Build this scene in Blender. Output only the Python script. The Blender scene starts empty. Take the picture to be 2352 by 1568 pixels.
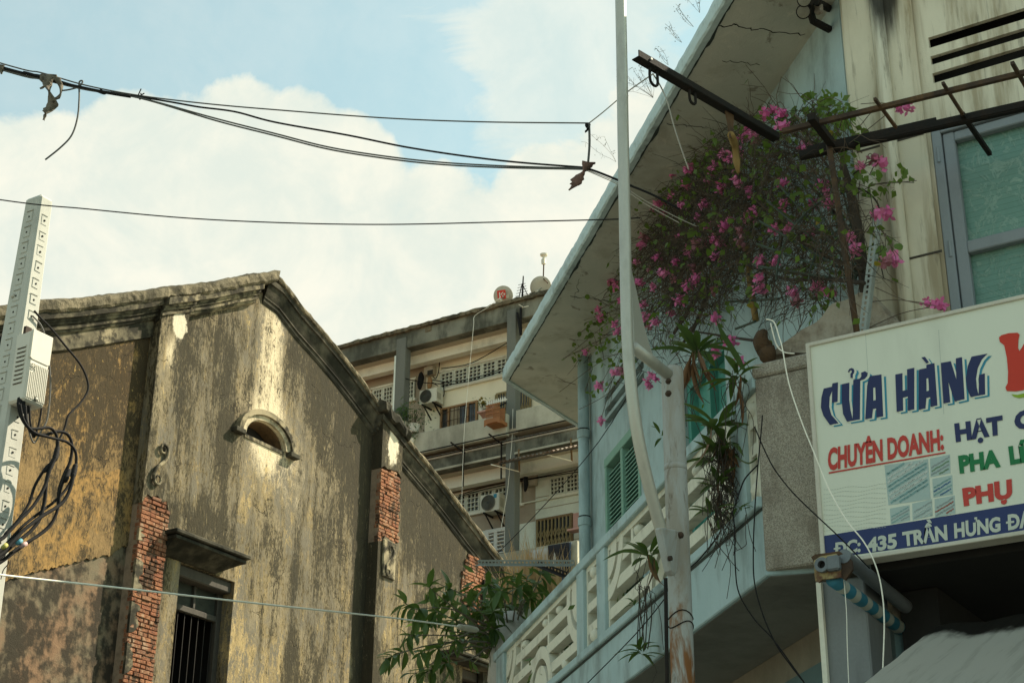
import bpy, bmesh, math, random
from math import sin, cos, pi, radians, sqrt, atan2
from mathutils import Vector, Matrix, Quaternion, noise
from mathutils.geometry import tessellate_polygon

random.seed(7)
sc = bpy.context.scene
COL = sc.collection

# ---------------------------------------------------------------- camera, sky, sun, exposure
F, PITCH, ROLL, HEAD = 3774.69, radians(24.3517), radians(0.49794), radians(57.8452)
EYE = Vector((0, 0, 1.6))
FW = Vector((sin(HEAD) * cos(PITCH), cos(HEAD) * cos(PITCH), sin(PITCH)))
RT0 = Vector((cos(HEAD), -sin(HEAD), 0))
UP0 = RT0.cross(FW)
RT = cos(ROLL) * RT0 + sin(ROLL) * UP0
UP = -sin(ROLL) * RT0 + cos(ROLL) * UP0
cam = bpy.data.cameras.new('camera')
cam.sensor_width = 36.0
cam.lens = F / 2352 * 36.0
cam.clip_start, cam.clip_end = 0.1, 2000
camo = bpy.data.objects.new('camera', cam)
COL.objects.link(camo)
camo.matrix_world = Matrix.Translation(EYE) @ Matrix((RT, UP, -FW)).transposed().to_4x4()
sc.camera = camo

SUN_AZ, SUN_EL = radians(123), radians(43)
SUN_DIR = Vector((sin(SUN_AZ) * cos(SUN_EL), cos(SUN_AZ) * cos(SUN_EL), sin(SUN_EL)))
sun = bpy.data.lights.new('sun', 'SUN')
sun.energy = 5.0
sun.angle = radians(0.5)
sun.color = (1.0, 0.88, 0.70)
suno = bpy.data.objects.new('sun', sun)
COL.objects.link(suno)
suno.rotation_euler = SUN_DIR.to_track_quat('Z', 'Y').to_euler()
suno.location = (0, 0, 40)

sc.view_settings.view_transform = 'Standard'
sc.view_settings.look = 'None'
sc.view_settings.gamma = 1.0
sc.view_settings.use_curve_mapping = False
sc.view_settings.exposure = 1.08
sc.render.engine = 'CYCLES'
sc.cycles.max_bounces = 6
sc.cycles.use_denoising = True

def ray(u, v):
    return (FW * F + RT * (u - 1176) - UP * (v - 784))

class NT:
    """small node-tree writer"""
    def __init__(self, tree):
        self.t = tree
        tree.nodes.clear()
    def n(self, kind, **kw):
        nd = self.t.nodes.new(kind)
        ins = kw.pop('i', {})
        for k, v in kw.items():
            setattr(nd, k, v)
        for k, v in ins.items():
            self.set(nd.inputs[k], v)
        return nd
    def set(self, sock, v):
        if hasattr(v, 'is_output') or hasattr(v, 'links'):
            self.t.links.new(v, sock)
        elif hasattr(v, 'outputs'):
            self.t.links.new(v.outputs[0], sock)
        else:
            if sock.type == 'RGBA' and len(v) == 3:
                v = (*v, 1)
            sock.default_value = v
    def math(self, op, a, b=0.0, c=None, clamp=False):
        nd = self.n('ShaderNodeMath', operation=op, use_clamp=clamp)
        self.set(nd.inputs[0], a)
        self.set(nd.inputs[1], b)
        if c is not None:
            self.set(nd.inputs[2], c)
        return nd.outputs[0]
    def ss(self, x, a, b, lo=0.0, hi=1.0):
        nd = self.n('ShaderNodeMapRange', interpolation_type='SMOOTHSTEP')
        for k, v in zip(range(5), (x, a, b, lo, hi)):
            self.set(nd.inputs[k], v)
        return nd.outputs[0]
    def mix(self, f, a, b, blend='MIX'):
        nd = self.n('ShaderNodeMix', data_type='RGBA', blend_type=blend)
        self.set(nd.inputs[0], f)
        self.set(nd.inputs[6], a)
        self.set(nd.inputs[7], b)
        return nd.outputs[2]
    def pos(self, scale=(1, 1, 1), loc=(0, 0, 0)):
        g = self.n('ShaderNodeNewGeometry')
        m = self.n('ShaderNodeMapping')
        self.set(m.inputs[0], g.outputs['Position'])
        m.inputs['Scale'].default_value = scale
        m.inputs['Location'].default_value = loc
        return m.outputs[0]
    def noise(self, vec, scale, detail=4, rough=0.55, dist=0.0):
        nd = self.n('ShaderNodeTexNoise', i={'Vector': vec, 'Scale': scale, 'Detail': detail, 'Roughness': rough, 'Distortion': dist})
        return nd.outputs['Fac']

world = bpy.data.worlds.new('World')
sc.world = world
world.use_nodes = True
w = NT(world.node_tree)
sky = w.n('ShaderNodeTexSky', sky_type='NISHITA', sun_disc=False, sun_elevation=SUN_EL, sun_rotation=SUN_AZ,
          air_density=1.0, dust_density=2.0, ozone_density=1.0)
tc = w.n('ShaderNodeTexCoord').outputs['Generated']
nrm = w.n('ShaderNodeVectorMath', operation='NORMALIZE', i={0: tc}).outputs[0]
big = w.noise(nrm, 3.2, 4, 0.5)
fine = w.noise(nrm, 16.0, 9, 0.62, 0.4)
billow = w.noise(nrm, 42.0, 6, 0.6, 0.2)
def blob(u, v, r, soft=0.5):
    d = ray(u, v).normalized()
    dot = w.n('ShaderNodeVectorMath', operation='DOT_PRODUCT', i={0: nrm, 1: tuple(d)}).outputs['Value']
    return w.ss(dot, cos(r / F), cos(r * (1 - soft) / F))
# cumulus banks (direction on the sky, angular radius)
CL = [(450, 620, 470, .35), (120, 520, 300, .35), (720, 480, 300, .4), (560, 300, 170, .6), (300, 330, 170, .6), (1270, 560, 270, .45), (1000, 640, 330, .4),
      (700, 290, 130, .6), (780, 380, 180, .5), (60, 760, 560, .3), (1250, 420, 150, .7), (1750, 900, 900, .3)]
acc = None
for b in CL:
    o = blob(*b)
    acc = o if acc is None else w.math('MAXIMUM', acc, o)
veil = w.math('ADD', blob(1400, 180, 430, .9), w.math('MULTIPLY', blob(1180, 60, 300, .9), .3))
dens = w.math('ADD', w.math('MULTIPLY', acc, 0.64), w.math('MULTIPLY', w.math('SUBTRACT', fine, .5), 0.85))
dens = w.math('ADD', dens, w.math('MULTIPLY', w.math('SUBTRACT', billow, .5), 0.24))
dens = w.math('ADD', dens, w.math('MULTIPLY', w.math('SUBTRACT', big, .45), 0.5))
cl = w.ss(dens, 0.17, 0.50)
wisp = w.noise(w.n('ShaderNodeMapping', i={0: nrm, 'Scale': (1, 1, 3.0)}).outputs[0], 9.0, 7, 0.6, 0.6)
cl2 = w.math('MULTIPLY', w.ss(w.math('ADD', w.math('MULTIPLY', veil, .35), wisp), 0.45, 0.85), 0.75)
cl = w.math('MAXIMUM', cl, cl2)
shade = w.ss(w.math('ADD', w.math('MULTIPLY', billow, .25), w.math('MULTIPLY', fine, .85)), 0.36, 0.74)
ccol = w.mix(shade, (0.80, 0.87, 0.78), (1.0, 0.985, 0.84))
haze = w.math('ADD', 0.34, w.math('MULTIPLY', big, 0.15))
bg1 = w.n('ShaderNodeBackground', i={'Color': w.mix(1.0, sky.outputs[0], (0.73, 1.07, 0.84), 'MULTIPLY'), 'Strength': 0.115})
bg2 = w.n('ShaderNodeBackground', i={'Color': ccol, 'Strength': 0.47})
fac = w.math('MAXIMUM', cl, haze)
mx = w.n('ShaderNodeMixShader', i={0: fac, 1: bg1.outputs[0], 2: bg2.outputs[0]})
w.n('ShaderNodeOutputWorld', i={0: mx.outputs[0]})

# ---------------------------------------------------------------- geometry helpers
def on_plane(u, v, n, d):
    r = ray(u, v)
    n = Vector(n)
    return EYE + r * ((d - n.dot(EYE)) / n.dot(r))
def PX(u, v, X): return on_plane(u, v, (1, 0, 0), X)
def PY(u, v, Y): return on_plane(u, v, (0, 1, 0), Y)
def PZ(u, v, Z): return on_plane(u, v, (0, 0, 1), Z)
S2 = 2 ** -0.5
def PK(u, v, k): return on_plane(u, v, (-S2, S2, 0), k)       # plane parallel to the chamfered front
def PD(u, v, d):                                              # point at horizontal distance d
    r = ray(u, v)
    return EYE + r * (d / sqrt(r.x * r.x + r.y * r.y))
def CH(t, k, z): return Vector(((t - k) * S2, (t + k) * S2, z))
def TK(p): return (p.x + p.y) * S2
V3 = Vector
EX, EY, EZ = V3((1, 0, 0)), V3((0, 1, 0)), V3((0, 0, 1))
ED, EN = V3((S2, S2, 0)), V3((-S2, S2, 0))                      # along / out of the chamfered front

class MB:
    def __init__(self):
        self.v, self.f = [], []
    def prism(self, pts, vec):
        vec = V3(vec); b = len(self.v); n = len(pts)
        self.v += [V3(p) for p in pts] + [V3(p) + vec for p in pts]
        self.f.append(tuple(range(b, b + n)))
        self.f.append(tuple(range(b + 2 * n - 1, b + n - 1, -1)))
        for i in range(n):
            j = (i + 1) % n
            self.f.append((b + i, b + n + i, b + n + j, b + j))
        return self
    def holed(self, loops, vec):
        vec = V3(vec); b = len(self.v); pts = [V3(p) for l in loops for p in l]; n = len(pts)
        tri = tessellate_polygon([[V3(p) for p in l] for l in loops])
        self.v += pts + [p + vec for p in pts]
        for t in tri:
            self.f.append(tuple(b + i for i in t))
            self.f.append(tuple(b + n + i for i in reversed(t)))
        o = b
        for l in loops:
            m = len(l)
            for i in range(m):
                j = (i + 1) % m
                self.f.append((o + i, o + n + i, o + n + j, o + j))
            o += m
        return self
    def poly(self, pts):
        b = len(self.v); self.v += [V3(p) for p in pts]; self.f.append(tuple(range(b, b + len(pts)))); return self
    def box(self, c, x, y, z):
        """box centred at c with full edge vectors x, y, z"""
        c, x, y, z = V3(c), V3(x), V3(y), V3(z)
        p = c - x / 2 - y / 2 - z / 2
        return self.prism([p, p + x, p + x + y, p + y], z)
    def abox(self, lo, hi):
        lo, hi = V3(lo), V3(hi)
        return self.box((lo + hi) / 2, EX * (hi.x - lo.x), EY * (hi.y - lo.y), EZ * (hi.z - lo.z))
    def bar(self, a, b, w, h, up=EZ):
        a, b = V3(a), V3(b); d = b - a; s = d.cross(V3(up)).normalized(); u = s.cross(d).normalized()
        return self.box((a + b) / 2, d, s * w, u * h)
    def tube(self, pts, r, n=8, cap=True):
        pts = [V3(p) for p in pts]; m = len(pts); b = len(self.v)
        rs = r if isinstance(r, (list, tuple)) else [r] * m
        d0 = (pts[1] - pts[0]).normalized()
        s = d0.orthogonal().normalized()
        for i, p in enumerate(pts):
            d = (pts[min(i + 1, m - 1)] - pts[max(i - 1, 0)])
            if d.length > 1e-9:
                d.normalize(); s = (s - d * s.dot(d))
                s = s.normalized() if s.length > 1e-6 else d.orthogonal().normalized()
            t = d.cross(s)
            for k in range(n):
                a = 2 * pi * k / n
                self.v.append(p + (s * cos(a) + t * sin(a)) * rs[i])
        for i in range(m - 1):
            for k in range(n):
                q = (k + 1) % n
                self.f.append((b + i * n + k, b + i * n + q, b + (i + 1) * n + q, b + (i + 1) * n + k))
        if cap:
            self.f.append(tuple(range(b + n - 1, b - 1, -1)))
            self.f.append(tuple(range(b + (m - 1) * n, b + m * n)))
        return self
    def lathe(self, c, axis, prof, n=16, squash=None):
        """prof: list of (radius, height along axis)"""
        c, axis = V3(c), V3(axis).normalized(); s = axis.orthogonal().normalized(); t = axis.cross(s); b = len(self.v); m = len(prof)
        for r, h in prof:
            for k in range(n):
                a = 2 * pi * k / n
                self.v.append(c + axis * h + (s * cos(a) + t * sin(a)) * max(r, 1e-4))
        for i in range(m - 1):
            for k in range(n):
                q = (k + 1) % n
                self.f.append((b + i * n + k, b + i * n + q, b + (i + 1) * n + q, b + (i + 1) * n + k))
        self.f.append(tuple(range(b + n - 1, b - 1, -1)))
        self.f.append(tuple(range(b + (m - 1) * n, b + m * n)))
        return self
    def ball(self, c, r, n=10, sq=(1, 1, 1)):
        c = V3(c); b = len(self.v); m = n // 2
        for i in range(m + 1):
            th = pi * i / m
            for k in range(n):
                a = 2 * pi * k / n
                self.v.append(c + V3((sin(th) * cos(a) * sq[0], sin(th) * sin(a) * sq[1], cos(th) * sq[2])) * r)
        for i in range(m):
            for k in range(n):
                q = (k + 1) % n
                self.f.append((b + i * n + k, b + (i + 1) * n + k, b + (i + 1) * n + q, b + i * n + q))
        return self
    def sweep(self, path, prof, closed_ends=True, jitter=0.0):
        """prof: list of 2-D offsets (a,b); path: list of (point, axis a, axis b)"""
        b = len(self.v); n = len(prof); m = len(path)
        for p, ax, bx in path:
            for a, c in prof:
                j = V3((random.uniform(-1, 1), random.uniform(-1, 1), random.uniform(-1, 1))) * jitter
                self.v.append(p + ax * a + bx * c + j)
        for i in range(m - 1):
            for k in range(n):
                q = (k + 1) % n
                self.f.append((b + i * n + k, b + i * n + q, b + (i + 1) * n + q, b + (i + 1) * n + k))
        if closed_ends:
            self.f.append(tuple(range(b + n - 1, b - 1, -1)))
            self.f.append(tuple(range(b + (m - 1) * n, b + m * n)))
        return self
    def mesh(self, name, mat, o=V3((0, 0, 0)), smooth=False, fix=True):
        me = bpy.data.meshes.new(name)
        me.from_pydata([tuple(p - o) for p in self.v], [], self.f)
        if fix:
            bm = bmesh.new(); bm.from_mesh(me)
            bmesh.ops.recalc_face_normals(bm, faces=bm.faces)
            bm.to_mesh(me); bm.free()
        if smooth:
            me.polygons.foreach_set('use_smooth', [True] * len(me.polygons))
        me.materials.append(mat)
        return me
    def build(self, name, mat, parent=None, smooth=False, fix=True, bevel=0.0, loc=None, label=None, stuff=False):
        base = origin(parent) if parent is not None else V3(loc or (0, 0, 0))
        o = bpy.data.objects.new(name, self.mesh(name, mat, base, smooth, fix))
        COL.objects.link(o)
        if parent is not None:
            o.parent = parent
        else:
            o.location = base
        if bevel:
            md = o.modifiers.new('bevel', 'BEVEL'); md.width = bevel; md.segments = 1; md.limit_method = 'ANGLE'; md.angle_limit = radians(40)
        if label: o['label'] = label
        if stuff: o['kind'] = 'stuff'
        return o

def origin(o):
    p = V3(o.location)
    while o.parent is not None:
        o = o.parent; p = p + V3(o.location)
    return p
def tag(o, label, cat, group=None):
    o['label'] = label; o['category'] = cat
    if group: o['group'] = group
    return o
def thing(name, label, cat, loc, group=None):
    o = bpy.data.objects.new(name, None); COL.objects.link(o)
    o.location = loc; o.empty_display_size = 0.2
    return tag(o, label, cat, group)
def piece(name, me, parent, loc, rot=None, scale=None):
    """one more object that shares mesh data; loc in world axes"""
    o = bpy.data.objects.new(name, me); COL.objects.link(o); o.parent = parent
    o.location = V3(loc) - origin(parent)
    if rot is not None:
        o.rotation_mode = 'QUATERNION'; o.rotation_quaternion = rot
    if scale is not None:
        o.scale = scale if hasattr(scale, '__len__') else (scale,) * 3
    return o
def catmull(p, k=6):
    p = [V3(q) for q in p]; out = []
    for i in range(len(p) - 1):
        a, b, c, d = p[max(i - 1, 0)], p[i], p[i + 1], p[min(i + 2, len(p) - 1)]
        for j in range(k):
            t = j / k
            out.append(0.5 * ((2 * b) + (c - a) * t + (2 * a - 5 * b + 4 * c - d) * t * t + (3 * b - a - 3 * c + d) * t ** 3))
    out.append(p[-1]); return out
def frame_quat(x, y):
    """rotation whose local x,y axes follow the given directions"""
    x = V3(x).normalized(); z = x.cross(V3(y)).normalized(); y = z.cross(x)
    return Matrix((x, y, z)).transposed().to_quaternion()
# ---------------------------------------------------------------- materials
def mat(name, build):
    m = bpy.data.materials.new(name); m.use_nodes = True
    t = NT(m.node_tree)
    build(t)
    return m
def out(t, col, rough=0.85, bump=None, bstr=0.3, bdist=0.02, metal=0.0, spec=0.3, **kw):
    b = t.n('ShaderNodeBsdfPrincipled', i={'Base Color': col, 'Roughness': rough, 'Metallic': metal, 'Specular IOR Level': spec, **kw})
    if bump is not None:
        bp = t.n('ShaderNodeBump', i={'Strength': bstr, 'Distance': bdist, 'Height': bump})
        t.set(b.inputs['Normal'], bp.outputs[0])
    t.n('ShaderNodeOutputMaterial', i={0: b.outputs[0]})
    return b
def weathered(name, col, dirt, amt=0.5, scale=2.0, streak=1.0, fine=40, bstr=0.25, rough=0.85, metal=0.0, spec=0.3, col2=None, lo=.42, hi=.72, tone=.25, bdist=.01):
    def f(t):
        p = t.pos((1, 1, 1 / streak))
        n1 = t.noise(p, scale, 6, .62)
        n2 = t.noise(t.pos((1, 1, 1 / max(1, streak / 2)), (5, 3, 1)), scale * 3.3, 5, .6)
        nf = t.noise(t.pos(), fine, 3, .6)
        base = col
        if col2 is not None:
            base = t.mix(t.ss(t.noise(t.pos((1, 1, 1), (9, 2, 4)), scale * .6, 4, .6), .4, .62), col, col2)
        k = t.math('MULTIPLY', t.ss(t.math('ADD', t.math('MULTIPLY', n1, .65), t.math('MULTIPLY', n2, .35)), lo, hi), amt)
        c = t.mix(k, base, dirt)
        g = t.math('ADD', 1 - tone / 2, t.math('MULTIPLY', nf, tone))
        c = t.mix(1.0, c, t.n('ShaderNodeCombineColor', i={0: g, 1: g, 2: g}).outputs[0], 'MULTIPLY')
        out(t, c, rough, t.math('ADD', t.math('MULTIPLY', n2, .6), t.math('MULTIPLY', nf, .4)), bstr, bdist, metal, spec)
    return mat(name, f)
def gauss(t, x, z, cx, cz, rx, rz):
    a = t.math('POWER', t.math('DIVIDE', t.math('SUBTRACT', x, cx), rx), 2)
    b = t.math('POWER', t.math('DIVIDE', t.math('SUBTRACT', z, cz), rz), 2)
    return t.math('EXPONENT', t.math('MULTIPLY', t.math('ADD', a, b), -1))

PILA = (PY(903, 1025, 18.45).x, PY(903, 1025, 18.45).z)
PILB = (PY(412, 745, 18.45).x, PY(412, 745, 18.45).z)
def old_plaster(name, left=False):
    """lime plaster of the gable: ochre wash, grey weathering, black mould, peeled pale scabs"""
    def f(t):
        A, Mu = (lambda a, b: t.math('ADD', a, b)), (lambda a, b: t.math('MULTIPLY', a, b))
        g = t.n('ShaderNodeNewGeometry').outputs['Position']
        sep = t.n('ShaderNodeSeparateXYZ', i={0: g}); x, z = sep.outputs[0], sep.outputs[2]
        broad = t.noise(t.pos((1, 1, .55)), 0.9, 6, .62, .6)
        strk = t.noise(t.pos((1, 1, .12), (3, 0, 7)), 3.2, 8, .68, .3)
        strk2 = t.noise(t.pos((1, 1, .20), (8, 1, 2)), 8.5, 7, .72, .25)
        blot = t.noise(t.pos((1, 1, .75), (1, 4, 2)), 2.3, 9, .70, .9)
        scab = t.noise(t.pos((1, 1, .5), (4, 7, 3)), 10.0, 7, .74, .6)
        g2 = t.noise(t.pos((1, 1, .38), (2, 2, 2)), 30, 5, .78)
        grain = t.noise(t.pos(), 75, 3, .7)
        fuzz = A(Mu(t.math('SUBTRACT', g2, .5), .50), Mu(t.math('SUBTRACT', grain, .5), .12))
        wob = t.n('ShaderNodeVectorMath', operation='ADD', i={0: t.pos((1, 1, 1)), 1: t.n('ShaderNodeVectorMath', operation='SCALE', i={0: t.n('ShaderNodeTexNoise', i={'Vector': t.pos(), 'Scale': 2.5, 'Detail': 4}).outputs['Color'], 'Scale': .55}).outputs[0]}).outputs[0]
        vor = t.n('ShaderNodeTexVoronoi', feature='DISTANCE_TO_EDGE', i={'Vector': wob, 'Scale': .85})
        crack = Mu(t.ss(vor.outputs['Distance'], .0015, .006, 1, 0), t.ss(broad, .51, .55))
        if left:
            ochre = t.mix(t.ss(A(blot, fuzz), .47, .56), (.31, .185, .066), (.235, .15, .065))
            col = t.mix(t.ss(A(t.noise(t.pos((1, 1, .8), (6, 1, 1)), .9, 4, .5, .3), Mu(fuzz, .15)), .50, .515), ochre, (.235, .155, .070))   # later patch repairs
            top = t.ss(z, 9.2, 12.4)
            md = A(A(Mu(scab, .40), Mu(blot, .60)), A(fuzz, Mu(top, .13)))
            col = t.mix(Mu(t.ss(md, .40, .58), .65), col, (.090, .063, .032))
            col = t.mix(Mu(t.ss(md, .525, .60), .85), col, (.038, .029, .017))
            col = t.mix(Mu(t.ss(A(strk, A(fuzz, Mu(top, .10))), .55, .63), .7), col, (.050, .038, .022))
            col = t.mix(Mu(t.ss(A(scab, Mu(fuzz, .5)), .64, .67), .75), col, (.44, .29, .10))
        else:
            col = t.mix(t.ss(A(broad, fuzz), .44, .56), (.145, .128, .095), (.25, .205, .13))
            low = t.ss(z, 12.0, 9.5)
            oc = A(A(Mu(strk2, .5), Mu(blot, .5)), A(fuzz, Mu(low, .035)))
            col = t.mix(Mu(t.ss(oc, .515, .585), .85), col, (.42, .31, .145))
            pale = A(gauss(t, x, z, 21.35, 13.9, .42, 1.9), Mu(gauss(t, x, z, 21.2, 12.35, 1.0, .75), .6))
            pale = A(pale, Mu(gauss(t, x, z, 20.2, 14.6, .6, .25), .5))
            pale = A(pale, Mu(gauss(t, x, z, 22.3, 11.4, .5, 1.2), .35))
            pale = A(pale, Mu(gauss(t, x, z, 18.5, 12.9, .25, .5), .9))
            pale = A(pale, gauss(t, x, z, 24.75, 13.1, .25, .55))
            pm_ = A(A(Mu(pale, .25), fuzz), A(Mu(strk, .55), Mu(blot, .45)))
            col = t.mix(Mu(t.ss(pm_, .58, .70), .9), col, (.62, .525, .36))
            col = t.mix(Mu(t.ss(A(A(Mu(scab, .6), Mu(blot, .4)), Mu(fuzz, .6)), .575, .605), .8), col, (.52, .39, .18))
            col = t.mix(Mu(t.ss(A(A(Mu(scab, .5), Mu(strk2, .5)), Mu(fuzz, .6)), .60, .635), .75), col, (.58, .52, .38))
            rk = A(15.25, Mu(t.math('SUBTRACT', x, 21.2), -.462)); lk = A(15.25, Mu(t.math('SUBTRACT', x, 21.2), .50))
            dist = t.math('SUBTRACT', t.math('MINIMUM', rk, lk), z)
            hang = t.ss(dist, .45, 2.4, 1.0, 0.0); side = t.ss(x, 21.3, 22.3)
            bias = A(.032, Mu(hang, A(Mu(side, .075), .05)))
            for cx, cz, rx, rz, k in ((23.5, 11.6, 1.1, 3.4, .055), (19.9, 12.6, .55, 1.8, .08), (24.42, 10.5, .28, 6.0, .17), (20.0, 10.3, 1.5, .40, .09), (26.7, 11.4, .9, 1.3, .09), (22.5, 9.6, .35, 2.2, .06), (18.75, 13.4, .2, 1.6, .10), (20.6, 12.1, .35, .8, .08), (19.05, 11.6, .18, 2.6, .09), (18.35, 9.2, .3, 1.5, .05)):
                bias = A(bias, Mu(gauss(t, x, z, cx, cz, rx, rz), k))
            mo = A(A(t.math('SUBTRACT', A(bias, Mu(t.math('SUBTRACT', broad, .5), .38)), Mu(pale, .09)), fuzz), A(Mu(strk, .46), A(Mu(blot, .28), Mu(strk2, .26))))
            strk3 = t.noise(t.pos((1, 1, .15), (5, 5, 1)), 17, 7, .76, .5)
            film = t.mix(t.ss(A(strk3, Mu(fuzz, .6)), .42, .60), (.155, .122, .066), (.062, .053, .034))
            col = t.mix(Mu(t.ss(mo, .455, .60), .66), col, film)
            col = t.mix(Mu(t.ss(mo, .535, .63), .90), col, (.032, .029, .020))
            col = t.mix(Mu(t.ss(A(strk3, Mu(fuzz, .5)), .57, .66), .40), col, (.060, .050, .032))
            col = t.mix(Mu(t.ss(A(strk3, Mu(fuzz, .5)), .41, .34), .28), col, (.46, .36, .20))
            wp = A(gauss(t, x, z, PILA[0], PILA[1], .20, .42), gauss(t, x, z, PILB[0], PILB[1], .20, .30))
            wp = A(wp, A(Mu(fuzz, 1.1), Mu(t.math('SUBTRACT', scab, .5), 1.2)))
            col = t.mix(Mu(t.ss(wp, .40, .58), .9), col, (.60, .54, .41))
        col = t.mix(Mu(t.ss(A(g2, Mu(t.math('SUBTRACT', blot, .5), .5)), .60, .70), .6), col, (.055, .045, .029))
        col = t.mix(Mu(crack, .8), col, (.03, .025, .017))
        gg = A(.74, Mu(grain, .52))
        col = t.mix(1.0, col, t.n('ShaderNodeCombineColor', i={0: gg, 1: gg, 2: gg}).outputs[0], 'MULTIPLY')
        h = A(A(Mu(scab, .9), Mu(g2, .5)), t.math('SUBTRACT', Mu(grain, .15), Mu(crack, .5)))
        out(t, col, .95, h, .7, .03, spec=.1)
    return mat(name, f)
M = {}
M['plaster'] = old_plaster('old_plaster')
M['ochre'] = old_plaster('ochre_plaster', True)
M['base_plaster'] = weathered('grey_base_plaster', (.15, .125, .082), (.030, .026, .019), .92, 1.9, 2.2, 55, .6, .95, col2=(.20, .125, .075), lo=.45, hi=.56, spec=.1, bdist=.03)
M['coping'] = weathered('mouldy_coping', (.19, .16, .105), (.045, .040, .027), .9, 3.2, 1, 45, 1.0, .95, col2=(.12, .104, .07), lo=.44, hi=.60, spec=.1, bdist=.03)
M['mould'] = weathered('black_moulding', (.060, .055, .040), (.016, .016, .012), .95, 1.6, 1, 60, .6, .95, col2=(.11, .098, .07), lo=.34, hi=.60, spec=.1, bdist=.02)
M['cornice'] = weathered('stained_cornice', (.31, .26, .165), (.026, .024, .018), .95, 2.0, 1, 60, .6, .95, col2=(.11, .097, .065), lo=.42, hi=.54, spec=.1, bdist=.02)
M['mortar'] = weathered('lime_mortar', (.25, .185, .13), (.07, .055, .04), .6, 6, 1, 80, .6, .95, spec=.1)
def brickmat(t):
    oi = t.n('ShaderNodeObjectInfo').outputs['Random']
    n = t.noise(t.pos(), 34, 6, .7); n2 = t.noise(t.pos((1, 1, .6), (2, 5, 1)), 4.5, 7, .68, .4); n3 = t.noise(t.pos((1, 1, 1), (7, 5, 1)), 70, 3, .7)
    r = t.n('ShaderNodeValToRGB', i={0: oi})
    e = r.color_ramp.elements; e[0].color = (.24, .105, .058, 1); e[1].color = (.36, .19, .105, 1)
    for p, c in ((.22, (.34, .145, .075, 1)), (.45, (.27, .105, .058, 1)), (.66, (.39, .18, .09, 1)), (.82, (.20, .10, .065, 1))):
        q = e.new(p); q.color = c
    c = t.mix(t.math('MULTIPLY', t.ss(n, .38, .66), .6), r.outputs[0], (.135, .068, .042))
    fz = t.math('MULTIPLY', t.math('SUBTRACT', n, .5), .3)
    c = t.mix(t.math('MULTIPLY', t.ss(t.math('ADD', n2, fz), .50, .60), .85), c, (.040, .033, .024))
    c = t.mix(t.math('MULTIPLY', t.ss(t.math('ADD', n2, fz), .43, .35), .6), c, (.40, .30, .205))
    gg = t.math('ADD', .66, t.math('MULTIPLY', n3, .48))
    c = t.mix(1.0, c, t.n('ShaderNodeCombineColor', i={0: gg, 1: gg, 2: gg}).outputs[0], 'MULTIPLY')
    out(t, c, .95, t.math('ADD', n, t.math('MULTIPLY', n3, .4)), .9, .02, spec=.1)
M['brick'] = mat('red_brick', brickmat)
M['dark'] = weathered('unlit_dark', (.018, .017, .015), (.008, .008, .007), .5, 2, 1, 40, .1, .9)  # near-black colour carries the shade of unlit rooms, slots and holes
M['oldwood'] = weathered('old_wood', (.060, .052, .040), (.022, .020, .016), .7, 6, 4, 60, .4, .85)
M['greyglass'] = weathered('dusty_glass', (.04, .042, .033), (.018, .018, .015), .7, 5, 1, 40, .1, .8, spec=.1)
M['iron'] = weathered('black_iron', (.017, .016, .014), (.035, .022, .014), .6, 9, 1, 60, .4, .85, spec=.15)
M['rust'] = weathered('rusty_iron', (.055, .036, .024), (.018, .015, .013), .75, 7, 2, 70, .5, .85, col2=(.11, .062, .027))
M['blue'] = weathered('pale_blue_paint', (.345, .455, .455), (.17, .20, .185), .75, 1.9, 4.0, 50, .2, .75, col2=(.375, .485, .485), lo=.46, hi=.66, tone=.12)
M['fascia'] = weathered('fascia_blue_paint', (.46, .555, .545), (.17, .20, .185), .75, 5.0, 1.5, 60, .3, .8, lo=.48, hi=.72, tone=.15)
M['bluedark'] = weathered('drain_mould', (.05, .06, .052), (.02, .024, .02), .6, 8, 1, 60, .3, .9)
def soffit(t):
    n1 = t.noise(t.pos(), 1.0, 6, .6, .4); n2 = t.noise(t.pos((1, 1, 1), (3, 3, 0)), 4.5, 7, .68, .8); n3 = t.noise(t.pos((1, 1, 1), (1, 8, 0)), 2.2, 6, .62, .5)
    nf = t.noise(t.pos(), 55, 3, .6)
    c = t.mix(t.ss(n1, .38, .65), (.45, .455, .38), (.53, .52, .43))
    c = t.mix(t.math('MULTIPLY', t.ss(n3, .50, .68), .55), c, (.30, .275, .205))
    c = t.mix(t.math('MULTIPLY', t.ss(n2, .58, .68), .7), c, (.16, .135, .095))
    c = t.mix(t.math('MULTIPLY', t.ss(n2, .40, .32), .5), c, (.62, .59, .48))
    out(t, c, .9, t.math('ADD', n2, t.math('MULTIPLY', nf, .25)), .35, .02, spec=.15)
M['soffit'] = mat('stained_soffit', soffit)
M['slabsoffit'] = weathered('balcony_soffit', (.19, .185, .155), (.08, .075, .06), .6, 1.2, 1, 50, .2, .9)
M['under'] = weathered('beige_wall', (.22, .195, .145), (.10, .085, .06), .6, 1.5, 2, 50, .2, .9)
M['teal'] = weathered('teal_dado', (.10, .155, .155), (.05, .07, .07), .5, 2, 1, 50, .2, .85)
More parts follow.
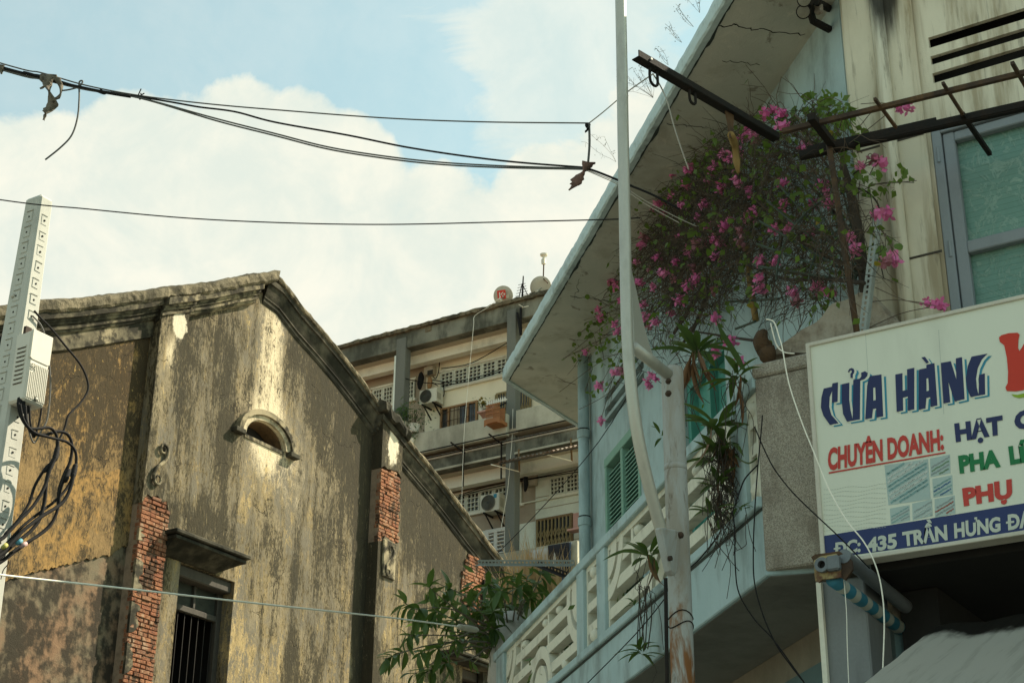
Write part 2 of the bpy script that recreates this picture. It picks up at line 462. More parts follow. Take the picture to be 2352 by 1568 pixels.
def creamwall(t):
    st = t.noise(t.pos((1, 1, .07)), 5.5, 6, .62, .3); st2 = t.noise(t.pos((1, 1, .12), (4, 4, 1)), 14, 5, .66, .2)
    b = t.noise(t.pos((1, 1, .5)), 1.7, 5, .6); nf = t.noise(t.pos(), 110, 2, .7)
    g = t.n('ShaderNodeNewGeometry').outputs['Position']; sep = t.n('ShaderNodeSeparateXYZ', i={0: g}); y, z = sep.outputs[1], sep.outputs[2]
    c = t.mix(t.ss(b, .4, .62), (.60, .56, .43), (.68, .64, .50))
    c = t.mix(t.math('MULTIPLY', t.ss(st, .46, .62), .75), c, (.30, .24, .145))
    c = t.mix(t.math('MULTIPLY', t.ss(st2, .54, .68), .55), c, (.17, .15, .105))
    # black leak below the roof edge beside the pipe
    lk = t.math('ADD', gauss(t, y, z, LEAK_Y, 9.4, .14, .9), t.math('MULTIPLY', gauss(t, y, z, LEAK_Y + .10, 9.3, .30, .7), .3))
    lm = t.ss(t.math('ADD', t.math('MULTIPLY', lk, .75), t.math('MULTIPLY', t.math('ADD', st2, st), .36)), .60, .98)
    c = t.mix(t.math('MULTIPLY', lm, .95), c, (.030, .028, .022))
    rs = t.math('MULTIPLY', gauss(t, y, z, LEAK_Y - .17, 9.2, .05, .8), .6)
    c = t.mix(rs, c, (.26, .18, .07))
    out(t, c, .9, t.math('ADD', t.math('MULTIPLY', nf, 1.0), t.math('MULTIPLY', st2, .3)), .35, .006, spec=.15)
LEAK_Y = PX(2055, 60, 10.1).y
M['cream'] = mat('streaked_cream_wall', creamwall)
def pebble(t):
    v = t.n('ShaderNodeTexVoronoi', i={'Vector': t.pos(), 'Scale': 62}); nf = t.noise(t.pos(), 150, 3, .7); b = t.noise(t.pos((1, 1, .5)), 2.2, 6, .65)
    c = t.mix(t.ss(nf, .38, .60), (.25, .22, .175), (.50, .45, .36))
    c = t.mix(t.math('MULTIPLY', t.ss(b, .48, .62), .6), c, (.20, .165, .125))
    out(t, c, .95, t.math('ADD', t.math('MULTIPLY', nf, 1.2), v.outputs[0]), .8, .012, spec=.1)
M['pebble'] = mat('pebble_dash', pebble)
M['panelcream'] = weathered('cast_concrete_screen', (.64, .62, .50), (.15, .135, .10), .6, 3, 2, 60, .25, .85, lo=.5, hi=.72)
M['lump'] = weathered('rough_render', (.36, .32, .25), (.13, .09, .055), .7, 4, 1.5, 60, .6, .95, lo=.45, hi=.65, bdist=.03)
M['galv'] = weathered('silver_paint_steel', (.46, .455, .39), (.30, .295, .25), .6, 6, 4, 60, .12, .42, .35, lo=.45, hi=.7, tone=.12)
def postmat(t):
    n = t.noise(t.pos((1, 1, .3)), 5, 6, .65, .4); n2 = t.noise(t.pos((1, 1, .35), (3, 1, 2)), 11, 6, .7, .5); nf = t.noise(t.pos(), 80, 3, .6)
    z = t.n('ShaderNodeSeparateXYZ', i={0: t.n('ShaderNodeNewGeometry').outputs['Position']}).outputs[2]
    c = t.mix(t.ss(n, .42, .62), (.36, .37, .345), (.30, .275, .225))
    c = t.mix(t.math('MULTIPLY', t.ss(n2, .56, .66), .7), c, (.15, .115, .08))
    low = t.ss(z, 4.9, 3.9)
    r = t.ss(t.math('ADD', t.math('MULTIPLY', n, .65), t.math('MULTIPLY', low, .16)), .43, .50)
    c = t.mix(t.math('MULTIPLY', r, low), c, (.20, .082, .022))
    out(t, c, .7, nf, .25, .005, .0, .3)
M['post'] = mat('rust_stained_pipe', postmat)
M['concrete'] = weathered('pale_concrete', (.46, .46, .40), (.28, .28, .24), .55, 2.5, 3, 70, .25, .85, lo=.46, hi=.72, tone=.18)
M['concdark'] = weathered('pole_recess', (.06, .058, .05), (.03, .03, .026), .5, 8, 1, 60, .2, .9)
M['plastic'] = weathered('cream_plastic', (.56, .535, .445), (.42, .39, .30), .4, 3, 2, 60, .04, .45, tone=.05)

M['cable'] = weathered('black_rubber', (.013, .013, .013), (.026, .025, .023), .6, 20, 1, 60, .1, .8, spec=.12, tone=.1)
M['cablegrey'] = weathered('grey_cable', (.085, .085, .075), (.045, .045, .04), .6, 14, 1, 60, .1, .55)
M['cablewhite'] = weathered('white_cable', (.86, .83, .70), (.70, .67, .55), .5, 14, 1, 60, .1, .6)
for nm, c in (('tape_pink', (.40, .27, .26)), ('tape_blue', (.06, .22, .28)), ('tape_yellow', (.33, .31, .07))):
    M[nm] = weathered(nm, c, c, .1, 5, 1, 40, .05, .6)
M['rag'] = weathered('dirty_rag', (.16, .14, .105), (.05, .042, .032), .8, 14, 2, 80, .5, .95, lo=.4, hi=.62)
M['ragred'] = weathered('faded_red_rag', (.17, .10, .078), (.06, .045, .034), .7, 10, 2, 80, .5, .95)
M['aptdark'] = weathered('grey_concrete_frame', (.21, .208, .16), (.050, .051, .038), .85, 1.3, 3, 30, .3, .92, col2=(.115, .118, .09), lo=.42, hi=.60)
M['aptcol'] = weathered('column_grey_paint', (.15, .155, .13), (.06, .066, .06), .6, 1.0, 4, 30, .15, .9)
M['aptlight'] = weathered('pale_beam', (.72, .69, .56), (.25, .24, .185), .75, .8, 1.5, 30, .2, .9, lo=.5, hi=.74)
M['aptparapet'] = weathered('stained_parapet', (.45, .43, .33), (.19, .18, .135), .8, .8, 3, 30, .25, .92, lo=.42, hi=.68)
M['aptcream'] = weathered('cream_wall', (.78, .71, .52), (.55, .48, .33), .4, 1.0, 2, 30, .1, .85, lo=.5, hi=.8, tone=.1)
M['aptbeige'] = weathered('brown_beige_wall', (.36, .30, .215), (.23, .19, .135), .5, 1.2, 2, 30, .1, .88)
M['aptwhite'] = weathered('white_green_wall', (.68, .70, .58), (.38, .39, .32), .4, 1.2, 2, 30, .1, .85)
M['aptsoffit'] = weathered('brown_soffit', (.44, .39, .29), (.27, .24, .18), .5, 1, 1, 30, .1, .9)
M['breeze'] = weathered('breeze_block_paint', (.56, .57, .46), (.26, .26, .215), .5, 4, 1, 40, .1, .85)
M['acwhite'] = weathered('ac_casing', (.60, .58, .46), (.30, .28, .22), .5, 3, 2, 50, .05, .5)
M['acgrille'] = weathered('ac_grille', (.055, .057, .05), (.03, .03, .028), .5, 8, 1, 50, .1, .6)
M['orangewood'] = weathered('varnished_wood', (.30, .165, .068), (.17, .088, .038), .5, 4, 3, 50, .1, .5)
M['curtain'] = weathered('pale_curtain', (.44, .37, .26), (.27, .20, .13), .5, 9, 8, 40, .1, .9)
M['glassdark'] = weathered('dark_pane', (.045, .042, .035), (.025, .024, .02), .5, 3, 1, 40, .02, .15, spec=.5)
M['gold'] = weathered('gold_grille_paint', (.26, .195, .085), (.15, .11, .05), .5, 6, 1, 50, .05, .5, .2)
M['brownframe'] = weathered('brown_frame_paint', (.20, .125, .055), (.11, .07, .034), .5, 6, 1, 50, .05, .6)
M['pink'] = weathered('pink_shelf_paint', (.52, .29, .235), (.40, .22, .17), .4, 4, 1, 50, .05, .7)
M['white'] = weathered('white_paint', (.62, .61, .53), (.45, .44, .37), .4, 4, 2, 50, .05, .6)
M['strip'] = weathered('translucent_strip', (.70, .70, .62), (.5, .5, .43), .3, 2, 1, 50, .05, .6)
M['rustsheet'] = weathered('rusty_sheet', (.13, .075, .045), (.06, .038, .026), .7, 4, 1, 50, .2, .8, col2=(.22, .19, .15))
M['dish'] = weathered('dish_paint', (.47, .43, .34), (.33, .29, .22), .5, 3, 1, 50, .05, .6)
M['red'] = weathered('red_print', (.55, .045, .028), (.45, .04, .025), .3, 4, 1, 50, .02, .55, tone=.05)
M['cageorange'] = weathered('bamboo_cage', (.30, .125, .042), (.20, .075, .026), .6, 9, 1, 50, .1, .6)
M['shirt_dark'] = weathered('dark_cloth', (.022, .021, .024), (.012, .012, .013), .5, 8, 2, 60, .4, .95)
M['jeans'] = weathered('blue_denim', (.06, .08, .105), (.035, .045, .06), .5, 12, 2, 80, .4, .95)
M['shirt_white'] = weathered('white_cloth', (.44, .43, .39), (.30, .29, .26), .5, 8, 2, 60, .4, .95)
M['shutter'] = weathered('green_shutter_paint', (.20, .36, .28), (.11, .22, .165), .5, 4, 2, 60, .15, .6, tone=.12)
M['doorteal'] = weathered('teal_door', (.075, .27, .215), (.04, .13, .11), .5, 3, 2, 60, .1, .45)
M['lavender'] = weathered('grey_blue_frame', (.235, .265, .28), (.15, .165, .175), .5, 3, 3, 60, .1, .65, tone=.12)
def netting(t):
    b = t.n('ShaderNodeTexBrick', offset=.5, i={'Vector': t.n('ShaderNodeMapping', i={0: t.n('ShaderNodeNewGeometry').outputs['Position'], 'Rotation': (pi / 2, 0, pi / 2)}).outputs[0],
            'Color1': (.13, .255, .21, 1), 'Color2': (.15, .28, .23, 1), 'Mortar': (.065, .17, .135, 1), 'Scale': 6.0, 'Mortar Size': .014, 'Mortar Smooth': .5, 'Brick Width': .25, 'Row Height': .25})
    cr = t.noise(t.pos((1, 1, 1), (2, 0, 3)), 4.0, 6, .6, 1.8)
    wr = t.ss(t.math('ABSOLUTE', t.math('SUBTRACT', cr, .5)), .0, .035, 1, 0)
    c = t.mix(t.math('MULTIPLY', wr, .55), b.outputs[0], (.30, .43, .36))
    c = t.mix(t.math('MULTIPLY', t.ss(t.noise(t.pos(), 1.6, 5, .6), .5, .7), .5), c, (.10, .17, .12))
    out(t, c, .45, t.math('ADD', cr, t.math('MULTIPLY', wr, .15)), .5, .04, spec=.35)
M['netting'] = mat('green_netted_plastic', netting)
M['signwhite'] = weathered('sign_face', (.66, .68, .56), (.46, .47, .385), .7, 1.4, 6, 80, .02, .5, tone=.05, lo=.5, hi=.8)
M['signframe'] = weathered('sign_frame', (.56, .53, .44), (.36, .33, .26), .5, 3, 1, 60, .1, .6)
for nm, c in (('navy', (.020, .028, .095)), ('navyband', (.022, .036, .125)), ('cyan', (.030, .235, .34)), ('signred', (.50, .050, .035)), ('bigred', (.53, .040, .018)), ('green', (.012, .165, .052)),
              ('bandtext', (.50, .53, .45)), ('lime', (.25, .38, .02)), ('bead1', (.38, .475, .44)), ('bead2', (.52, .56, .51)), ('beadteal', (.20, .34, .33)), ('beadgreen', (.16, .25, .15)),
              ('beadblue', (.07, .15, .26)), ('beadgrey', (.27, .31, .30)), ('beadred', (.32, .10, .07)), ('beadfaint', (.40, .44, .385))):
    M[nm] = weathered(nm, c, tuple(q * .8 for q in c), .4, 3, 1, 60, .02, .5, tone=.06)
M['tarp'] = mat('striped_tarpaulin', lambda t: out(t, t.mix(t.ss(t.math('SINE', t.math('ADD', t.math('MULTIPLY', t.n('ShaderNodeSeparateXYZ', i={0: t.n('ShaderNodeNewGeometry').outputs['Position']}).outputs[0], 38), t.math('MULTIPLY', t.noise(t.pos(), 6, 3), 2))), .1, .3), (.03, .15, .21), (.32, .34, .29)), .6))
M['yellowrust'] = weathered('peeling_yellow_plate', (.36, .29, .13), (.09, .028, .02), .9, 5, 1, 60, .4, .8, lo=.46, hi=.6)
M['greypipe'] = weathered('grey_pipe', (.15, .165, .17), (.08, .085, .085), .5, 4, 1, 50, .1, .5, .3)
M['shadecol'] = weathered('grey_sheet_column', (.19, .20, .195), (.08, .082, .078), .7, 3, 12, 50, .1, .6, .2)
def awning(t):
    g = t.n('ShaderNodeNewGeometry').outputs['Position']; sep = t.n('ShaderNodeSeparateXYZ', i={0: g})
    st = t.noise(t.pos((.18, 2.4, .18)), 6.5, 5, .65, .3); bl = t.noise(t.pos((.7, 1.2, 1)), 2.6, 4, .6)
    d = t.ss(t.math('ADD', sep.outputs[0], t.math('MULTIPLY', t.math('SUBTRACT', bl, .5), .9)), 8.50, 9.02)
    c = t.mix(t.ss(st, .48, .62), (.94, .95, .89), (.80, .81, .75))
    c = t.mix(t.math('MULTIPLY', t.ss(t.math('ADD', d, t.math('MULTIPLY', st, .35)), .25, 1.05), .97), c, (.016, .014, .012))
    b = t.n('ShaderNodeBsdfDiffuse', i={'Color': c}); tr = t.n('ShaderNodeBsdfTranslucent', i={'Color': c})
    m = t.n('ShaderNodeMixShader', i={0: .88, 1: b.outputs[0], 2: tr.outputs[0]})
    t.n('ShaderNodeOutputMaterial', i={0: m.outputs[0]})
M['awning'] = mat('milky_awning_sheet', awning)
def leafmat(name, a, b, edge=None, trans=.35):
    def f(t):
        r = t.n('ShaderNodeObjectInfo').outputs['Random']; n = t.noise(t.pos(), 9, 3, .6)
        c = t.mix(t.math('ADD', t.math('MULTIPLY', r, .6), t.math('MULTIPLY', n, .4)), a, b)
        p = t.n('ShaderNodeBsdfPrincipled', i={'Base Color': c, 'Roughness': .5, 'Specular IOR Level': .35})
        tr = t.n('ShaderNodeBsdfTranslucent', i={'Color': t.mix(.5, c, (.20, .30, .03))})
        m = t.n('ShaderNodeMixShader', i={0: trans, 1: p.outputs[0], 2: tr.outputs[0]})
        t.n('ShaderNodeOutputMaterial', i={0: m.outputs[0]})
    return mat(name, f)
M['leaf'] = leafmat('glossy_leaf', (.020, .052, .016), (.095, .165, .038), trans=.3)
M['fern'] = leafmat('strap_leaf', (.024, .055, .015), (.09, .145, .034), trans=.3)
M['boug'] = leafmat('bougainvillea_leaf', (.055, .115, .022), (.15, .225, .04), trans=.45)
M['bract'] = leafmat('magenta_bract', (.74, .10, .38), (.90, .30, .56), trans=.35)
M['bractfade'] = leafmat('faded_bract', (.34, .10, .17), (.42, .16, .20), trans=.3)
M['deadleaf'] = leafmat('dead_leaf', (.15, .075, .032), (.21, .11, .05), trans=.0)
M['yellowleaf'] = leafmat('yellow_leaf', (.30, .20, .02), (.36, .26, .03), trans=.4)
M['drygrass'] = leafmat('dry_grass', (.44, .28, .12), (.55, .38, .19), trans=.0)
M['twig'] = weathered('thorny_twig', (.10, .074, .05), (.05, .038, .026), .6, 20, 1, 60, .2, .9)
M['bark'] = weathered('dark_bark', (.055, .044, .033), (.025, .021, .017), .7, 8, 3, 60, .6, .95)
M['palebark'] = weathered('pale_stem', (.17, .145, .10), (.09, .075, .05), .6, 12, 2, 60, .3, .9)
M['bamboo'] = weathered('yellow_bamboo', (.25, .165, .055), (.12, .075, .03), .6, 8, 5, 60, .2, .8)
M['greenrod'] = weathered('green_painted_rod', (.055, .075, .055), (.03, .04, .03), .6, 8, 2, 60, .2, .8)
M['asphalt'] = weathered('asphalt', (.17, .165, .145), (.12, .115, .10), .5, 1, 1, 60, .4, .9)
M['paving'] = weathered('paving', (.48, .45, .37), (.36, .33, .26), .5, 1, 1, 60, .3, .9)
M['ground'] = weathered('bare_ground', (.36, .33, .25), (.28, .25, .19), .5, .3, 1, 10, .3, .95)
M['lining'] = weathered('vent_lining', (.12, .075, .038), (.04, .027, .016), .8, 6, 1, 60, .5, .95)
M['rim'] = weathered('pale_vent_rim', (.46, .39, .26), (.12, .10, .065), .8, 3.5, 1, 60, .5, .95, lo=.46, hi=.60)
M['palecable'] = weathered('dirty_pale_cable', (.34, .32, .26), (.22, .20, .16), .5, 12, 1, 60, .1, .7)
M['rooftile'] = weathered('roof_tiles', (.20, .09, .055), (.07, .05, .035), .7, 2, 1, 20, .4, .9)
M['lens'] = weathered('lamp_glass', (.22, .21, .16), (.09, .085, .065), .5, 9, 1, 40, .1, .3)
M['slot'] = weathered('slotted_angle_paint', (.20, .225, .205), (.12, .13, .118), .5, 8, 1, 50, .1, .6)
M['slotpale'] = weathered('pale_slotted_angle', (.34, .38, .35), (.22, .25, .23), .5, 8, 1, 50, .1, .6)
M['moss'] = weathered('mossy_lump', (.085, .05, .025), (.025, .02, .014), .8, 9, 1, 50, .8, .95, bdist=.03)
M['straw'] = weathered('straw_weed', (.10, .085, .055), (.06, .05, .035), .4, 20, 1, 50, .1, .9)
# ---------------------------------------------------------------- ground
def struct(mb, name, m):
    o = mb.build(name, m); o['kind'] = 'structure'; return o
struct(MB().poly([(-600, -600, -.15), (600, -600, -.15), (600, 600, -.15), (-600, 600, -.15)]), 'ground', M['ground'])
struct(MB().poly([(-60, -60, -.142), (6.2, -60, -.142), (6.2, 60, -.142), (-60, 60, -.142)]), 'road', M['asphalt'])
struct(MB().poly([(6.5, 10.9, -.138), (30.6, 10.9, -.138), (30.6, 16.8, -.138), (6.2, 16.8, -.138)]), 'side_road', M['asphalt'])
struct(MB().abox((6.2, -40, -.15), (30.5, 10.8, 0)), 'pavement', M['paving'])
struct(MB().abox((6.2, 17.0, -.15), (30.5, 18.65, 0)), 'side_pavement', M['paving'])

# ---------------------------------------------------------------- old gabled warehouse
YW, YP = 18.70, 18.45
old = thing('gable_building', 'old ochre gabled building with black mould stains, bare brick pilasters and an arched vent', 'building', (21, YW, 0))
YC = 18.32
lft = [(0, 699.5), (50, 692), (89, 688), (140, 684), (200, 680), (247, 674.7), (330, 666), (395.6, 655), (450, 650), (511, 641.8), (565, 631), (600, 625.5), (616.5, 623.7)]
rgt = [(626, 624.5), (638.7, 628.6), (650, 639), (658.5, 650), (701, 706), (747, 758.7), (790, 811), (833, 867.5), (879, 933), (935, 999), (1011, 1091), (1085, 1190), (1159, 1286)]
def xz(u, v, y=YC):
    p = PY(u, v, y); return (p.x, p.z)
YCR = 18.50                                                       # the right rake projects less
L = [xz(*p) for p in lft]; R = [xz(*p, YCR) for p in rgt]
sl = (L[-1][1] - L[0][1]) / (L[-1][0] - L[0][0])
sr = (R[-1][1] - R[4][1]) / (R[-1][0] - R[4][0])
L = [(11.6, L[0][1] - sl * (L[0][0] - 11.6))] + L
R = R + [(29.7, R[-1][1] + sr * (29.7 - R[-1][0]))]
rake = L + R
def resample(pts, step):
    o = []
    for (x0, z0), (x1, z1) in zip(pts, pts[1:]):
        n = max(1, int(sqrt((x1 - x0) ** 2 + (z1 - z0) ** 2) / step))
        o += [(x0 + (x1 - x0) * i / n, z0 + (z1 - z0) * i / n) for i in range(n)]
    return o + [pts[-1]]
def lin(p0, p1, step):
    return resample([p0, p1], step)
apx = L[-1]
EO = -EY
def rake_sweep(pts, prof, jit, name, m, yc=YC):
    path = []
    for i, (x, z) in enumerate(pts):
        path.append((V3((x, yc, z)), EO, EZ))
    mb = MB().sweep(path, prof, True, jit)
    return mb.build(name, m, old, smooth=False)
cap_prof = [(-.75, -.02), (-.45, .02), (-.12, .015), (0, -.03), (.012, -.10), (.0, -.19), (-.05, -.235), (-.4, -.24), (-.75, -.24)]
rp = resample(rake, .09)
rp = [(x, z + .018 * noise.noise((x * 1.7, 0, 3)) + .010 * noise.noise((x * 4.5, 2, 3))) for x, z in rp]
thin = [(a, b if b > -.15 else (-.115 if a > -.3 else -.13)) for a, b in cap_prof]
thin = [(-.75, -.02), (-.45, .02), (-.12, .015), (0, -.02), (.012, -.06), (0, -.105), (-.06, -.125), (-.75, -.13)]
ia_ = min(range(len(rp)), key=lambda i: abs(rp[i][0] - R[0][0]))
rake_sweep(rp[:ia_ + 1], cap_prof, .011, 'coping', M['coping'])
rake_sweep(rp[max(0, ia_ - 1):], thin, .008, 'coping', M['coping'], YCR)
mprof = [(-.37, -.22), (-.06, -.22), (-.07, -.335), (-.14, -.345), (-.14, -.385), (-.175, -.39), (-.175, -.43), (-.225, -.435), (-.225, -.465), (-.195, -.47), (-.20, -.515), (-.25, -.52), (-.25, -.56), (-.33, -.60), (-.37, -.60)]
lp = resample([(x, z) for x, z in L], .35); lp[-1] = apx
rr = resample([R[0]] + R[3:], .35)
rake_sweep(lp, mprof, .004, 'moulding', M['cornice'])
rprof = [(-.25, -.11), (-.03, -.12), (-.04, -.21), (-.07, -.22), (-.085, -.30), (-.12, -.40), (-.145, -.46), (-.145, -.49), (-.165, -.495), (-.165, -.56), (-.19, -.61), (-.25, -.61)]
rake_sweep(rr, rprof, .004, 'moulding', M['mould'], YCR)
# wall polygon (top edge lies behind the cornice)
def wall_top(x):
    for (x0, z0), (x1, z1) in zip(rake, rake[1:]):
        if x0 <= x <= x1: return z0 + (z1 - z0) * (x - x0) / (x1 - x0) - .30
    return 5
# pilasters
lx0 = (PY(330, 1143, YP).x + PY(280, 1568, YP).x) / 2; lx1 = (PY(394, 1155, YP).x + PY(351, 1568, YP).x) / 2
rx0 = (PY(866, 1300, YP).x + PY(856, 1540, YP).x) / 2; rx1 = (PY(918, 1200, YP).x + PY(911, 1430, YP).x) / 2
# window and vent openings in the centre bay
wx0, wx1 = PY(413.8, 1304, YW).x, PY(538, 1350, YW).x; wz1 = PY(413.8, 1304, YW).z + .10; wz0 = 6.0
ap0, ap1 = PY(561, 996, YW), PY(650, 1035.5, YW)
acx, acz, arx = (ap0.x + ap1.x) / 2, (ap0.z + ap1.z) / 2, (ap1.x - ap0.x) / 2
arh = (PY(590, 965, YW).z - acz) * 1.06
arch = [(acx + arx * cos(a), YW, acz + arh * sin(a)) for a in [pi * i / 14 for i in range(15)]]
w2x0, w2x1 = PY(1062, 1530, YW).x, PY(1128, 1550, YW).x; w2z1 = PY(1062, 1530, YW).z
outer = [(lx1 - .1, YW, 0), (29.45, YW, 0)] + [(x, YW, wall_top(x)) for x in [29.45, 27, 25, 23.5, 22.2, R[2][0], apx[0], 20.4, 19.6, lx1 - .1]]
win = [(wx0, YW, wz0), (wx1, YW, wz0), (wx1, YW, wz1), (wx0, YW, wz1)]
win2 = [(w2x0, YW, wz0 - 1), (w2x1, YW, wz0 - 1), (w2x1, YW, w2z1), (w2x0, YW, w2z1)]
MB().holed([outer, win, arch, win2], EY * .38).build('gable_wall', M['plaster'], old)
# left bay: grey base coat with a later ochre coat broken off along a ragged edge
lo = [(10.8, 0), (lx0 + .1, 0), (lx0 + .1, wall_top(lx0)), (16.5, wall_top(16.5)), (14.5, wall_top(14.5)), (11.9, wall_top(11.9)), (10.8, wall_top(11.9) - .4)]
MB().prism([(x, YW, z) for x, z in lo], EY * .38).build('left_bay_wall', M['base_plaster'], old)
edge = [(0, 1339), (18, 1331), (40, 1324), (62, 1317), (85, 1313), (103, 1307), (122, 1304), (140, 1297), (158, 1295), (185, 1287), (213, 1281), (236, 1276), (256, 1275), (264, 1266), (271, 1258), (283, 1254), (295, 1252), (312, 1249)]
ee = [xz(u, v, YW - .03) for u, v in edge]
e2 = []
for a, b in zip(ee, ee[1:]):
    for i in range(4):
        t = i / 4; e2.append((a[0] + (b[0] - a[0]) * t, a[1] + (b[1] - a[1]) * t + random.uniform(-.025, .025)))
e2 = [(10.9, ee[0][1] - .9)] + e2 + [(lx0 + .05, ee[-1][1])]
up_ = [(lx0 + .05, wall_top(lx0)), (16.5, wall_top(16.5)), (14.5, wall_top(14.5)), (11.9, wall_top(11.9)), (10.9, wall_top(11.9) - .4)]
MB().prism([(x, YW - .03, z) for x, z in e2 + up_], EY * .033).build('ochre_coat', M['ochre'], old)
fz = resample([p for p in L if p[0] < lx0 - .2] + [(lx0 + .05, wall_top(lx0) + .30)], .5)
MB().sweep([(V3((x, YC, z)), EO, EZ) for x, z in fz], [(-.36, -.57), (-.30, -.57), (-.30, -.86), (-.36, -.88)], True, .006).build('frieze', M['cornice'], old)
# body behind the front
MB().abox((10.9, YW + .38, 0), (11.3, 36, 10.2)).build('side_wall', M['base_plaster'], old)
MB().abox((29.05, YW + .38, 0), (29.45, 36, 11.4)).build('side_wall', M['base_plaster'], old)
for x0, z0, x1, z1 in ((10.9, 10.25, apx[0], apx[1] - .45), (apx[0], apx[1] - .45, 29.6, 11.5)):
    MB().prism([(x0, YW + .2, z0), (x1, YW + .2, z1), (x1, YW + .2, z1 + .12), (x0, YW + .2, z0 + .12)], EY * 17).build('roof_slope', M['rooftile'], old)

def pilaster(x0, x1, zt, jag, name):
    MB().abox((x0 + .01, YP + .035, 0), (x1 - .01, YW + .02, zt - .02)).build('pilaster_core', M['mortar'], old)
    top = [(x0, zt), (x1, zt)]
    MB().prism([(x, YP, z) for x, z in jag + [(x1, wall_top(x1) + .04), (x0, wall_top(x0) + .04)]], EY * (YW - YP + .02)).build(name, M['plaster'], old)
jz = PY(362, 1150, YP).z
jl = [(lx0, jz - .12), (lx0 + .10, jz + .05), (lx0 + .2, jz + .03), (lx0 + .33, jz + .09), (lx0 + .45, jz + .02), (lx1 - .1, jz + .06), (lx1, jz - .18)]
pilaster(lx0, lx1, jz, jl, 'pilaster_plaster')
rz1 = PY(890, 1078, YP).z; rz0 = PY(890, 1245, YP).z
jr = [(rx0, rz1 - .02), (rx0 + .1, rz1 + .05), (rx0 + .2, rz1 + .02), (rx1 - .14, rz1 + .07), (rx1, rz1 - .04)]
pilaster(rx0, rx1, rz1, jr, 'pilaster_plaster')
MB().prism([(x, YP, z) for x, z in [(rx0, 0), (rx1, 0), (rx1, rz0 + .12), (rx1 - .12, rz0 + .03), (rx0 + .22, rz0 + .10), (rx0 + .12, rz0 - .02), (rx0, rz0 - .05)]], EY * (YW - YP + .02)).build('pilaster_plaster', M['plaster'], old)
# thin skin of plaster left along the brick edge
def skin(x0, x1, z0, z1, n, side=1):
    pts = [(x0, z0)]
    for i in range(n + 1):
        pts.append((x1 + random.uniform(-.07, .05), z0 + (z1 - z0) * (i + .5) / (n + 1)))
    pts.append((x0, z1))
    MB().prism([(x, YP - .008, z) for x, z in pts], EY * .05).build('plaster_scab', M['cornice'], old)
for a, b, wd in ((1.55, 1.05, .16), (2.25, 1.75, .17), (2.9, 2.4, .12), (.75, .55, .1)):
    skin(lx0 - .004, lx0 + wd, jz - a, jz - b, 7)
# brick meshes
def brick_mesh(l):
    mb = MB(); h, d = .060, .10
    mb.abox((-l / 2, -.0, -h / 2), (l / 2, d, h / 2))
    me = mb.mesh('brick', M['brick'])
    bm = bmesh.new(); bm.from_mesh(me)
    bmesh.ops.bevel(bm, geom=[e for e in bm.edges if all(v.co.y < .01 for v in e.verts)], offset=.007, segments=1, affect='EDGES')
    for v in bm.verts:
        v.co += V3((random.uniform(-1, 1), random.uniform(-1, 1), random.uniform(-1, 1))) * .004
    bm.to_mesh(me); bm.free()
    return me
BM = {'s': [brick_mesh(.208) for _ in range(4)], 'h': [brick_mesh(.100) for _ in range(3)]}
NB = 0
def bricks(x0, x1, z0, z1, keep, yf):
    global NB
    rows = int((z1 - z0) / .072)
    for r in range(rows):
        z = z1 - .036 - r * .072 + random.uniform(-.004, .004)
        x = x0 + (0 if r % 2 else -.112) + random.uniform(-.02, .02)
        while x < x1:
            k = 'h' if random.random() < .25 else 's'
            l = .208 if k == 's' else .1
            a, b = max(x, x0 + .004), min(x + l, x1 - .004)
            if b - a > .05 and keep((a + b) / 2, z):
                piece('brick', random.choice(BM[k]), old, ((a + b) / 2, yf + random.uniform(-.012, .016), z), None, ((b - a) / l, 1, random.uniform(.93, 1.04)))
                NB += 1
            x += l + random.uniform(.011, .018)
zb = PY(315, 1568, YP).z
def inside(poly):
    def f(x, z):
        c = False
        for (xa, za), (xb, zb_) in zip(poly, poly[1:] + poly[:1]):
            if (za > z) != (zb_ > z) and x < (xb - xa) * (z - za) / (zb_ - za) + xa: c = not c
        return c
    return f
bricks(lx0, lx1, zb - .35, jz + .06, inside([(lx0 - .1, 0)] + [(x, z - .02) for x, z in jl] + [(lx1 + .1, jz - .2), (lx1 + .1, 0)]), YP + .004)
bricks(rx0, rx1, rz0 - .06, rz1 + .05, inside([(rx0 - .1, rz0 - .06), (rx0 + .12, rz0 - .02), (rx0 + .22, rz0 + .1), (rx1 - .12, rz0 + .03), (rx1, rz0 + .12)] + [(x, z - .02) for x, z in jr[::-1]]), YP + .004)
# patch of bare brick at the far right end: the skin has fallen off
pp = [(1080, 1270), (1096, 1273), (1110, 1281), (1122, 1294), (1140, 1322), (1128, 1345), (1113, 1355), (1112, 1400), (1108, 1458), (1090, 1452), (1076, 1430), (1066, 1390), (1060, 1345), (1068, 1300)]
pz = [xz(u, v, YW - .02) for u, v in pp]
MB().prism([(x, YW - .012, z) for x, z in pz], EY * .02).build('brick_bed', M['mortar'], old)
ks = inside(pz)
bricks(min(p[0] for p in pz), max(p[0] for p in pz), min(p[1] for p in pz), max(p[1] for p in pz), ks, YW - .036)
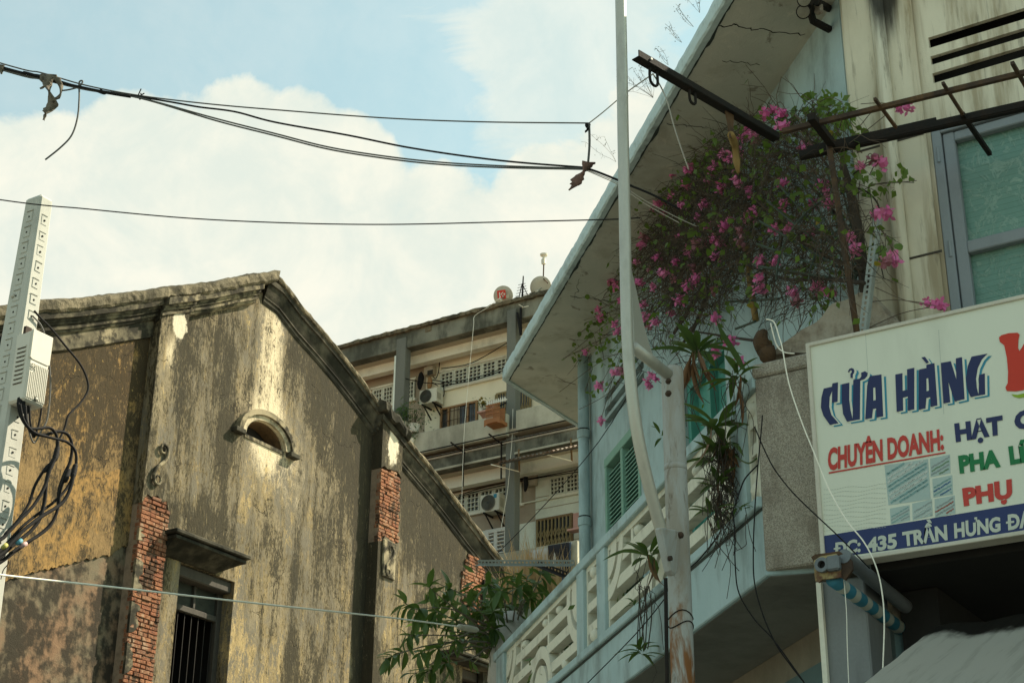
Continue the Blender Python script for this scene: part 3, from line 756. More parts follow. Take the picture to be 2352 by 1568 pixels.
# pilaster heads under the coping
for x0, x1, m in ((lx0 - .03, lx1 + .05, 'cornice'), (rx0 - .05, rx1 + .08, 'mould')):
    xs = [x0 + (x1 - x0) * i / 4 for i in range(5)]
    path = [(V3((x, YC - .11 if m == 'cornice' else YP - .10, wall_top(x) + .28)), EO, EZ) for x in xs]
    MB().sweep(path, [(a + .0, b) for a, b in mprof], True, .008).build('pilaster_cap', M[m], old)
xs = [rx0 - .10 + (rx1 - rx0 + .22) * i / 8 for i in range(9)]
MB().sweep([(V3((x, YP - .13, wall_top(x) + .31 + .05 * sin(i * 1.9))), EO, EZ) for i, x in enumerate(xs)], cap_prof, True, .022).build('pilaster_coping', M['mould'], old)
# arched vent: moulded hood with ears, dark hollow behind
ah = old
for ro, ri, dep, nm in ((1.46, 1.27, .11, 'hood_mould'), (1.27, 1.03, .06, 'arch_ring')):
    mb = MB(); n = 22
    for i in range(n):
        a0, a1 = pi * i / n, pi * (i + 1) / n
        q = [(acx + arx * r * cos(a), YW - dep, acz + arh * r * sin(a) * (1.0 if r < 1.3 else 1.05)) for r, a in ((ri, a0), (ro, a0), (ro, a1), (ri, a1))]
        mb.prism(q, EY * (dep + .02))
    mb.build(nm, M['cornice' if ro > 1.4 else 'rim'], old)
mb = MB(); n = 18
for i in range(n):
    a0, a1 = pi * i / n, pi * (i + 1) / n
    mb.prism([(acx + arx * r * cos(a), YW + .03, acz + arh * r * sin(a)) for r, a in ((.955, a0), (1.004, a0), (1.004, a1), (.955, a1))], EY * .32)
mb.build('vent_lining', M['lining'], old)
for sgn in (-1, 1):
    MB().box((acx + sgn * arx * 1.40, YW - .06, acz - .03), EX * .26, EY * .14, EZ * .09).build('hood_ear', M['mould'], old, bevel=.01)
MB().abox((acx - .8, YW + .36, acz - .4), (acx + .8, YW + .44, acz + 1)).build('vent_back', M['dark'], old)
MB().prism([(acx - arx, YW - .02, acz - .07), (acx + arx, YW - .02, acz - .07), (acx + arx, YW - .02, acz - .005), (acx - arx, YW - .02, acz - .005)], EY * .4).build('vent_sill', M['cornice'], old)
# windows: splayed hood, lintel, recess with transom and bars
def old_window(x0, x1, zt, hx0, hx1, hz, proj):
    yb = YW
    MB().abox((hx0, yb - proj, hz - .07), (hx1, yb + .02, hz)).build('hood_slab', M['mould'], old, bevel=.015)
    MB().abox((hx0 + .05, yb - proj + .05, hz - .15), (hx1 - .05, yb + .02, hz - .088)).build('hood_moulding', M['mould'], old, bevel=.01)
    # splayed underside
    b0, b1 = hz - .15, zt + .04
    mb = MB(); t0 = [(hx0 + .08, yb - proj + .10, b0), (hx1 - .08, yb - proj + .10, b0), (hx1 - .08, yb, b0), (hx0 + .08, yb, b0)]
    s0 = [(hx0 + .16, yb - .05, b1 - .03), (hx1 - .36, yb - .05, b1 - .03), (hx1 - .36, yb, b1 - .03), (hx0 + .16, yb, b1 - .03)]
    b = len(mb.v); mb.v += [V3(p) for p in t0 + s0]
    mb.f += [(0, 1, 5, 4), (1, 2, 6, 5), (2, 3, 7, 6), (3, 0, 4, 7), (3, 2, 1, 0), (4, 5, 6, 7)]
    mb.build('hood_splay', M['mould'], old)
    MB().abox((x0 + .004, yb + .06, zt - .20), (x1 - .004, yb + .30, zt - .004)).build('lintel', M['oldwood'], old, bevel=.02)
    wn = MB().abox((x0, yb + .30, zt - .62), (x1, yb + .36, zt - .12))
    fr = wn.build('window', M['greyglass'], old)
    f = MB()
    f.abox((x0, yb + .24, 5), (x0 + .09, yb + .34, zt - .12)).abox((x1 - .12, yb + .24, 5), (x1, yb + .34, zt - .12))
    f.abox((x0 + .09, yb + .24, zt - .70), (x1 - .12, yb + .34, zt - .60)).abox((x0 + .09, yb + .22, zt - .20), (x1 - .12, yb + .34, zt - .121))
    f.abox(((x0 + x1) / 2 - .03, yb + .25, zt - .6), ((x0 + x1) / 2 + .03, yb + .33, zt - .2))
    f.build('frame', M['oldwood'], fr, bevel=.01)
    for i in range(7):
        x = x0 + .18 + (x1 - x0 - .36) * i / 6
        MB().tube([(x, yb + .29, 5), (x, yb + .29, zt - .7)], .009, 6).build('bar', M['iron'], fr, smooth=True)
    for z in (zt - 1.95, zt - 3.2):
        MB().bar((x0 + .09, yb + .285, z), (x1 - .12, yb + .285, z), .012, .03).build('cross_bar', M['iron'], fr)
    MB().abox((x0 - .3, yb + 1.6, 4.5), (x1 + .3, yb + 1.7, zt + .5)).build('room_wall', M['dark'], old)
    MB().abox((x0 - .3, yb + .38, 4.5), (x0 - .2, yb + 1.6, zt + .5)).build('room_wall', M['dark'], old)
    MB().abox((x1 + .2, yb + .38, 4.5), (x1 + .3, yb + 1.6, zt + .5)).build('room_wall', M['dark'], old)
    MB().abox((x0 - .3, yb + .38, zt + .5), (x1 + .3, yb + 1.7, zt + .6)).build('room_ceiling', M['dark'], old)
hp = PY(407, 1210, YW - .5)
hq = PY(578, 1274, YW - .5)
old_window(wx0, wx1, wz1, hp.x, hq.x, hp.z, .5)
h2 = PY(1048, 1487, YW - .4)
old_window(w2x0, w2x1, w2z1, h2.x, w2x1 + .35, h2.z, .4)
# dark side pier beside the right window
q = PY(1113, 1330, YW - .1); q2 = PY(1150, 1330, YW - .1)
MB().abox((q.x, YW - .1, 0), (q2.x, YW + .02, q.z)).build('end_pier', M['mould'], old)
# wrought volutes on the pilasters
def volute(u0, v0, u1, v1, r):
    a, b = PY(u0, v0, YP - .04), PY(u1, v1, YP - .04)
    T_, n = 3.05, 72; pts = []; x = z = 0.0
    half = []
    for i in range(n):                                              # clothoid: an S with a volute at either end
        t = T_ * (i + .5) / n; x += cos(t * t * .95) * T_ / n; z += sin(t * t * .95) * T_ / n; half.append((x, z))
    cl_ = [(-p, -q) for p, q in half[::-1]] + [(0, 0)] + half
    an = radians(38); k = (a - b).length / 1.75; c = (a + b) / 2
    pts = [c + V3(((p * cos(an) - q * sin(an)) * k * .85, 0, (p * sin(an) + q * cos(an)) * k)) for p, q in cl_][::2]
    m = len(pts)
    MB().tube(pts, [.012 + .020 * sin(pi * (i + .5) / m) for i in range(m)], 6).build('scroll_ornament', M['cornice'], old, smooth=True)
volute(377, 1034, 362, 1098, .17)
volute(896, 1262, 893, 1312, .15)
MB().box(PY(893, 1285, YP - .02), EX * .42, EY * .05, EZ * .75).build('scroll_plaque', M['cornice'], old, bevel=.02)
print('bricks', NB)
# ---------------------------------------------------------------- apartment block behind
def a5(x, y): return (775.2 + .25634 * x, 574.2 + .25634 * y)
def a6(x, y): return (918.7 + .2563 * x, 918.7 + .2563 * y)
XA, XI, XB = 31.0, 31.5, 31.95
YR, YL = 17.56, 27.5
apt = thing('apartment_block', 'grey concrete frame apartment block with galleries, breeze blocks and rooftop dishes', 'building', (XB, 22, 0))
def A5(x, y, X): return PX(*a5(x, y), X)
def A6(x, y, X): return PX(*a6(x, y), X)
def slab(name, X0, X1, z0, z1, m, y0=YR, y1=YL, bevel=0.0, par=None):
    return MB().abox((X0, y0, z0), (X1, y1, z1)).build(name, M[m], par or apt, bevel=bevel)
zr1, zr0 = PX(1166, 700, XA).z, PX(1166, 739, XA).z
zc = A5(1520, 735, XI).z; zi = A5(1520, 815, XI).z
slab('roof_beam', XA, XA + .30, zr0, zr1, 'aptdark', bevel=.012)
slab('roof_slab', XA + .30, XB + 6, zc, zr1 - .02, 'aptsoffit')
pth = []
n = 90
for i in range(n + 1):
    y = YR + (YL - YR) * i / n
    h = .03 * noise.noise((y * 2.2, 1, 0)) + .03 * noise.noise((y * 7, 4, 0))
    pth.append((V3((XA, y, zr1 + h * .6)), EX, EZ))
MB().sweep(pth, [(-.10, -.02), (-.11, .05), (-.06, .10), (.2, .11), (.9, .08), (.9, -.02)], True, .012).build('roof_edge', M['coping'], apt)
p = A5(815, 690, XA); MB().box(p + V3((.05, 0, .0)), EX * .16, EY * .20, EZ * .26).build('roof_stub', M['coping'], apt, bevel=.02)
slab('inner_beam', XI, XI + .22, zi, zc - .004, 'aptlight')
# columns
for (u0, u1, v, zt) in ((911.5, 933, 800, zr0), (1163.5, 1184.5, 944, zr0)):
    y1, y0 = PX(u0, v, XA).y, PX(u1, v, XA).y
    MB().abox((XA - .03, y0, 0), (XA + .22, y1, zr0 + .30)).build('column', M['aptcol'], apt, bevel=.012)
cy1, cy0 = PX(904.5, 850, XA).y, PX(911.3, 850, XA).y
MB().tube([(XA, (cy0 + cy1) / 2, 8), (XA, (cy0 + cy1) / 2, A5(543, 945, XA).z)], .035, 8).build('drain_pipe', M['aptlight'], apt, smooth=True)
# upper gallery
zp1, zp0 = A6(810, 150, XA - .25).z, A6(950, 310, XA - .25).z
for k, (yy0, yy1) in enumerate(((YR, PX(1184.5, 980, XA - .25).y), (PX(1163.5, 980, XA - .25).y, YL))):
    slab('parapet', XA - .25, XA - .12, zp0 + (.05 if k == 0 else 0), zp1 + (.02 if k == 0 else 0), 'aptparapet', yy0, yy1, .01)
slab('gallery_floor', XA - .12, XB, zp0 + .06, zp0 + .18, 'aptsoffit')
zs1, zs0 = A6(895, 382, XA).z, A6(950, 505, XA).z
slab('floor_beam', XA, XA + .28, zs0, zs1, 'aptdark', bevel=.012)
slab('drip_strip', XA - .05, XA, zs1 - .06, zs1 + .01, 'strip')
slab('drip_edge', XA - .03, XA, zs0, zs0 + .05, 'aptparapet')
zc2 = A6(950, 588, XI).z; zi2 = A6(950, 690, XI).z
slab('inner_beam', XI, XI + .22, zi2, zc2 - .004, 'aptlight')
slab('gallery_ceiling', XA + .28, XB, zc2, zc2 + .1, 'aptsoffit')
zq1 = A6(1303, 1302, XA - .25).z
slab('parapet', XA - .25, XA - .12, zq1 - .85, zq1, 'aptparapet', bevel=.01)
slab('gallery_floor', XA - .12, XB, zq1 - .85, zq1 - .75, 'aptsoffit')
slab('floor_beam', XA, XA + .28, zq1 - 1.6, zq1 - 1.0, 'aptdark')
# back walls, painted in fields
ycr = A5(790, 1300, XB).y
slab('gallery_wall', XB, XB + .2, zp0, zc, 'aptcream', YR, ycr)
slab('gallery_wall', XB, XB + .2, zp0, zc, 'aptbeige', ycr, YL)
yw = A6(1215, 900, XB).y
zsp = A6(1100, 1105, XB).z
slab('gallery_wall', XB, XB + .2, zq1 - .8, zc2, 'aptwhite', YR, yw)
slab('gallery_wall', XB, XB + .2, zsp, zc2, 'aptbeige', yw, YL)
slab('gallery_wall', XB, XB + .2, zq1 - .8, zsp, 'aptwhite', yw, YL)
slab('end_wall', XA + .3, XB + 6, 0, zr1 - .05, 'aptparapet', YR - .2, YR - .004)
slab('end_wall', XA + .3, XB + 6, 0, zr1 - .05, 'aptparapet', YL + .004, YL + .2)
slab('lower_front', XA + .05, XA + .3, 0, zq1 - 1.6, 'aptparapet', YR, YL)
slab('back_wall', XB + 5.8, XB + 6, 0, zc, 'aptparapet', YR, YL)
# siding joints of the white walls
for i in range(6):
    z = zq1 + .15 + i * .30
    if z < zc2 - .4:
        MB().abox((XB - .008, YR, z), (XB - .002, yw - .01, z + .018)).build('siding_joint', M['aptbeige'], apt)
# breeze block panels
def breeze(y0, y1, z0, z1, nb, nc, nr, X=XB, clip=None):
    wdt = (y1 - y0) / nb; hgt = z1 - z0
    o = [(X - .05, -wdt / 2, -hgt / 2), (X - .05, wdt / 2, -hgt / 2), (X - .05, wdt / 2, hgt / 2), (X - .05, -wdt / 2, hgt / 2)]
    mg = .035; holes = []
    cw, ch = (wdt - 2 * mg) / nc, (hgt - 2 * mg) / nr
    for i in range(nc):
        for j in range(nr):
            a, b = -wdt / 2 + mg + i * cw + .011, -hgt / 2 + mg + j * ch + .011
            holes.append([(X - .05, a, b), (X - .05, a + cw - .022, b), (X - .05, a + cw - .022, b + ch - .022), (X - .05, a, b + ch - .022)])
    for l in [o] + holes:
        for k, q in enumerate(l): l[k] = (q[0] - X, q[1], q[2])
    me = MB().holed([o] + holes, EX * .045).mesh('breeze_block', M['breeze'])
    for i in range(nb):
        piece('breeze_block', me, apt, (X, y0 + wdt * (i + .5), (z0 + z1) / 2), None, (1, .985, 1))
    MB().abox((X - .075, y0 - .05, z0 - .07), (X - .003, y1 + .05, z0 - .004)).build('breeze_sill', M['aptlight'], apt)
    MB().abox((X - .075, y0 - .05, z1 + .004), (X - .003, y1 + .05, z1 + .05)).build('breeze_head', M['aptlight'], apt)
    MB().abox((X - .004, y0, z0), (X - .001, y1, z1)).build('breeze_shadow_box', M['glassdark'], apt)  # dark sheet painted for the shade behind the block holes
def yz(a, b): return (min(a.y, b.y), max(a.y, b.y), min(a.z, b.z), max(a.z, b.z))
p0, p1 = A5(925, 1250, XB), A5(1560, 938, XB)
breeze(p1.y, p0.y, A5(925, 1255, XB).z, A5(925, 1108, XB).z, 5, 3, 4)
p0, p1 = A5(320, 1320, XB), A5(700, 1200, XB)
breeze(p1.y, p0.y, A5(700, 1330, XB).z, A5(700, 1165, XB).z, 4, 3, 4)
p0, p1 = A6(480, 900, XB), A6(1098, 800, XB)
breeze(p1.y, p0.y, A6(1098, 925, XB).z, A6(1098, 740, XB).z, 5, 3, 4)
p0, p1 = A6(1345, 800, XB), A6(1640, 700, XB)
breeze(p1.y, p0.y, A6(1350, 868, XB).z, A6(1350, 700, XB).z, 2, 4, 4)
# windows
def opening(pts, m, X, d=.03):
    return MB().prism([A(x, y, X) for A, x, y in pts], EX * d)
def lattice(mb, y0, y1, z0, z1, X, n, r=.012):
    for i in range(n + 1):
        y = y0 + (y1 - y0) * i / n
        mb.bar((X, y, z0), (X, y, z1), r * 2, r * 2, EX)
    zm = z0 + (z1 - z0) * .66
    for i in range(n):
        ya, yb_ = y0 + (y1 - y0) * i / n, y0 + (y1 - y0) * (i + 1) / n
        for a, b in ((z0, (z0 + zm) / 2), ((z0 + zm) / 2, zm)):
            mb.bar((X - .012, ya, a), (X - .012, yb_, b), r, r * 1.4, EX); mb.bar((X - .02, yb_, a), (X - .02, ya, b), r, r * 1.4, EX)
def window_frame(y0, y1, z0, z1, X, m, t=.07, par=None, mull=()):
    mb = MB()
    mb.abox((X - .06, y0, z0), (X, y0 + t, z1)).abox((X - .06, y1 - t, z0), (X, y1, z1)).abox((X - .06, y0 + t, z1 - t), (X, y1 - t, z1)).abox((X - .06, y0 + t, z0), (X, y1 - t, z0 + t))
    for q in mull: mb.abox((X - .055, q - t / 2, z0 + t), (X - .002, q + t / 2, z1 - t))
    return mb.build('frame', M[m], par, bevel=.006)
y1, y0 = A5(928, 1500, XB).y, A5(1262, 1420, XB).y
z1 = A5(1262, 1348, XB).z; z0 = z1 - 1.1
wn = MB().abox((XB - .02, y0, z0), (XB - .003, y1, z1)).build('window', M['glassdark'], apt)
m1, m2 = A5(1003, 1480, XB).y, A5(1175, 1440, XB).y
window_frame(y0, y1, z0, z1, XB - .004, 'orangewood', .055, wn, (m1, m2))
cu = MB(); pts = []
nn = 40
for i in range(nn + 1):
    y = m1 - .05 + (m2 + .28 - m1 + .02) * i / nn
    pts.append((XB - .035 + .012 * sin(i * 1.9), y))
for (xa, ya), (xb, yb_) in zip(pts, pts[1:]):
    cu.poly([(xa, ya, z0 + .06), (xb, yb_, z0 + .06), (xb, yb_, z1 - .06), (xa, ya, z1 - .06)])
cu.build('curtain', M['curtain'], wn)
g = MB()
for i in range(9):
    y = y0 + .1 + (y1 - y0 - .2) * i / 8
    g.bar((XB - .075, y, z0), (XB - .075, y, z1 - .05), .012, .012, EX)
for i in range(4):
    z = z0 + .2 + i * .25
    g.bar((XB - .08, y0 + .06, z), (XB - .08, y1 - .06, z), .010, .010, EX)
g.build('window_grille', M['rust'], wn)
y1, y0 = A5(1428, 1350, XB).y, A5(1740, 1300, XB).y
z1 = A5(1520, 1268, XB).z; z0 = z1 - 1.2
wn = MB().abox((XB - .02, y0, z0), (XB - .003, y1, z1)).build('window', M['glassdark'], apt)
window_frame(y0, y1, z0, z1, XB - .004, 'gold', .05, wn)
mb = MB(); lattice(mb, y0, y1, z0, z1 - .05, XB - .07, 14); mb.build('window_grille', M['gold'], wn)
y1, y0 = A6(1228, 1150, XB).y, A6(1556, 1100, XB).y
z1 = A6(1555, 1012, XB).z; z0 = z1 - 1.05
wn = MB().abox((XB - .02, y0, z0), (XB - .003, y1, z1)).build('window', M['glassdark'], apt)
window_frame(y0, y1, z0, z1, XB - .004, 'brownframe', .06, wn)
mb = MB(); lattice(mb, y0 + .05, y1 - .05, z0 + .28, z1 - .06, XB - .07, 9, .015); mb.build('window_grille', M['gold'], wn)
MB().abox((XB - .09, y0 + .05, z0 - .4), (XB - .06, y1 - .05, z0 + .28)).build('lower_panel', M['brownframe'], wn)
# louvred shutters low behind the column
y1, y0 = A6(775, 1230, XB).y, A6(1052, 1200, XB).y
z1 = A6(1052, 1120, XB).z; z0 = z1 - 1.25
wn = MB().abox((XB - .02, y0, z0), (XB - .003, y1, z1)).build('shutter', M['glassdark'], apt)
mm = [y0 + (y1 - y0) * q for q in (1 / 3, 2 / 3)]
window_frame(y0, y1, z0, z1, XB - .01, 'white', .10, wn, mm)
sl = MB().box((0, 0, 0), EX * .05 + EZ * -.02, EY * ((y1 - y0) / 3 - .10), EZ * .03).mesh('slat', M['white'])
for c in range(3):
    for i in range(11):
        o = piece('slat', sl, wn, (XB - .05, y0 + (y1 - y0) * (c + .5) / 3, z0 + .14 + i * .095))
# iron frame under the parapet
mb = MB()
yl0, yl1 = A6(1580, 190, XA - .5).y, A6(190, 465, XA - .5).y
za, zb_ = A6(200, 462, XA - .55).z, zs1 + .05
mb.bar((XA - .55, YR, za), (XA - .55, yl1 + 1, za), .025, .025).bar((XA - .08, YR, za + .02), (XA - .08, yl1 + 1, za + .02), .025, .025)
for u in (480, 820): 
    q = A6(u, 400, XA - .5).y
    mb.bar((XA - .62, q, za + .05), (XA, q, za - .02), .03, .03); mb.bar((XA - .06, q, za), (XA - .06, q, za - .9), .03, .03, EX)
mb.build('awning_frame', M['iron'], apt)
# wires and pipes slung along the galleries
def wires(lst, r, m, par, name='wire'):
    for l in lst:
        MB().tube(catmull(l, 6), r, 5).build(name, M[m], par, smooth=True)
wires([[A5(930, 1060, XB - .1), A5(1200, 1010, XB - .15), A5(1520, 830, XI)], [A5(930, 1190, XB - .2), A5(1240, 1140, XB - .2), A5(1560, 1030, XB - .2)], [A5(930, 1215, XB - .2), A5(1240, 1160, XB - .2), A5(1560, 1045, XB - .2)],
       [A5(610, 1150, XA), A5(760, 1185, XI), A5(960, 1200, XB - .2)], [A5(1000, 1190, XB - .15), A5(820, 1160, XB - .15), A5(900, 1215, XB - .15)],
       [A5(915, 985, XB - .1), A5(905, 1090, XB - .1), A5(880, 1150, XB - .1), A5(855, 1130, XB - .1)], [A5(945, 1200, XB - .1), A5(955, 1290, XB - .1), A5(920, 1345, XB - .1), A5(900, 1390, XB - .1)],
       [A6(1030, 720, XB - .1), A6(1230, 690, XB - .2), A6(1600, 620, XB - .2)], [A6(1030, 735, XB - .1), A6(1230, 697, XB - .2), A6(1600, 640, XB - .2)],
       [A6(530, 850, XB - .15), A6(750, 780, XB - .15), A6(1100, 705, XB - .15)], [A6(530, 862, XB - .15), A6(750, 800, XB - .15), A6(1100, 722, XB - .15)]], .012, 'cable', apt)
wires([[A6(1030, 940, XB - .03), A6(1330, 880, XB - .03), A6(1600, 830, XB - .03)], [A6(1022, 660, XB - .1), A6(1250, 622, XB - .1)]], .022, 'aptlight', apt, 'conduit')
wires([[A5(1610, 560, XA - .06), A5(1640, 760, XA - .06)], [A5(1640, 520, XA - .02), A5(1645, 760, XA - .02)]], .03, 'cable', apt, 'conduit')
# electricity meter cupboard with hanging coil
MB().box(A5(830, 1085, XB - .1), EX * .2, EY * .28, EZ * .24).build('fuse_box', M['aptbeige'], apt, bevel=.02)
MB().box(A5(830, 1095, XB - .21), EX * .02, EY * .16, EZ * .12).build('fuse', M['glassdark'], apt)
def lump(p, r, m, name, par, sq=(1, 1, 1)):
    mb = MB().ball(p, r, 10, sq)
    mb.v = [v + V3((noise.noise(v * 6), noise.noise(v * 6 + V3((5, 0, 0))), noise.noise(v * 6 + V3((0, 5, 0))))) * r * .35 for v in mb.v]
    return mb.build(name, M[m], par, smooth=True)
lump(A5(745, 1165, XB - .2), .14, 'cable', 'cable_coil', apt, (.6, .6, 2.0))
lump(A5(825, 1190, XB - .2), .08, 'orangewood', 'hanging_sack', apt, (.8, 1, 2.2))
lump(A6(1130, 730, XB - .2), .11, 'cable', 'cable_coil', apt, (.6, .6, 2.3))
MB().box(A6(1170, 700, XB - .1), EX * .15, EY * .35, EZ * .4).build('fuse_box', M['aptbeige'], apt, bevel=.02)
# corrugated awning, a thing of its own
q0, q1 = A6(880, 553, 30.3), A6(1640, 385, 30.3)
aw = thing('corrugated_awning', 'rusty corrugated sheet awning on struts over the lower gallery of the grey block', 'awning', (30.3, q1.y, q0.z))
mb = MB(); ny = 90
y0, y1 = q1.y, q0.y
for i in range(ny + 1):
    y = y0 + (y1 - y0) * i / ny; dz = .022 * sin(i * 1.4)
    mb.v += [V3((30.3, y, q0.z + dz)), V3((31.05, y, q0.z + .30 + dz)), V3((30.3, y, q0.z + dz - .006)), V3((31.05, y, q0.z + .294 + dz))]
for i in range(ny):
    b = 4 * i
    mb.f += [(b, b + 4, b + 5, b + 1), (b + 2, b + 3, b + 7, b + 6), (b, b + 2, b + 6, b + 4)]
mb.build('sheet', M['rustsheet'], aw)
MB().bar((30.35, y0, q0.z - .035), (30.35, y1, q0.z - .035), .03, .03).build('rail', M['oldwood'], aw)
for u, v in ((1070, 640), (1540, 545)):
    b = A6(u, v, 31.0)
    MB().bar((31.0, b.y, b.z), (30.97, b.y, b.z + .55), .035, .035, EY).build('strut', M['brownframe'], aw)
    MB().bar((30.4, b.y + .42, q0.z + .02), b, .018, .018).build('brace', M['aptlight'], aw)
# air conditioners
def ac(name, label, yl, yr, zt, zbm, X, fr=.29):
    t = thing(name, label, 'air conditioner', (X + .16, (yl + yr) / 2, zbm), 'air conditioners on the gallery walls')
    d = .32
    MB().abox((X, yr, zbm), (X + d, yl, zt)).build('casing', M['acwhite'], t, bevel=.015)
    cy = yl - (zt - zbm) * .5 - .02; cz = (zt + zbm) / 2; r = (zt - zbm) * .42
    MB().lathe((X - .004, cy, cz), -EX, [(r, 0), (r, .004), (r * .2, .006)], 24).build('fan_grille', M['acgrille'], t)
    mb = MB()
    for k in range(6):
        rr_ = r * (1 - k * .15); ring = [(X - .016, cy + rr_ * cos(a), cz + rr_ * sin(a)) for a in [2 * pi * i / 24 for i in range(25)]]
        mb.tube(ring, .006 if k else .014, 4, False)
    mb.build('grille_ring', M['aptdark'], t)
    MB().abox((X + .02, yr - .004, zbm + .1), (X + .2, yr - .001, zt - .12)).build('side_vent', M['aptparapet'], t)
    for y in (yl - .12, yr + .1):
        MB().bar((X - .03, y, zbm - .02), (XB, y, zbm - .02), .03, .04).bar((X + .05, y, zbm - .03), (XB, y, zbm - .30), .025, .03).build('bracket', M['iron'], t)
    return t
Xc = XB - .40
b0, b1, b2 = A5(728, 1388, Xc), A5(885, 1352, Xc), A5(728, 1262, Xc)
ac('air_conditioner', 'white air conditioner beside the long breeze block panel on the upper gallery', b0.y, b1.y, b2.z, b0.z, Xc)
b0, b1, b2 = A6(716, 1012, Xc), A6(888, 975, Xc), A6(716, 855, Xc)
t = ac('air_conditioner', 'white air conditioner hung in front of the breeze blocks on the lower gallery', b0.y, b1.y, b2.z, b0.z, Xc)
MB().abox((Xc - .006, b1.y + .07, b2.z - .13), (Xc - .002, b1.y + .16, b2.z - .03)).build('sticker', M['cyan'], t)
MB().abox((Xc - .006, b1.y + .19, b2.z - .10), (Xc - .002, b1.y + .26, b2.z - .05)).build('sticker', M['cyan'], t)
# roof dishes, antenna, horn
def dish(label, c, r, look, logo):
    t = thing('satellite_dish', label, 'satellite dish', c - EZ * r, 'satellite dishes on the roof edge')
    d = V3(look).normalized()
    prof = [(r * .02, r * .16)] + [(r * i / 8, r * .16 * (1 - (i / 8) ** 2)) for i in range(1, 9)]
    MB().lathe(c - d * r * .16, -d, [(a, h) for a, h in prof] + [(r, -.012), (r * .5, -.03 + r * .13)], 28).build('reflector', M['dish'], t, smooth=True)
    MB().tube([c + d * r * .02 + V3((0, -.7 * r, -.75 * r)) * .2, c + d * r * .9 + V3((0, .1, -.5)) * r], .014, 5).build('feed_arm', M['aptdark'], t)
    MB().lathe(c + d * r * .9 + V3((0, .1, -.5)) * r, -d, [(.03, 0), (.05, .05), (.05, .12), (.03, .16)], 8).build('feed_horn', M['dish'], t)
    MB().tube([c - d * .12, c - d * .16 - EZ * .3, c - EZ * (r + .25) + V3((.1, 0, 0))], .03, 6).build('mount', M['rust'], t)
    return t, d
cc = PX(1155, 679, XA + .25); dr = 21 / 1155 * 0 + (PX(1155, 658, XA + .25).z - cc.z)
LK = V3((-.90, -.22, -.38))
t, d = dish('round satellite dish with a red square logo on the roof edge', cc, dr, LK, True)
xx = EZ.cross(d).normalized(); yy = d.cross(xx)
o = cc + d * (.03) + yy * .03 - xx * .02
sq = .11
mb = MB().prism([o - xx * sq - yy * sq, o + xx * sq - yy * sq, o + xx * sq + yy * sq, o - xx * sq + yy * sq], d * .008); mb.build('logo_panel', M['red'], t)
ko = o + d * .012
kk = MB()
for pl in ([(-.06, -.06), (-.03, -.06), (-.03, .06), (-.06, .06)], [(-.028, .0), (.03, .06), (.062, .06), (.006, .0)], [(-.012, .018), (.006, .0), (.062, -.06), (.03, -.06)], [(.05, -.010), (.10, -.010), (.10, .012), (.05, .012)], [(.066, -.03), (.086, -.03), (.086, -.011), (.066, -.011)], [(.066, .013), (.086, .013), (.086, .032), (.066, .032)]):
    kk.prism([ko + xx * a + yy * b for a, b in pl], d * .004)
kk.build('logo_letter', M['white'], t)
gq = o + xx * .14 - yy * .06
MB().prism([gq - xx * .03 - yy * .05, gq + xx * .05 - yy * .05, gq + xx * .05 + yy * .06, gq - xx * .03 + yy * .02], d * .007).build('logo_leaf', M['aptparapet'], t)
cc = PX(1241, 659, XA + .5); 
dish('plain satellite dish half hidden by the canopy edge, below the horn', cc, dr * 1.08, LK, False)
MB().box(PX(1238, 688, XA + .5), EX * .4, EY * .35, EZ * .3).build('dish_plinth', M['coping'], apt, bevel=.02)
bp = PX(1199, 697, XA + .2); tp = PX(1202, 634, XA + .2)
an = thing('antenna_mast', 'black rooftop antenna mast between the two satellite dishes', 'antenna', bp)
MB().tube([bp, tp], [.03, .016], 6).build('mast', M['iron'], an)
mb = MB()
for i in range(7):
    z = .08 + i * .075; q = bp + EZ * z
    mb.bar(q + V3((-.02, .22 - i * .02, 0)), q + V3((0, -.22 + i * .02, 0)), .010, .010)
for s in (-1, 1): mb.bar(bp + EZ * .55, bp + V3((.1, s * .22, -.02)), .018, .018)
mb.build('element', M['iron'], an)
mb = MB(); mb.bar(PX(1180, 692, XA + .1), PX(1200, 704, XA - .05), .02, .02).bar(PX(1200, 706, XA), PX(1214, 703, XA), .02, .02)
mb.build('tripod', M['aptlight'], an)
h0, h1 = PX(1248, 640, XA + .5), PX(1249, 584, XA + .5)
hn = thing('rooftop_horn', 'cream funnel shaped horn on a thin pole above the plain dish', 'horn', h0)
MB().tube([PX(1258, 650, XA + .4), h0, PX(1249, 608, XA + .5)], .018, 5).build('pole', M['rust'], hn)
MB().box(PX(1248.5, 601, XA + .5), EX * .10, EY * .10, EZ * .16).build('control_box', M['plastic'], hn, bevel=.02)
MB().lathe(PX(1249, 594, XA + .5), EZ, [(.03, 0), (.04, .05), (.09, .08), (.10, .12), (.06, .125)], 12).build('funnel', M['plastic'], hn)
# loose white cable hanging down the block
wc = MB().tube(catmull([PX(1150, 682, 30.9), PX(1120, 706, 30.85), PX(1091, 725, 30.8), PX(1088, 745, 30.7), PX(1083, 800, 30.6), PX(1067, 980, 30.55), PX(1061, 1140, 30.55), PX(1061, 1180, 30.55)], 5), .0055, 5).build('hanging_wire', M['cablewhite'], loc=(30.9, 20, 17), smooth=True)
tag(wc, 'thin white cable hanging from the logo dish down the grey block', 'cable')
wc = MB().tube(catmull([A6(1012, 80, XA - .1), A6(1005, 330, XA - .1), A6(990, 520, XA - .1), A6(965, 800, XA - .12), A6(930, 1010, XA - .15), A6(905, 1150, XA - .15)], 5), .006, 5).build('hanging_wire', M['cablewhite'], loc=(30.9, 19.5, 15), smooth=True)
tag(wc, 'pale cable running down the front of the right grey column', 'cable')
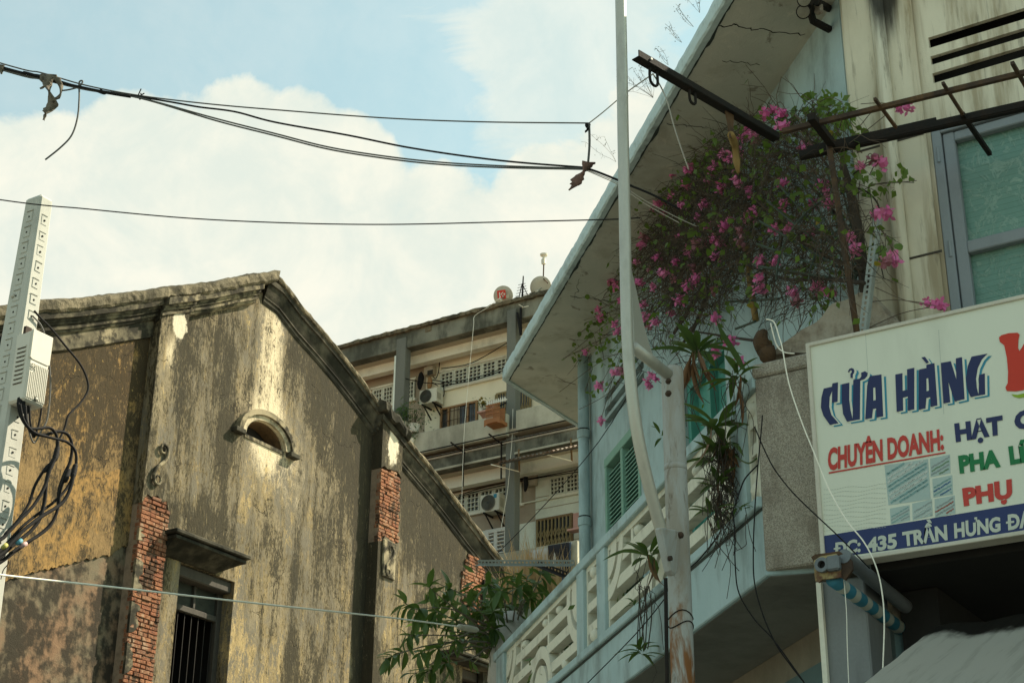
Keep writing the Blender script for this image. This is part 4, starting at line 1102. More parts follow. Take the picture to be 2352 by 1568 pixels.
# bird cage on a bracket, pink shelf, pots and laundry
bc = A6(868, 155, XA - .4); w_, h_ = .40, .50
cg = thing('bird_cage', 'orange wooden bird cage hanging beside the grey column', 'bird cage', bc - EZ * h_ / 2)
mb = MB(); mb.box(bc - EZ * .17, EX * .34, EY * w_, EZ * .10); mb.build('tray', M['cageorange'], cg, bevel=.01)
fl = MB()
fl.prism([(bc.x - .22, bc.y - w_ / 2 - .02, bc.z - .25), (bc.x - .22, bc.y - w_ * .3, bc.z - .20), (bc.x - .22, bc.y + w_ * .3, bc.z - .21), (bc.x - .22, bc.y + w_ / 2 + .02, bc.z - .27), (bc.x - .22, bc.y + w_ / 2 + .02, bc.z - .10), (bc.x - .22, bc.y - w_ / 2 - .02, bc.z - .10)], EX * .02)
fl.build('skirt', M['cageorange'], cg)
MB().box(bc + V3((.1, 0, .08)), EX * .02, EY * (w_ - .08), EZ * .34).build('back_board', M['cageorange'], cg)
bar_me = MB().box((0, 0, 0), EX * .012, EY * .012, EZ * .38).mesh('bar', M['cageorange'])
for i in range(12): piece('bar', bar_me, cg, (bc.x - .19, bc.y - w_ / 2 + .02 + (w_ - .04) * i / 11, bc.z + .09))
for z in (-.10, .04, .15, .26): MB().box(bc + V3((-.19, 0, z)), EX * .025, EY * w_, EZ * .025).build('rail', M['cageorange'], cg)
pk = MB()
for i in range(9):
    y = bc.y - .30 + i * .062
    pk.prism([(bc.x - .1, y, bc.z + .33), (bc.x - .1, y + .036, bc.z + .33), (bc.x - .1, y + .036, bc.z + .40), (bc.x - .1, y + .018, bc.z + .45), (bc.x - .1, y, bc.z + .40)], EX * .02)
pk.box(bc + V3((-.08, -.06, .37)), EX * .02, EY * .54, EZ * .03)
pk.build('picket_trim', M['white'], cg)
MB().bar(A6(955, 20, XA), A6(870, 62, XA - .42), .035, .035).build('bracket', M['iron'], cg)
sp_ = A5(1345, 1455, XB - .2)
sh = thing('pink_shelf', 'pink wall shelf under flowers beside the wooden window', 'shelf', sp_)
MB().box(sp_, EX * .30, EY * .44, EZ * .05).build('board', M['pink'], sh, bevel=.01)
MB().box(sp_ + V3((.16, -.05, .22)), EX * .03, EY * .32, EZ * .30).build('back_panel', M['pink'], sh)
MB().prism([sp_ + V3((-.1, .19, -.02)), sp_ + V3((.14, .19, -.02)), sp_ + V3((.14, .19, -.13))], EY * -.38).build('bracket', M['pink'], sh)
s2 = A6(1575, 1165, XB - .25)
sh = thing('pink_shelf', 'pink wall shelf half hidden by the blue drain pipe', 'shelf', s2)
MB().box(s2, EX * .25, EY * .34, EZ * .05).build('board', M['pink'], sh, bevel=.01)
MB().box(s2 + V3((.14, 0, .28)), EX * .03, EY * .28, EZ * .38).build('back_panel', M['pink'], sh)
def leaf_blob(mb, c, r, n, ls, rnd, sq=(1, 1, 1)):
    for _ in range(n):
        d = V3((rnd.gauss(0, 1) * sq[0], rnd.gauss(0, 1) * sq[1], rnd.gauss(0, 1) * sq[2])) * r * .55
        a = V3((rnd.gauss(0, 1), rnd.gauss(0, 1), rnd.gauss(0, 1))).normalized(); b = a.orthogonal().normalized(); l = ls * rnd.uniform(.6, 1.3); q = c + d
        mb.poly([q, q + a * l * .5 + b * l * .22, q + a * l, q + a * l * .5 - b * l * .22])
rnd = random.Random(3)
def potted(label, c, r, n, ls, pot, cat='potted plant', extra=None, sq=(1, 1, 1)):
    t = thing('potted_plant', label, cat, c - EZ * r, None)
    mb = MB(); leaf_blob(mb, c, r, n, ls, rnd, sq); mb.build('foliage', M['fern' if extra is None else 'boug'], t, fix=False)
    MB().lathe(c - EZ * (r * 1.25), EZ, [(r * .30, 0), (r * .42, r * .55), (r * .45, r * .6), (r * .36, r * .6)], 12).build('pot', M[pot], t)
    st = MB()
    for i in range(5): st.tube([c - EZ * r * .8, c + V3((rnd.uniform(-1, 1) * r * .6, rnd.uniform(-1, 1) * r * .6, rnd.uniform(0, .6) * r))], .008, 4)
    st.build('stem', M['twig'], t)
    if extra:
        mb = MB()
        for i in range(9):
            q = c + V3((rnd.uniform(-1, 1), rnd.uniform(-1, 1), rnd.uniform(0, 1))) * r * .8
            mb.ball(q, .032, 6)
        mb.build('flower', M[extra], t)
    return t
potted('bushy green potted plant on the upper parapet behind the gable rake', A5(690, 1490, XA - .2), .34, 240, .10, 'white')
potted('yellowing spiky potted plant left of the bushy one on the parapet', A5(590, 1480, XA - .2), .30, 70, .22, 'aptlight', sq=(.7, .7, 1.3))
potted('trailing plant hanging over the upper parapet behind the rake', A6(95, 290, XA - .3), .26, 120, .11, 'aptlight')
potted('small plant with yellow flowers on the pink shelf', A5(1290, 1385, XB - .3), .16, 90, .07, 'white', extra='yellowleaf')
potted('small reddish plant at the right end of the pink shelf', A5(1355, 1395, XB - .3), .12, 60, .07, 'cageorange')
BP = 'potted plants added to darken the balcony screen gaps'  # plants added so the gaps in the screen read dark
for t_, lb, r_ in ((17.0, 'leftmost potted plant added to darken the balcony screen gaps', .30), (16.3, 'potted plant added to darken the ring gaps of the left balcony panel', .33), (15.6, 'potted plant added to darken the left balcony panel, nearest the paired posts', .33), (14.2, 'potted plant added to darken the middle balcony panel, right of the paired posts', .30), (13.2, 'potted plant added to darken the ring gaps of the middle balcony panel', .30)):
    o_ = potted(lb, CH(t_, -4.26, 5.03 + r_ * 1.25), r_, 300, .13, 'aptlight', sq=(.9, .9, .8)); o_['group'] = BP
def cloth(label, c, w, h, m, name='hanging_cloth'):
    mb = MB(); nx, nz = 10, 8
    for j in range(nz + 1):
        for i in range(nx + 1):
            u, v = i / nx - .5, j / nz
            mb.v.append(c + V3((-.05 * cos(u * 14) * v - .03, -u * w * (1 - .25 * v * rnd.random()), -v * h + .04 * sin(i * 2.1) * v)))
    for j in range(nz):
        for i in range(nx):
            a = j * (nx + 1) + i; mb.f.append((a, a + 1, a + nx + 2, a + nx + 1))
    o = mb.build(name, M[m], loc=c, smooth=True)
    md = o.modifiers.new('thickness', 'SOLIDIFY'); md.thickness = .015
    return tag(o, label, 'laundry', 'laundry along the low parapet')
cloth('black shirt hung over the low grey parapet', A6(1428, 1290, XA - .3), .55, .95, 'shirt_dark')
cloth('blue denim trousers hung right of the black shirt', A6(1492, 1280, XA - .3), .28, .95, 'jeans')
cloth('white shirt hung left of the black shirt behind dry grass', A6(1290, 1330, XA - .3), .75, .8, 'shirt_white')
# ---------------------------------------------------------------- corner shophouse
def crop(x0, y0, s): return lambda x, y: (x0 + s * x, y0 + s * y)
z3b = crop(1205.9, 516.8, .32966); z8 = crop(1378.1, 804, .29297); z2b = crop(1722.7, 0, .32966); z4b = crop(1722.7, 459.4, .32966)
z6b = crop(1665.3, 976.2, .37754); c3 = crop(1091, 1177.2, .24947); c4 = crop(1837.5, 660.3, .40288); c6 = crop(1722.7, 1234.5, .26757)
z1b = crop(1148.4, 0, .32966); c1 = crop(1406.8, 201, .20137); c2 = crop(1751.3, 201, .20137); z5b_ = crop(1091, 1033.6, .3409)
KR, KW = -3.848, -4.66
ZS = PK(1157, 872, KR).z                                         # underside of the canopy
ZF = PK(1155, 847, KR).z
B = PK(1932, 80, KW); XS = B.x; tB = TK(B)
A_ = PK(1337, 842, KW); tA = TK(A_)
ZR1, ZR0, ZL1, ZL0, ZB = 5.955, 5.865, 5.105, 5.03, 4.572
hs = thing('corner_shophouse', 'pale blue and cream corner shophouse with canopy and cast concrete balcony screen', 'building', (12, 3, 0))
def chp(pts, k, d, name, m, bevel=0.0, par=None):
    """prism from (t,z) outline on a plane parallel to the chamfer, d thick inwards"""
    return MB().prism([CH(t, k, z) for t, z in pts], EN * -d).build(name, M[m], par or hs, bevel=bevel)
# chamfered wall with louvre slots, shutter and door openings
sl = []
ts0 = TK(PK(*z3b(555, 1220), KW)); ts1 = TK(PK(1478, 820, KW))
for a, b in ((1200, 1250), (1290, 1345), (1372, 1425)):
    z1, z0 = PK(*z3b(555, a), KW).z, PK(*z3b(555, b), KW).z
    sl.append((ts0, ts1, z0, z1))
th0, th1 = TK(PK(1391, 1056, KW)), TK(PK(1470, 1000, KW)); zh1 = PK(1391, 1056, KW).z; zh0 = 5.0
td0, td1 = TK(PK(1566, 900, KW)), TK(PK(1668, 900, KW)); zd1 = PK(1590, 850, KW).z; zd0 = 4.6
def rect(t0, t1, z0, z1): return [CH(t0, KW, z0), CH(t1, KW, z0), CH(t1, KW, z1), CH(t0, KW, z1)]
MB().holed([[CH(tA, KW, 4.57), CH(tB, KW, 4.57), CH(tB, KW, ZS), CH(tA, KW, ZS)]] + [rect(*s) for s in sl] + [rect(th0, th1, 4.9, zh1), rect(td0, td1, zd0 + .05, zd1)], EN * -.2).build('chamfer_wall', M['blue'], hs)
for s in sl:
    chp([(s[0], s[2] - .02), (s[1], s[2] - .02), (s[1], s[3] + .02), (s[0], s[3] + .02)], KW - .12, .04, 'louvre_back', 'oldwood')
# green shutter: frame, two leaves of slats
fr = MB()
def chbox(mb, t0, t1, k0, k1, z0, z1):
    return mb.prism([CH(t0, k0, z0), CH(t1, k0, z0), CH(t1, k0, z1), CH(t0, k0, z1)], EN * (k1 - k0))
sh_ = thing  # (shutter is a part of the house)
so = chbox(MB(), th1, th0, KW - .14, KW - .10, 4.9, zh1).build('shutter', M['dark'], hs)
tm = (th0 + th1) / 2
for a, b in ((th0, th0 - .06), (th1 + .06, th1), (tm + .035, tm - .035)): chbox(fr, a, b, KW - .07, KW + .015, 4.9, zh1)
chbox(fr, th0, th1, KW - .08, KW + .02, zh1 - .10, zh1)
fr.build('frame', M['shutter'], so, bevel=.006)
slm = MB().box((0, 0, 0), ED * ((th0 - th1) / 2 - .10), EN * .045 + EZ * -.022, EZ * .012).mesh('slat', M['shutter'])
for c in (0, 1):
    tc_ = (th0 - .06 + tm + .035) / 2 if c == 0 else (tm - .035 + th1 + .06) / 2
    nsl = int((zh1 - .12 - 4.95) / .048)
    for i in range(nsl): piece('slat', slm, so, CH(tc_, KW - .035, 4.97 + i * .048))
do = chbox(MB(), td1, td0, KW - .16, KW - .13, zd0, zd1).build('door', M['doorteal'], hs)
fr = MB()
for a, b in ((td0, td0 - .08), (td1 + .08, td1), ((td0 + td1) / 2 + .04, (td0 + td1) / 2 - .04)): chbox(fr, a, b, KW - .129, KW - .05, zd0, zd1)
chbox(fr, td0 - .08, td1 + .08, KW - .129, KW - .05, zd1 - .09, zd1 - .003)
chbox(fr, td0 - .09, td1 + .09, KW - .128, KW - .07, (zd0 + zd1) / 2 - .05, (zd0 + zd1) / 2 + .05)
fr.build('frame', M['doorteal'], do)
# canopy: roof slab whose rim overhangs the balcony
Pc = PK(1157, 872, KR)
tE = 8.9; pE = CH(tE, KR, ZS)
roof = [(Pc.x, Pc.y), (Pc.x + 12, Pc.y), (Pc.x + 12, -12), (XS - .02, -12), (XS - .02, pE.y - .35), (pE.x, pE.y)]
MB().prism([(x, y, ZS) for x, y in roof], EZ * (ZF - ZS - .01)).build('canopy_slab', M['soffit'], hs)
# rim with worn edge
npt = 140; path = []
def rim(p0, p1, n, nrmv, off):
    pp = []
    for i in range(n + 1):
        p = V3(p0) + (V3(p1) - V3(p0)) * (i / n)
        pp.append((V3((p.x, p.y, ZS)) + EZ * (.012 * noise.noise((i * .35 + off, 0, 0)) + .010 * noise.noise((i * 1.3 + off, 3, 0))), nrmv, EZ))
    return pp
hf = ZF - ZS
rp_ = [(-.05, -.012), (.0, -.014), (.016, 0), (.02, hf * .5), (.006, hf - .012), (-.03, hf + .012), (-.35, hf + .02), (-.35, .03), (-.055, .03)]
MB().sweep(rim(pE, Pc, 130, EN, 0), rp_, True, .003).build('fascia', M['fascia'], hs)
MB().sweep(rim(Pc, Pc + EX * 11, 80, EY, 9), rp_, True, .003).build('fascia', M['fascia'], hs)
# black mould in the drip joint behind the rim
jl_ = MB(); nj = 170; a_, b_ = [], []
for i in range(nj + 1):
    p = V3(pE).lerp(V3((Pc.x, Pc.y, ZS)), i / nj); p.z = ZS - .003
    w_ = .012 + .030 * max(0, noise.noise((i * .17, 5, 0))) + .012 * noise.noise((i * .7, 8, 0))
    a_.append(p - EN * .052); b_.append(p - EN * (.056 + max(.003, w_)))
for i in range(nj): jl_.prism([a_[i], a_[i + 1], b_[i + 1], b_[i]], EZ * .002)
jl_.build('mould_joint', M['bluedark'], hs)
# cracks in the soffit (opened joints)
def crack(pix, w0, name='crack'):
    pts = [PZ(u, v, ZS - .004) for u, v in pix]
    fine_ = []
    for a, b in zip(pts, pts[1:]):
        for i in range(5):
            fine_.append(a + (b - a) * (i / 5) + V3((random.uniform(-1, 1), random.uniform(-1, 1), 0)) * .018)
    fine_.append(pts[-1]); up_, dn = [], []
    for i, p in enumerate(fine_):
        w_ = w0 * (.25 + .75 * abs(noise.noise((i * .37, w0 * 90, 1))) * 2) * (1 if 0 < i < len(fine_) - 1 else .1)
        up_.append(p + EN.lerp(EX, .5) * w_); dn.append(p - EN.lerp(EX, .5) * w_)
    mb = MB()
    for i in range(len(fine_) - 1):
        mb.prism([up_[i], up_[i + 1], dn[i + 1], dn[i]], EZ * .003)
    mb.build(name, M['dark'], hs)
crack([(1308, 681), (1340, 684), (1375, 688), (1400, 694), (1425, 690), (1450, 696)], .022)
crack([(1629, 64), (1660, 62), (1690, 58), (1720, 66), (1760, 70), (1800, 77), (1850, 79)], .020)
crack([(1330, 640), (1325, 668), (1318, 690)], .006)
crack([(1660, 140), (1700, 145), (1745, 150)], .006)
crack([(1530, 285), (1560, 288), (1590, 290), (1625, 295)], .010)
# drain pipe on the corner
kp = KW + .085; tp_ = TK(PK(1339, 850, kp))
MB().tube([CH(tp_, kp, 4.6), CH(tp_, kp, ZS - .0)], .062, 14).build('drain_pipe', M['blue'], hs, smooth=True)
for v in (992, 1196):
    z = PK(1345, v, kp).z
    MB().lathe(CH(tp_, kp, z), EZ, [(.064, -.05), (.073, -.045), (.073, .045), (.064, .05)], 14).build('pipe_collar', M['blue'], hs)
    MB().lathe(CH(tp_, kp, z + .055), EZ, [(.066, -.008), (.068, 0), (.066, .008)], 14).build('pipe_clip', M['iron'], hs)
# side facade and main body
MB().abox((A_.x, A_.y - .2, 0), (A_.x + 12, A_.y, ZS)).build('side_wall', M['blue'], hs)
ZW = ZF + 3.4
MB().prism([(XS, -12, ZF), (XS + 14, -12, ZF), (XS + 14, 1.2, ZF), (XS + 3.0, 1.2, ZF), (XS, -.8, ZF)], EZ * .35).build('roof_upstand', M['cream'], hs)
# balcony slab, ledge, coping
Rc = PK(1137, 1500, KR)
tP = 9.53
tR = TK(Rc)
MB().prism([CH(tR, KR, ZB), CH(tP, KR, ZB), CH(tP - .5, KW - .1, ZB), CH(tA, KW - .1, ZB), (A_.x + 8, A_.y, ZB), (A_.x + 8, Rc.y, ZB)], EZ * (ZL0 - ZB)).build('balcony_slab', M['blue'], hs, bevel=.008)
MB().prism([CH(tR - .03, KR - .03, ZB - .006), CH(tP, KR - .03, ZB - .006), CH(tP - .5, KW - .08, ZB - .006), CH(tA, KW - .08, ZB - .006)], EZ * .004).build('balcony_underside', M['slabsoffit'], hs)
def rail(name, k0, k1, z0, z1, m='blue', bevel=.008):
    mb = MB(); c = tR + (k0 - KR)
    chbox(mb, c, tP, k0, k1, z0, z1)
    p = CH(c, k0, z0)
    mb.abox((p.x + .002, p.y - (k0 - k1), z0), (p.x + 7, p.y - .001, z1))
    return mb.build(name, M[m], hs, bevel=bevel)
rail('ledge', KR + .035, KR - .16, ZL0, ZL1)
rail('coping', KR + .02, KR - .17, ZR0, ZR1)
MB().prism([CH(tR + .03, KR + .004, ZL0 - .022), CH(tP, KR + .004, ZL0 - .022), CH(tP, KR + .004, ZL0 - .001), CH(tR + .03, KR + .004, ZL0 - .001)], EN * -.003).build('mould_line', M['bluedark'], hs)
tk_ = lambda u, v: TK(PK(u, v, KR))
posts = [(tk_(1142, 1530), tk_(1158.5, 1530)), (tk_(1327, 1400), tk_(1342, 1400)), (tk_(1373, 1350), tk_(1391, 1350)), (tk_(1686, 1090), tk_(1715, 1090))]
for a, b in posts:
    chbox(MB(), a, b, KR - .13, KR + .012, ZL1 + .002, ZR0 - .002).build('balcony_post', M['blue'], hs, bevel=.006)
HP = ZR0 - ZL1
def screen(ta, tb, rings, bars, name='screen_panel', balls=()):
    """cast concrete screen between two posts; s runs from ta down to tb"""
    W_ = ta - tb; k0, k1 = KR - .125, KR - .02
    mb = MB()
    def P(s, z): return CH(ta - s, k0, ZL1 + z)
    ins = lambda s, z: 0 <= s <= W_ and 0 <= z <= HP
    for cx, cz, ri, ro in rings:
        n = 56
        for i in range(n):
            a0, a1 = 2 * pi * i / n, 2 * pi * (i + 1) / n
            q = [(cx + r * cos(a), cz + r * sin(a)) for r, a in ((ri, a0), (ro, a0), (ro, a1), (ri, a1))]
            q = [(min(max(s, 0), W_), min(max(z, .0), HP)) for s, z in q]
            ar = sum(q[j][0] * q[(j + 1) % 4][1] - q[(j + 1) % 4][0] * q[j][1] for j in range(4))
            if abs(ar) > 4e-4 and sum(ins(cx + (ri + ro) / 2 * cos(a), cz + (ri + ro) / 2 * sin(a)) for a in (a0, a1)):
                mb.prism([P(*x) for x in q], EN * (k1 - k0))
    big = [(cx, cz, ro) for cx, cz, ri, ro in rings if ro > .3]
    for z0, z1, s0, s1 in bars:
        run = None; st = .012; s = s0
        while s <= s1 + 1e-6:
            zm = (z0 + z1) / 2
            free = all((s - cx) ** 2 + (zm - cz) ** 2 > (ro - .02) ** 2 for cx, cz, ro in big)
            if free and run is None: run = s
            if (not free or s + st > s1) and run is not None:
                if s - run > .01: mb.prism([P(run, z0), P(s, z0), P(s, z1), P(run, z1)], EN * (k1 - .008 - k0))
                run = None
            s += st
    o = mb.build(name, M['panelcream'], hs)
    for s, z, r in balls:
        MB().ball(CH(ta - s, (k0 + k1) / 2 + .01, ZL1 + z), r, 12, (1, 1, .95)).build('screen_ball', M['panelcream'], hs, smooth=True)
    # outer rim
    rm = MB()
    for s0, s1, z0, z1 in ((0, W_, HP - .05, HP), (0, W_, 0, .03), (0, .035, .03, HP - .05), (W_ - .035, W_, .03, HP - .05)):
        rm.prism([P(s0, z0), P(s1, z0), P(s1, z1), P(s0, z1)], EN * (k1 - .004 - k0))
    rm.build('screen_rim', M['panelcream'], hs)
def big_screen(ta, tb):
    W_ = ta - tb; R_ = min(.47, W_ * .24)
    rings = []
    n = max(1, round(W_ / 1.15))
    cs = [(0, HP * .98), (W_ / 2, -.02), (W_, HP * .80)]
    for cx, cz in cs:
        rings += [(cx, cz, R_ - .12, R_), (cx, cz, R_ * .24, R_ * .60)]
    bars = []
    for z in (HP * .20, HP * .48, HP * .74): bars.append((z - .048, z + .048, 0, W_))
    bl = [(W_ * .26, HP * .86, .055), (W_ * .55, HP * .86, .055), (W_ * .80, HP * .10, .06), (W_ * .72, HP * .86, .05)]
    screen(ta, tb, rings, bars, 'screen_panel', bl)
    mb = MB()
    for s in (W_ * .22, W_ * .60):
        chbox(MB(), ta - s + .03, ta - s - .03, KR - .11, KR - .03, ZL1 + HP * .5, ZR0 - .05).build('screen_upright', M['panelcream'], hs)
def small_screen(ta, tb):
    W_ = ta - tb
    screen(ta, tb, [], [(HP * q - .04, HP * q + .04, 0, W_) for q in (.24, .50, .76)], 'screen_panel', [(W_ * .5, HP * .12, .075), (W_ * .5, HP * .87, .07)])
big_screen(posts[0][1], posts[1][0])
small_screen(posts[1][1], posts[2][0])
big_screen(posts[2][1], posts[3][0])
small_screen(posts[3][1], tP + .06)
# pebble-dashed pier under the sign
py1 = 4.02
MB().abox((9.45, -6, 4.60), (XS + .02, py1, 5.93)).build('pebble_pier', M['pebble'], hs, bevel=.012)
MB().abox((9.435, -6, 5.931), (XS + .02, py1 + .012, 6.03)).build('pier_cap', M['pebble'], hs, bevel=.015)
# street front
wy0, wy1 = PX(2352, 400, XS).y - 1.2, PX(2136, 293, XS).y
wz1_ = PX(2136, 293, XS).z
holes = [[(XS, wy0, 5.2), (XS, wy1, 5.2), (XS, wy1, wz1_), (XS, wy0, wz1_)]]
lou = []
for l0, l1 in (((1230, 268), (1240, 340)), ((1248, 398), (1260, 455)), ((1264, 515), (1276, 582))):
    a, b = PX(*z2b(*l0), XS), PX(*z2b(*l1), XS)
    lou.append((a.z, b.z)); y = PX(*z2b(1245, 300), XS).y
    holes.append([(XS, wy0, b.z), (XS, y, b.z), (XS, y, a.z), (XS, wy0, a.z)])
MB().holed([[(XS, -12, 4.55), (XS, B.y - .01, 4.55), (XS, B.y - .01, ZF + .3), (XS, -12, ZF + .3)]] + holes, EX * .035).build('street_wall', M['cream'], hs)
MB().abox((XS + .25, wy0 - 1, lou[2][1] - .3), (XS + .30, wy1 + .3, lou[0][0] + .3)).build('louvre_blackout', M['dark'], hs)  # dark sheet stands for the unlit space behind the slots
MB().abox((XS + .036, wy0 - 1, lou[0][0] + .12), (XS + .25, wy1 + .3, lou[0][0] + .15)).build('louvre_blackout', M['dark'], hs)  # unseen panels added to keep light out of the slots
MB().abox((XS + .036, wy0 - 1, lou[2][1] - .15), (XS + .25, wy1 + .3, lou[2][1] - .12)).build('louvre_blackout', M['dark'], hs)
# pilaster with grooves and a boxed pipe
pl1, pl0 = B.y - .02, PX(2128, 300, XS).y
MB().abox((XS - .05, pl0, 4.6), (XS - .002, pl1, ZF + .3)).build('pilaster', M['cream'], hs, bevel=.02)
pyc = PX(2060, 459, XS - .06).y
MB().tube([(XS - .085, pyc, 4.6), (XS - .085, pyc, ZF + .3)], .052, 14).build('wall_pipe', M['cream'], hs, smooth=True)
for q0, q1 in ((z2b(1010, 985), z2b(1210, 935)), (z4b(1110, 408), z4b(1335, 340)), (z2b(745, 1060), z2b(905, 1018))):
    a, b = PX(*q0, XS - .053), PX(*q1, XS - .053)
    MB().abox((XS - .054, b.y, a.z - .008), (XS - .049, a.y, a.z + .008)).build('wall_groove', M['oldwood'], hs)
MB().ball(PX(*z2b(968, 635), XS - .05), .025, 8).build('pipe_stub', M['dark'], hs)
# window: grey-blue steel frame, green netted panes
WX = XS + .02
wo = MB().abox((WX + .06, wy0, 5.2), (WX + .08, wy1 - .02, wz1_ - .02)).build('window', M['netting'], hs)
f = MB()
jw = abs(PX(2140, 400, WX).y - PX(2163, 400, WX).y)
f.abox((WX - .03, wy1 - jw, 5.2), (WX + .05, wy1 - .004, wz1_ - .004)).abox((WX - .03, wy0, wz1_ - .07), (WX + .05, wy1 - jw, wz1_ - .005))
f.build('frame', M['lavender'], wo, bevel=.006)
s_ = MB(); sw = abs(PX(2163, 400, WX).y - PX(2190, 400, WX).y)
ya = wy1 - jw - .006; yb2 = wy0 + .05
zt_ = wz1_ - .075; zm_ = PX(2211, 570, WX).z
s_.abox((WX - .01, ya - sw, 5.2), (WX + .055, ya, zt_)).abox((WX - .008, yb2, zt_ - .075), (WX + .055, ya - sw, zt_ - .002)).abox((WX - .008, yb2, zm_ - .045), (WX + .055, ya - sw, zm_ + .045))
s_.build('sash', M['lavender'], wo, bevel=.008)
for v in (250, 330):
    q = PX(*z2b(1312, 1080), WX - .03) if v == 250 else PX(*z4b(1395, 340), WX - .03)
    MB().tube([q - EZ * .06, q + EZ * .06], .012, 8).build('hinge', M['lavender'], wo)
# planter wall and lumpy render behind the sign
pts = [z4b(*p) for p in ((150, 1080), (240, 985), (340, 905), (450, 850), (560, 765), (680, 690), (760, 640), (830, 655), (930, 720), (1000, 800), (1060, 860), (1060, 1050))]
mb = MB().prism([PX(u, v, 9.62) for u, v in pts], EX * .45)
me_ = mb.build('rough_parapet', M['lump'], hs)
bm = bmesh.new(); bm.from_mesh(me_.data); bmesh.ops.triangulate(bm, faces=bm.faces); bmesh.ops.subdivide_edges(bm, edges=bm.edges, cuts=5, use_grid_fill=True)
for v in bm.verts:
    w_ = v.co + V3(me_.location) + origin(hs); v.co += V3((noise.noise(w_ * 5), noise.noise(w_ * 5 + V3((3, 1, 0))), noise.noise(w_ * 5 + V3((0, 4, 1))))) * .035
bm.to_mesh(me_.data); bm.free()
for y0_, y1_, r in ((1752, 790, .085), (1762, 812, .07)):
    q = PX(y0_, y1_, 9.55)
    m3 = MB().ball(q, r, 12, (.9, .9, 1.25)); m3.v = [v + V3((noise.noise(v * 9), noise.noise(v * 9 + V3((5, 0, 0))), noise.noise(v * 9 + V3((0, 5, 0))))) * .05 for v in m3.v]
    m3.build('mossy_lump', M['moss'], hs, smooth=True)
# ground floor: beige chamfer wall with teal dado, dark shop room
zt2 = PK(*c6(620, 1055), KW).z
chbox(MB(), tA, tB - .0, KW - .2, KW, zt2, ZB - .01).build('ground_wall', M['under'], hs)
chbox(MB(), tA, tB - .0, KW - .2, KW + .004, 0, zt2 - .002).build('dado', M['teal'], hs)
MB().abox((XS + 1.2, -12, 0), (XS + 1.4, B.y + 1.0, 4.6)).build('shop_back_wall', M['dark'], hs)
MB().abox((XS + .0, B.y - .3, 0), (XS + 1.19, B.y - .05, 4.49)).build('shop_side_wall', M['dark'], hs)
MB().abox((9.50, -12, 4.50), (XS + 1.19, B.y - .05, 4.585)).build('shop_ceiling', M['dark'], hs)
ca, cb = PX(*c6(612, 700), 9.50), PX(*c6(1010, 700), 9.50)
MB().abox((9.50, cb.y, 0), (9.9, ca.y, 4.49)).build('grey_column', M['shadecol'], hs, bevel=.01)
MB().abox((9.46, ca.y - .028, 0), (9.497, ca.y + .004, 4.48)).build('column_lit_edge', M['aptlight'], hs)  # pale strip painted for the lit left edge of the column

# ---------------------------------------------------------------- shop sign
SX = 9.30
tl, bl_ = PX(1849.5, 789, SX), PX(1888, 1299, SX)
sy1 = (tl.y + bl_.y) / 2; sz1 = tl.z; sz0 = bl_.z; sy0 = PX(2352, 900, SX).y - 1.3
sg = thing('shop_sign', 'white shop sign with navy, red and green lettering over a navy address band', 'sign', (SX, (sy0 + sy1) / 2, sz0))
MB().abox((SX + .012, sy0 + .02, sz0 + .02), (SX + .12, sy1 - .02, sz1 - .02)).build('face_panel', M['signwhite'], sg)
f = MB(); fw_ = .026
f.abox((SX - .004, sy0, sz1 - fw_), (SX + .125, sy1, sz1)).abox((SX - .004, sy0, sz0), (SX + .125, sy1, sz0 + fw_)).abox((SX - .005, sy1 - fw_, sz0 + .001), (SX + .124, sy1 + .001, sz1 - .001)).abox((SX - .005, sy0, sz0 + .001), (SX + .124, sy0 + fw_, sz1 - .001))
f.build('frame', M['signframe'], sg, bevel=.004)
MB().abox((SX + .10, sy0, sz0 + .05), (SX + .16, sy1 - .1, sz0 + .10)).abox((SX + .10, sy0, sz1 - .2), (SX + .16, sy1 - .1, sz1 - .15)).build('support_rail', M['iron'], sg)
FX = SX + .012
def SP(x, y, lift=0.0): 
    q = PX(*c4(x, y), FX); return V3((FX - lift, q.y, q.z))
def flat(polys, m, name, lift, off=(0, 0), par=sg):
    mb = MB()
    for loops in polys:
        if not isinstance(loops[0][0], tuple): loops = [loops]
        mb.holed([[SP(x + off[0], y + off[1], lift) for x, y in l] for l in loops], EX * .0012)
    return mb.build(name, M[m], par)
C_ = [(137, 577), (184, 566), (187, 547), (218, 541), (216, 652), (184, 657), (185, 590), (171, 625), (168, 680), (180, 725), (222, 774), (172, 783), (135, 730), (121, 685), (124, 630)]
U_ = [(240, 552), (283, 543), (282, 640), (290, 700), (302, 750), (304, 640), (306, 527), (342, 520), (352, 508), (350, 487), (372, 478), (388, 488), (385, 505), (370, 522), (345, 532), (343, 752), (270, 765), (247, 720), (240, 650)]
HK = [(275, 481), (282, 466), (295, 459), (308, 465), (312, 478), (303, 495), (302, 515), (290, 516), (289, 494), (298, 480), (292, 471), (285, 474), (281, 485)]
A1 = [[(400, 506), (466, 496), (476, 735), (437, 741), (436, 690), (418, 693), (412, 745), (374, 751), (385, 560), (392, 530)], [(419, 572), (431, 570), (434, 642), (420, 645)]]
H_ = [(545, 497), (585, 489), (587, 590), (614, 583), (612, 467), (653, 458), (653, 695), (617, 702), (617, 622), (588, 629), (590, 702), (553, 709)]
A2 = [[(680, 470), (691, 466), (722, 460), (722, 442), (768, 432), (785, 673), (747, 680), (744, 626), (722, 631), (717, 690), (679, 697)], [(722, 520), (733, 517), (738, 588), (723, 592)]]
GR = [(694, 400), (714, 396), (737, 428), (722, 433)]
N_ = [(805, 431), (861, 421), (893, 525), (890, 405), (925, 398), (940, 637), (884, 650), (848, 540), (858, 655), (820, 661)]
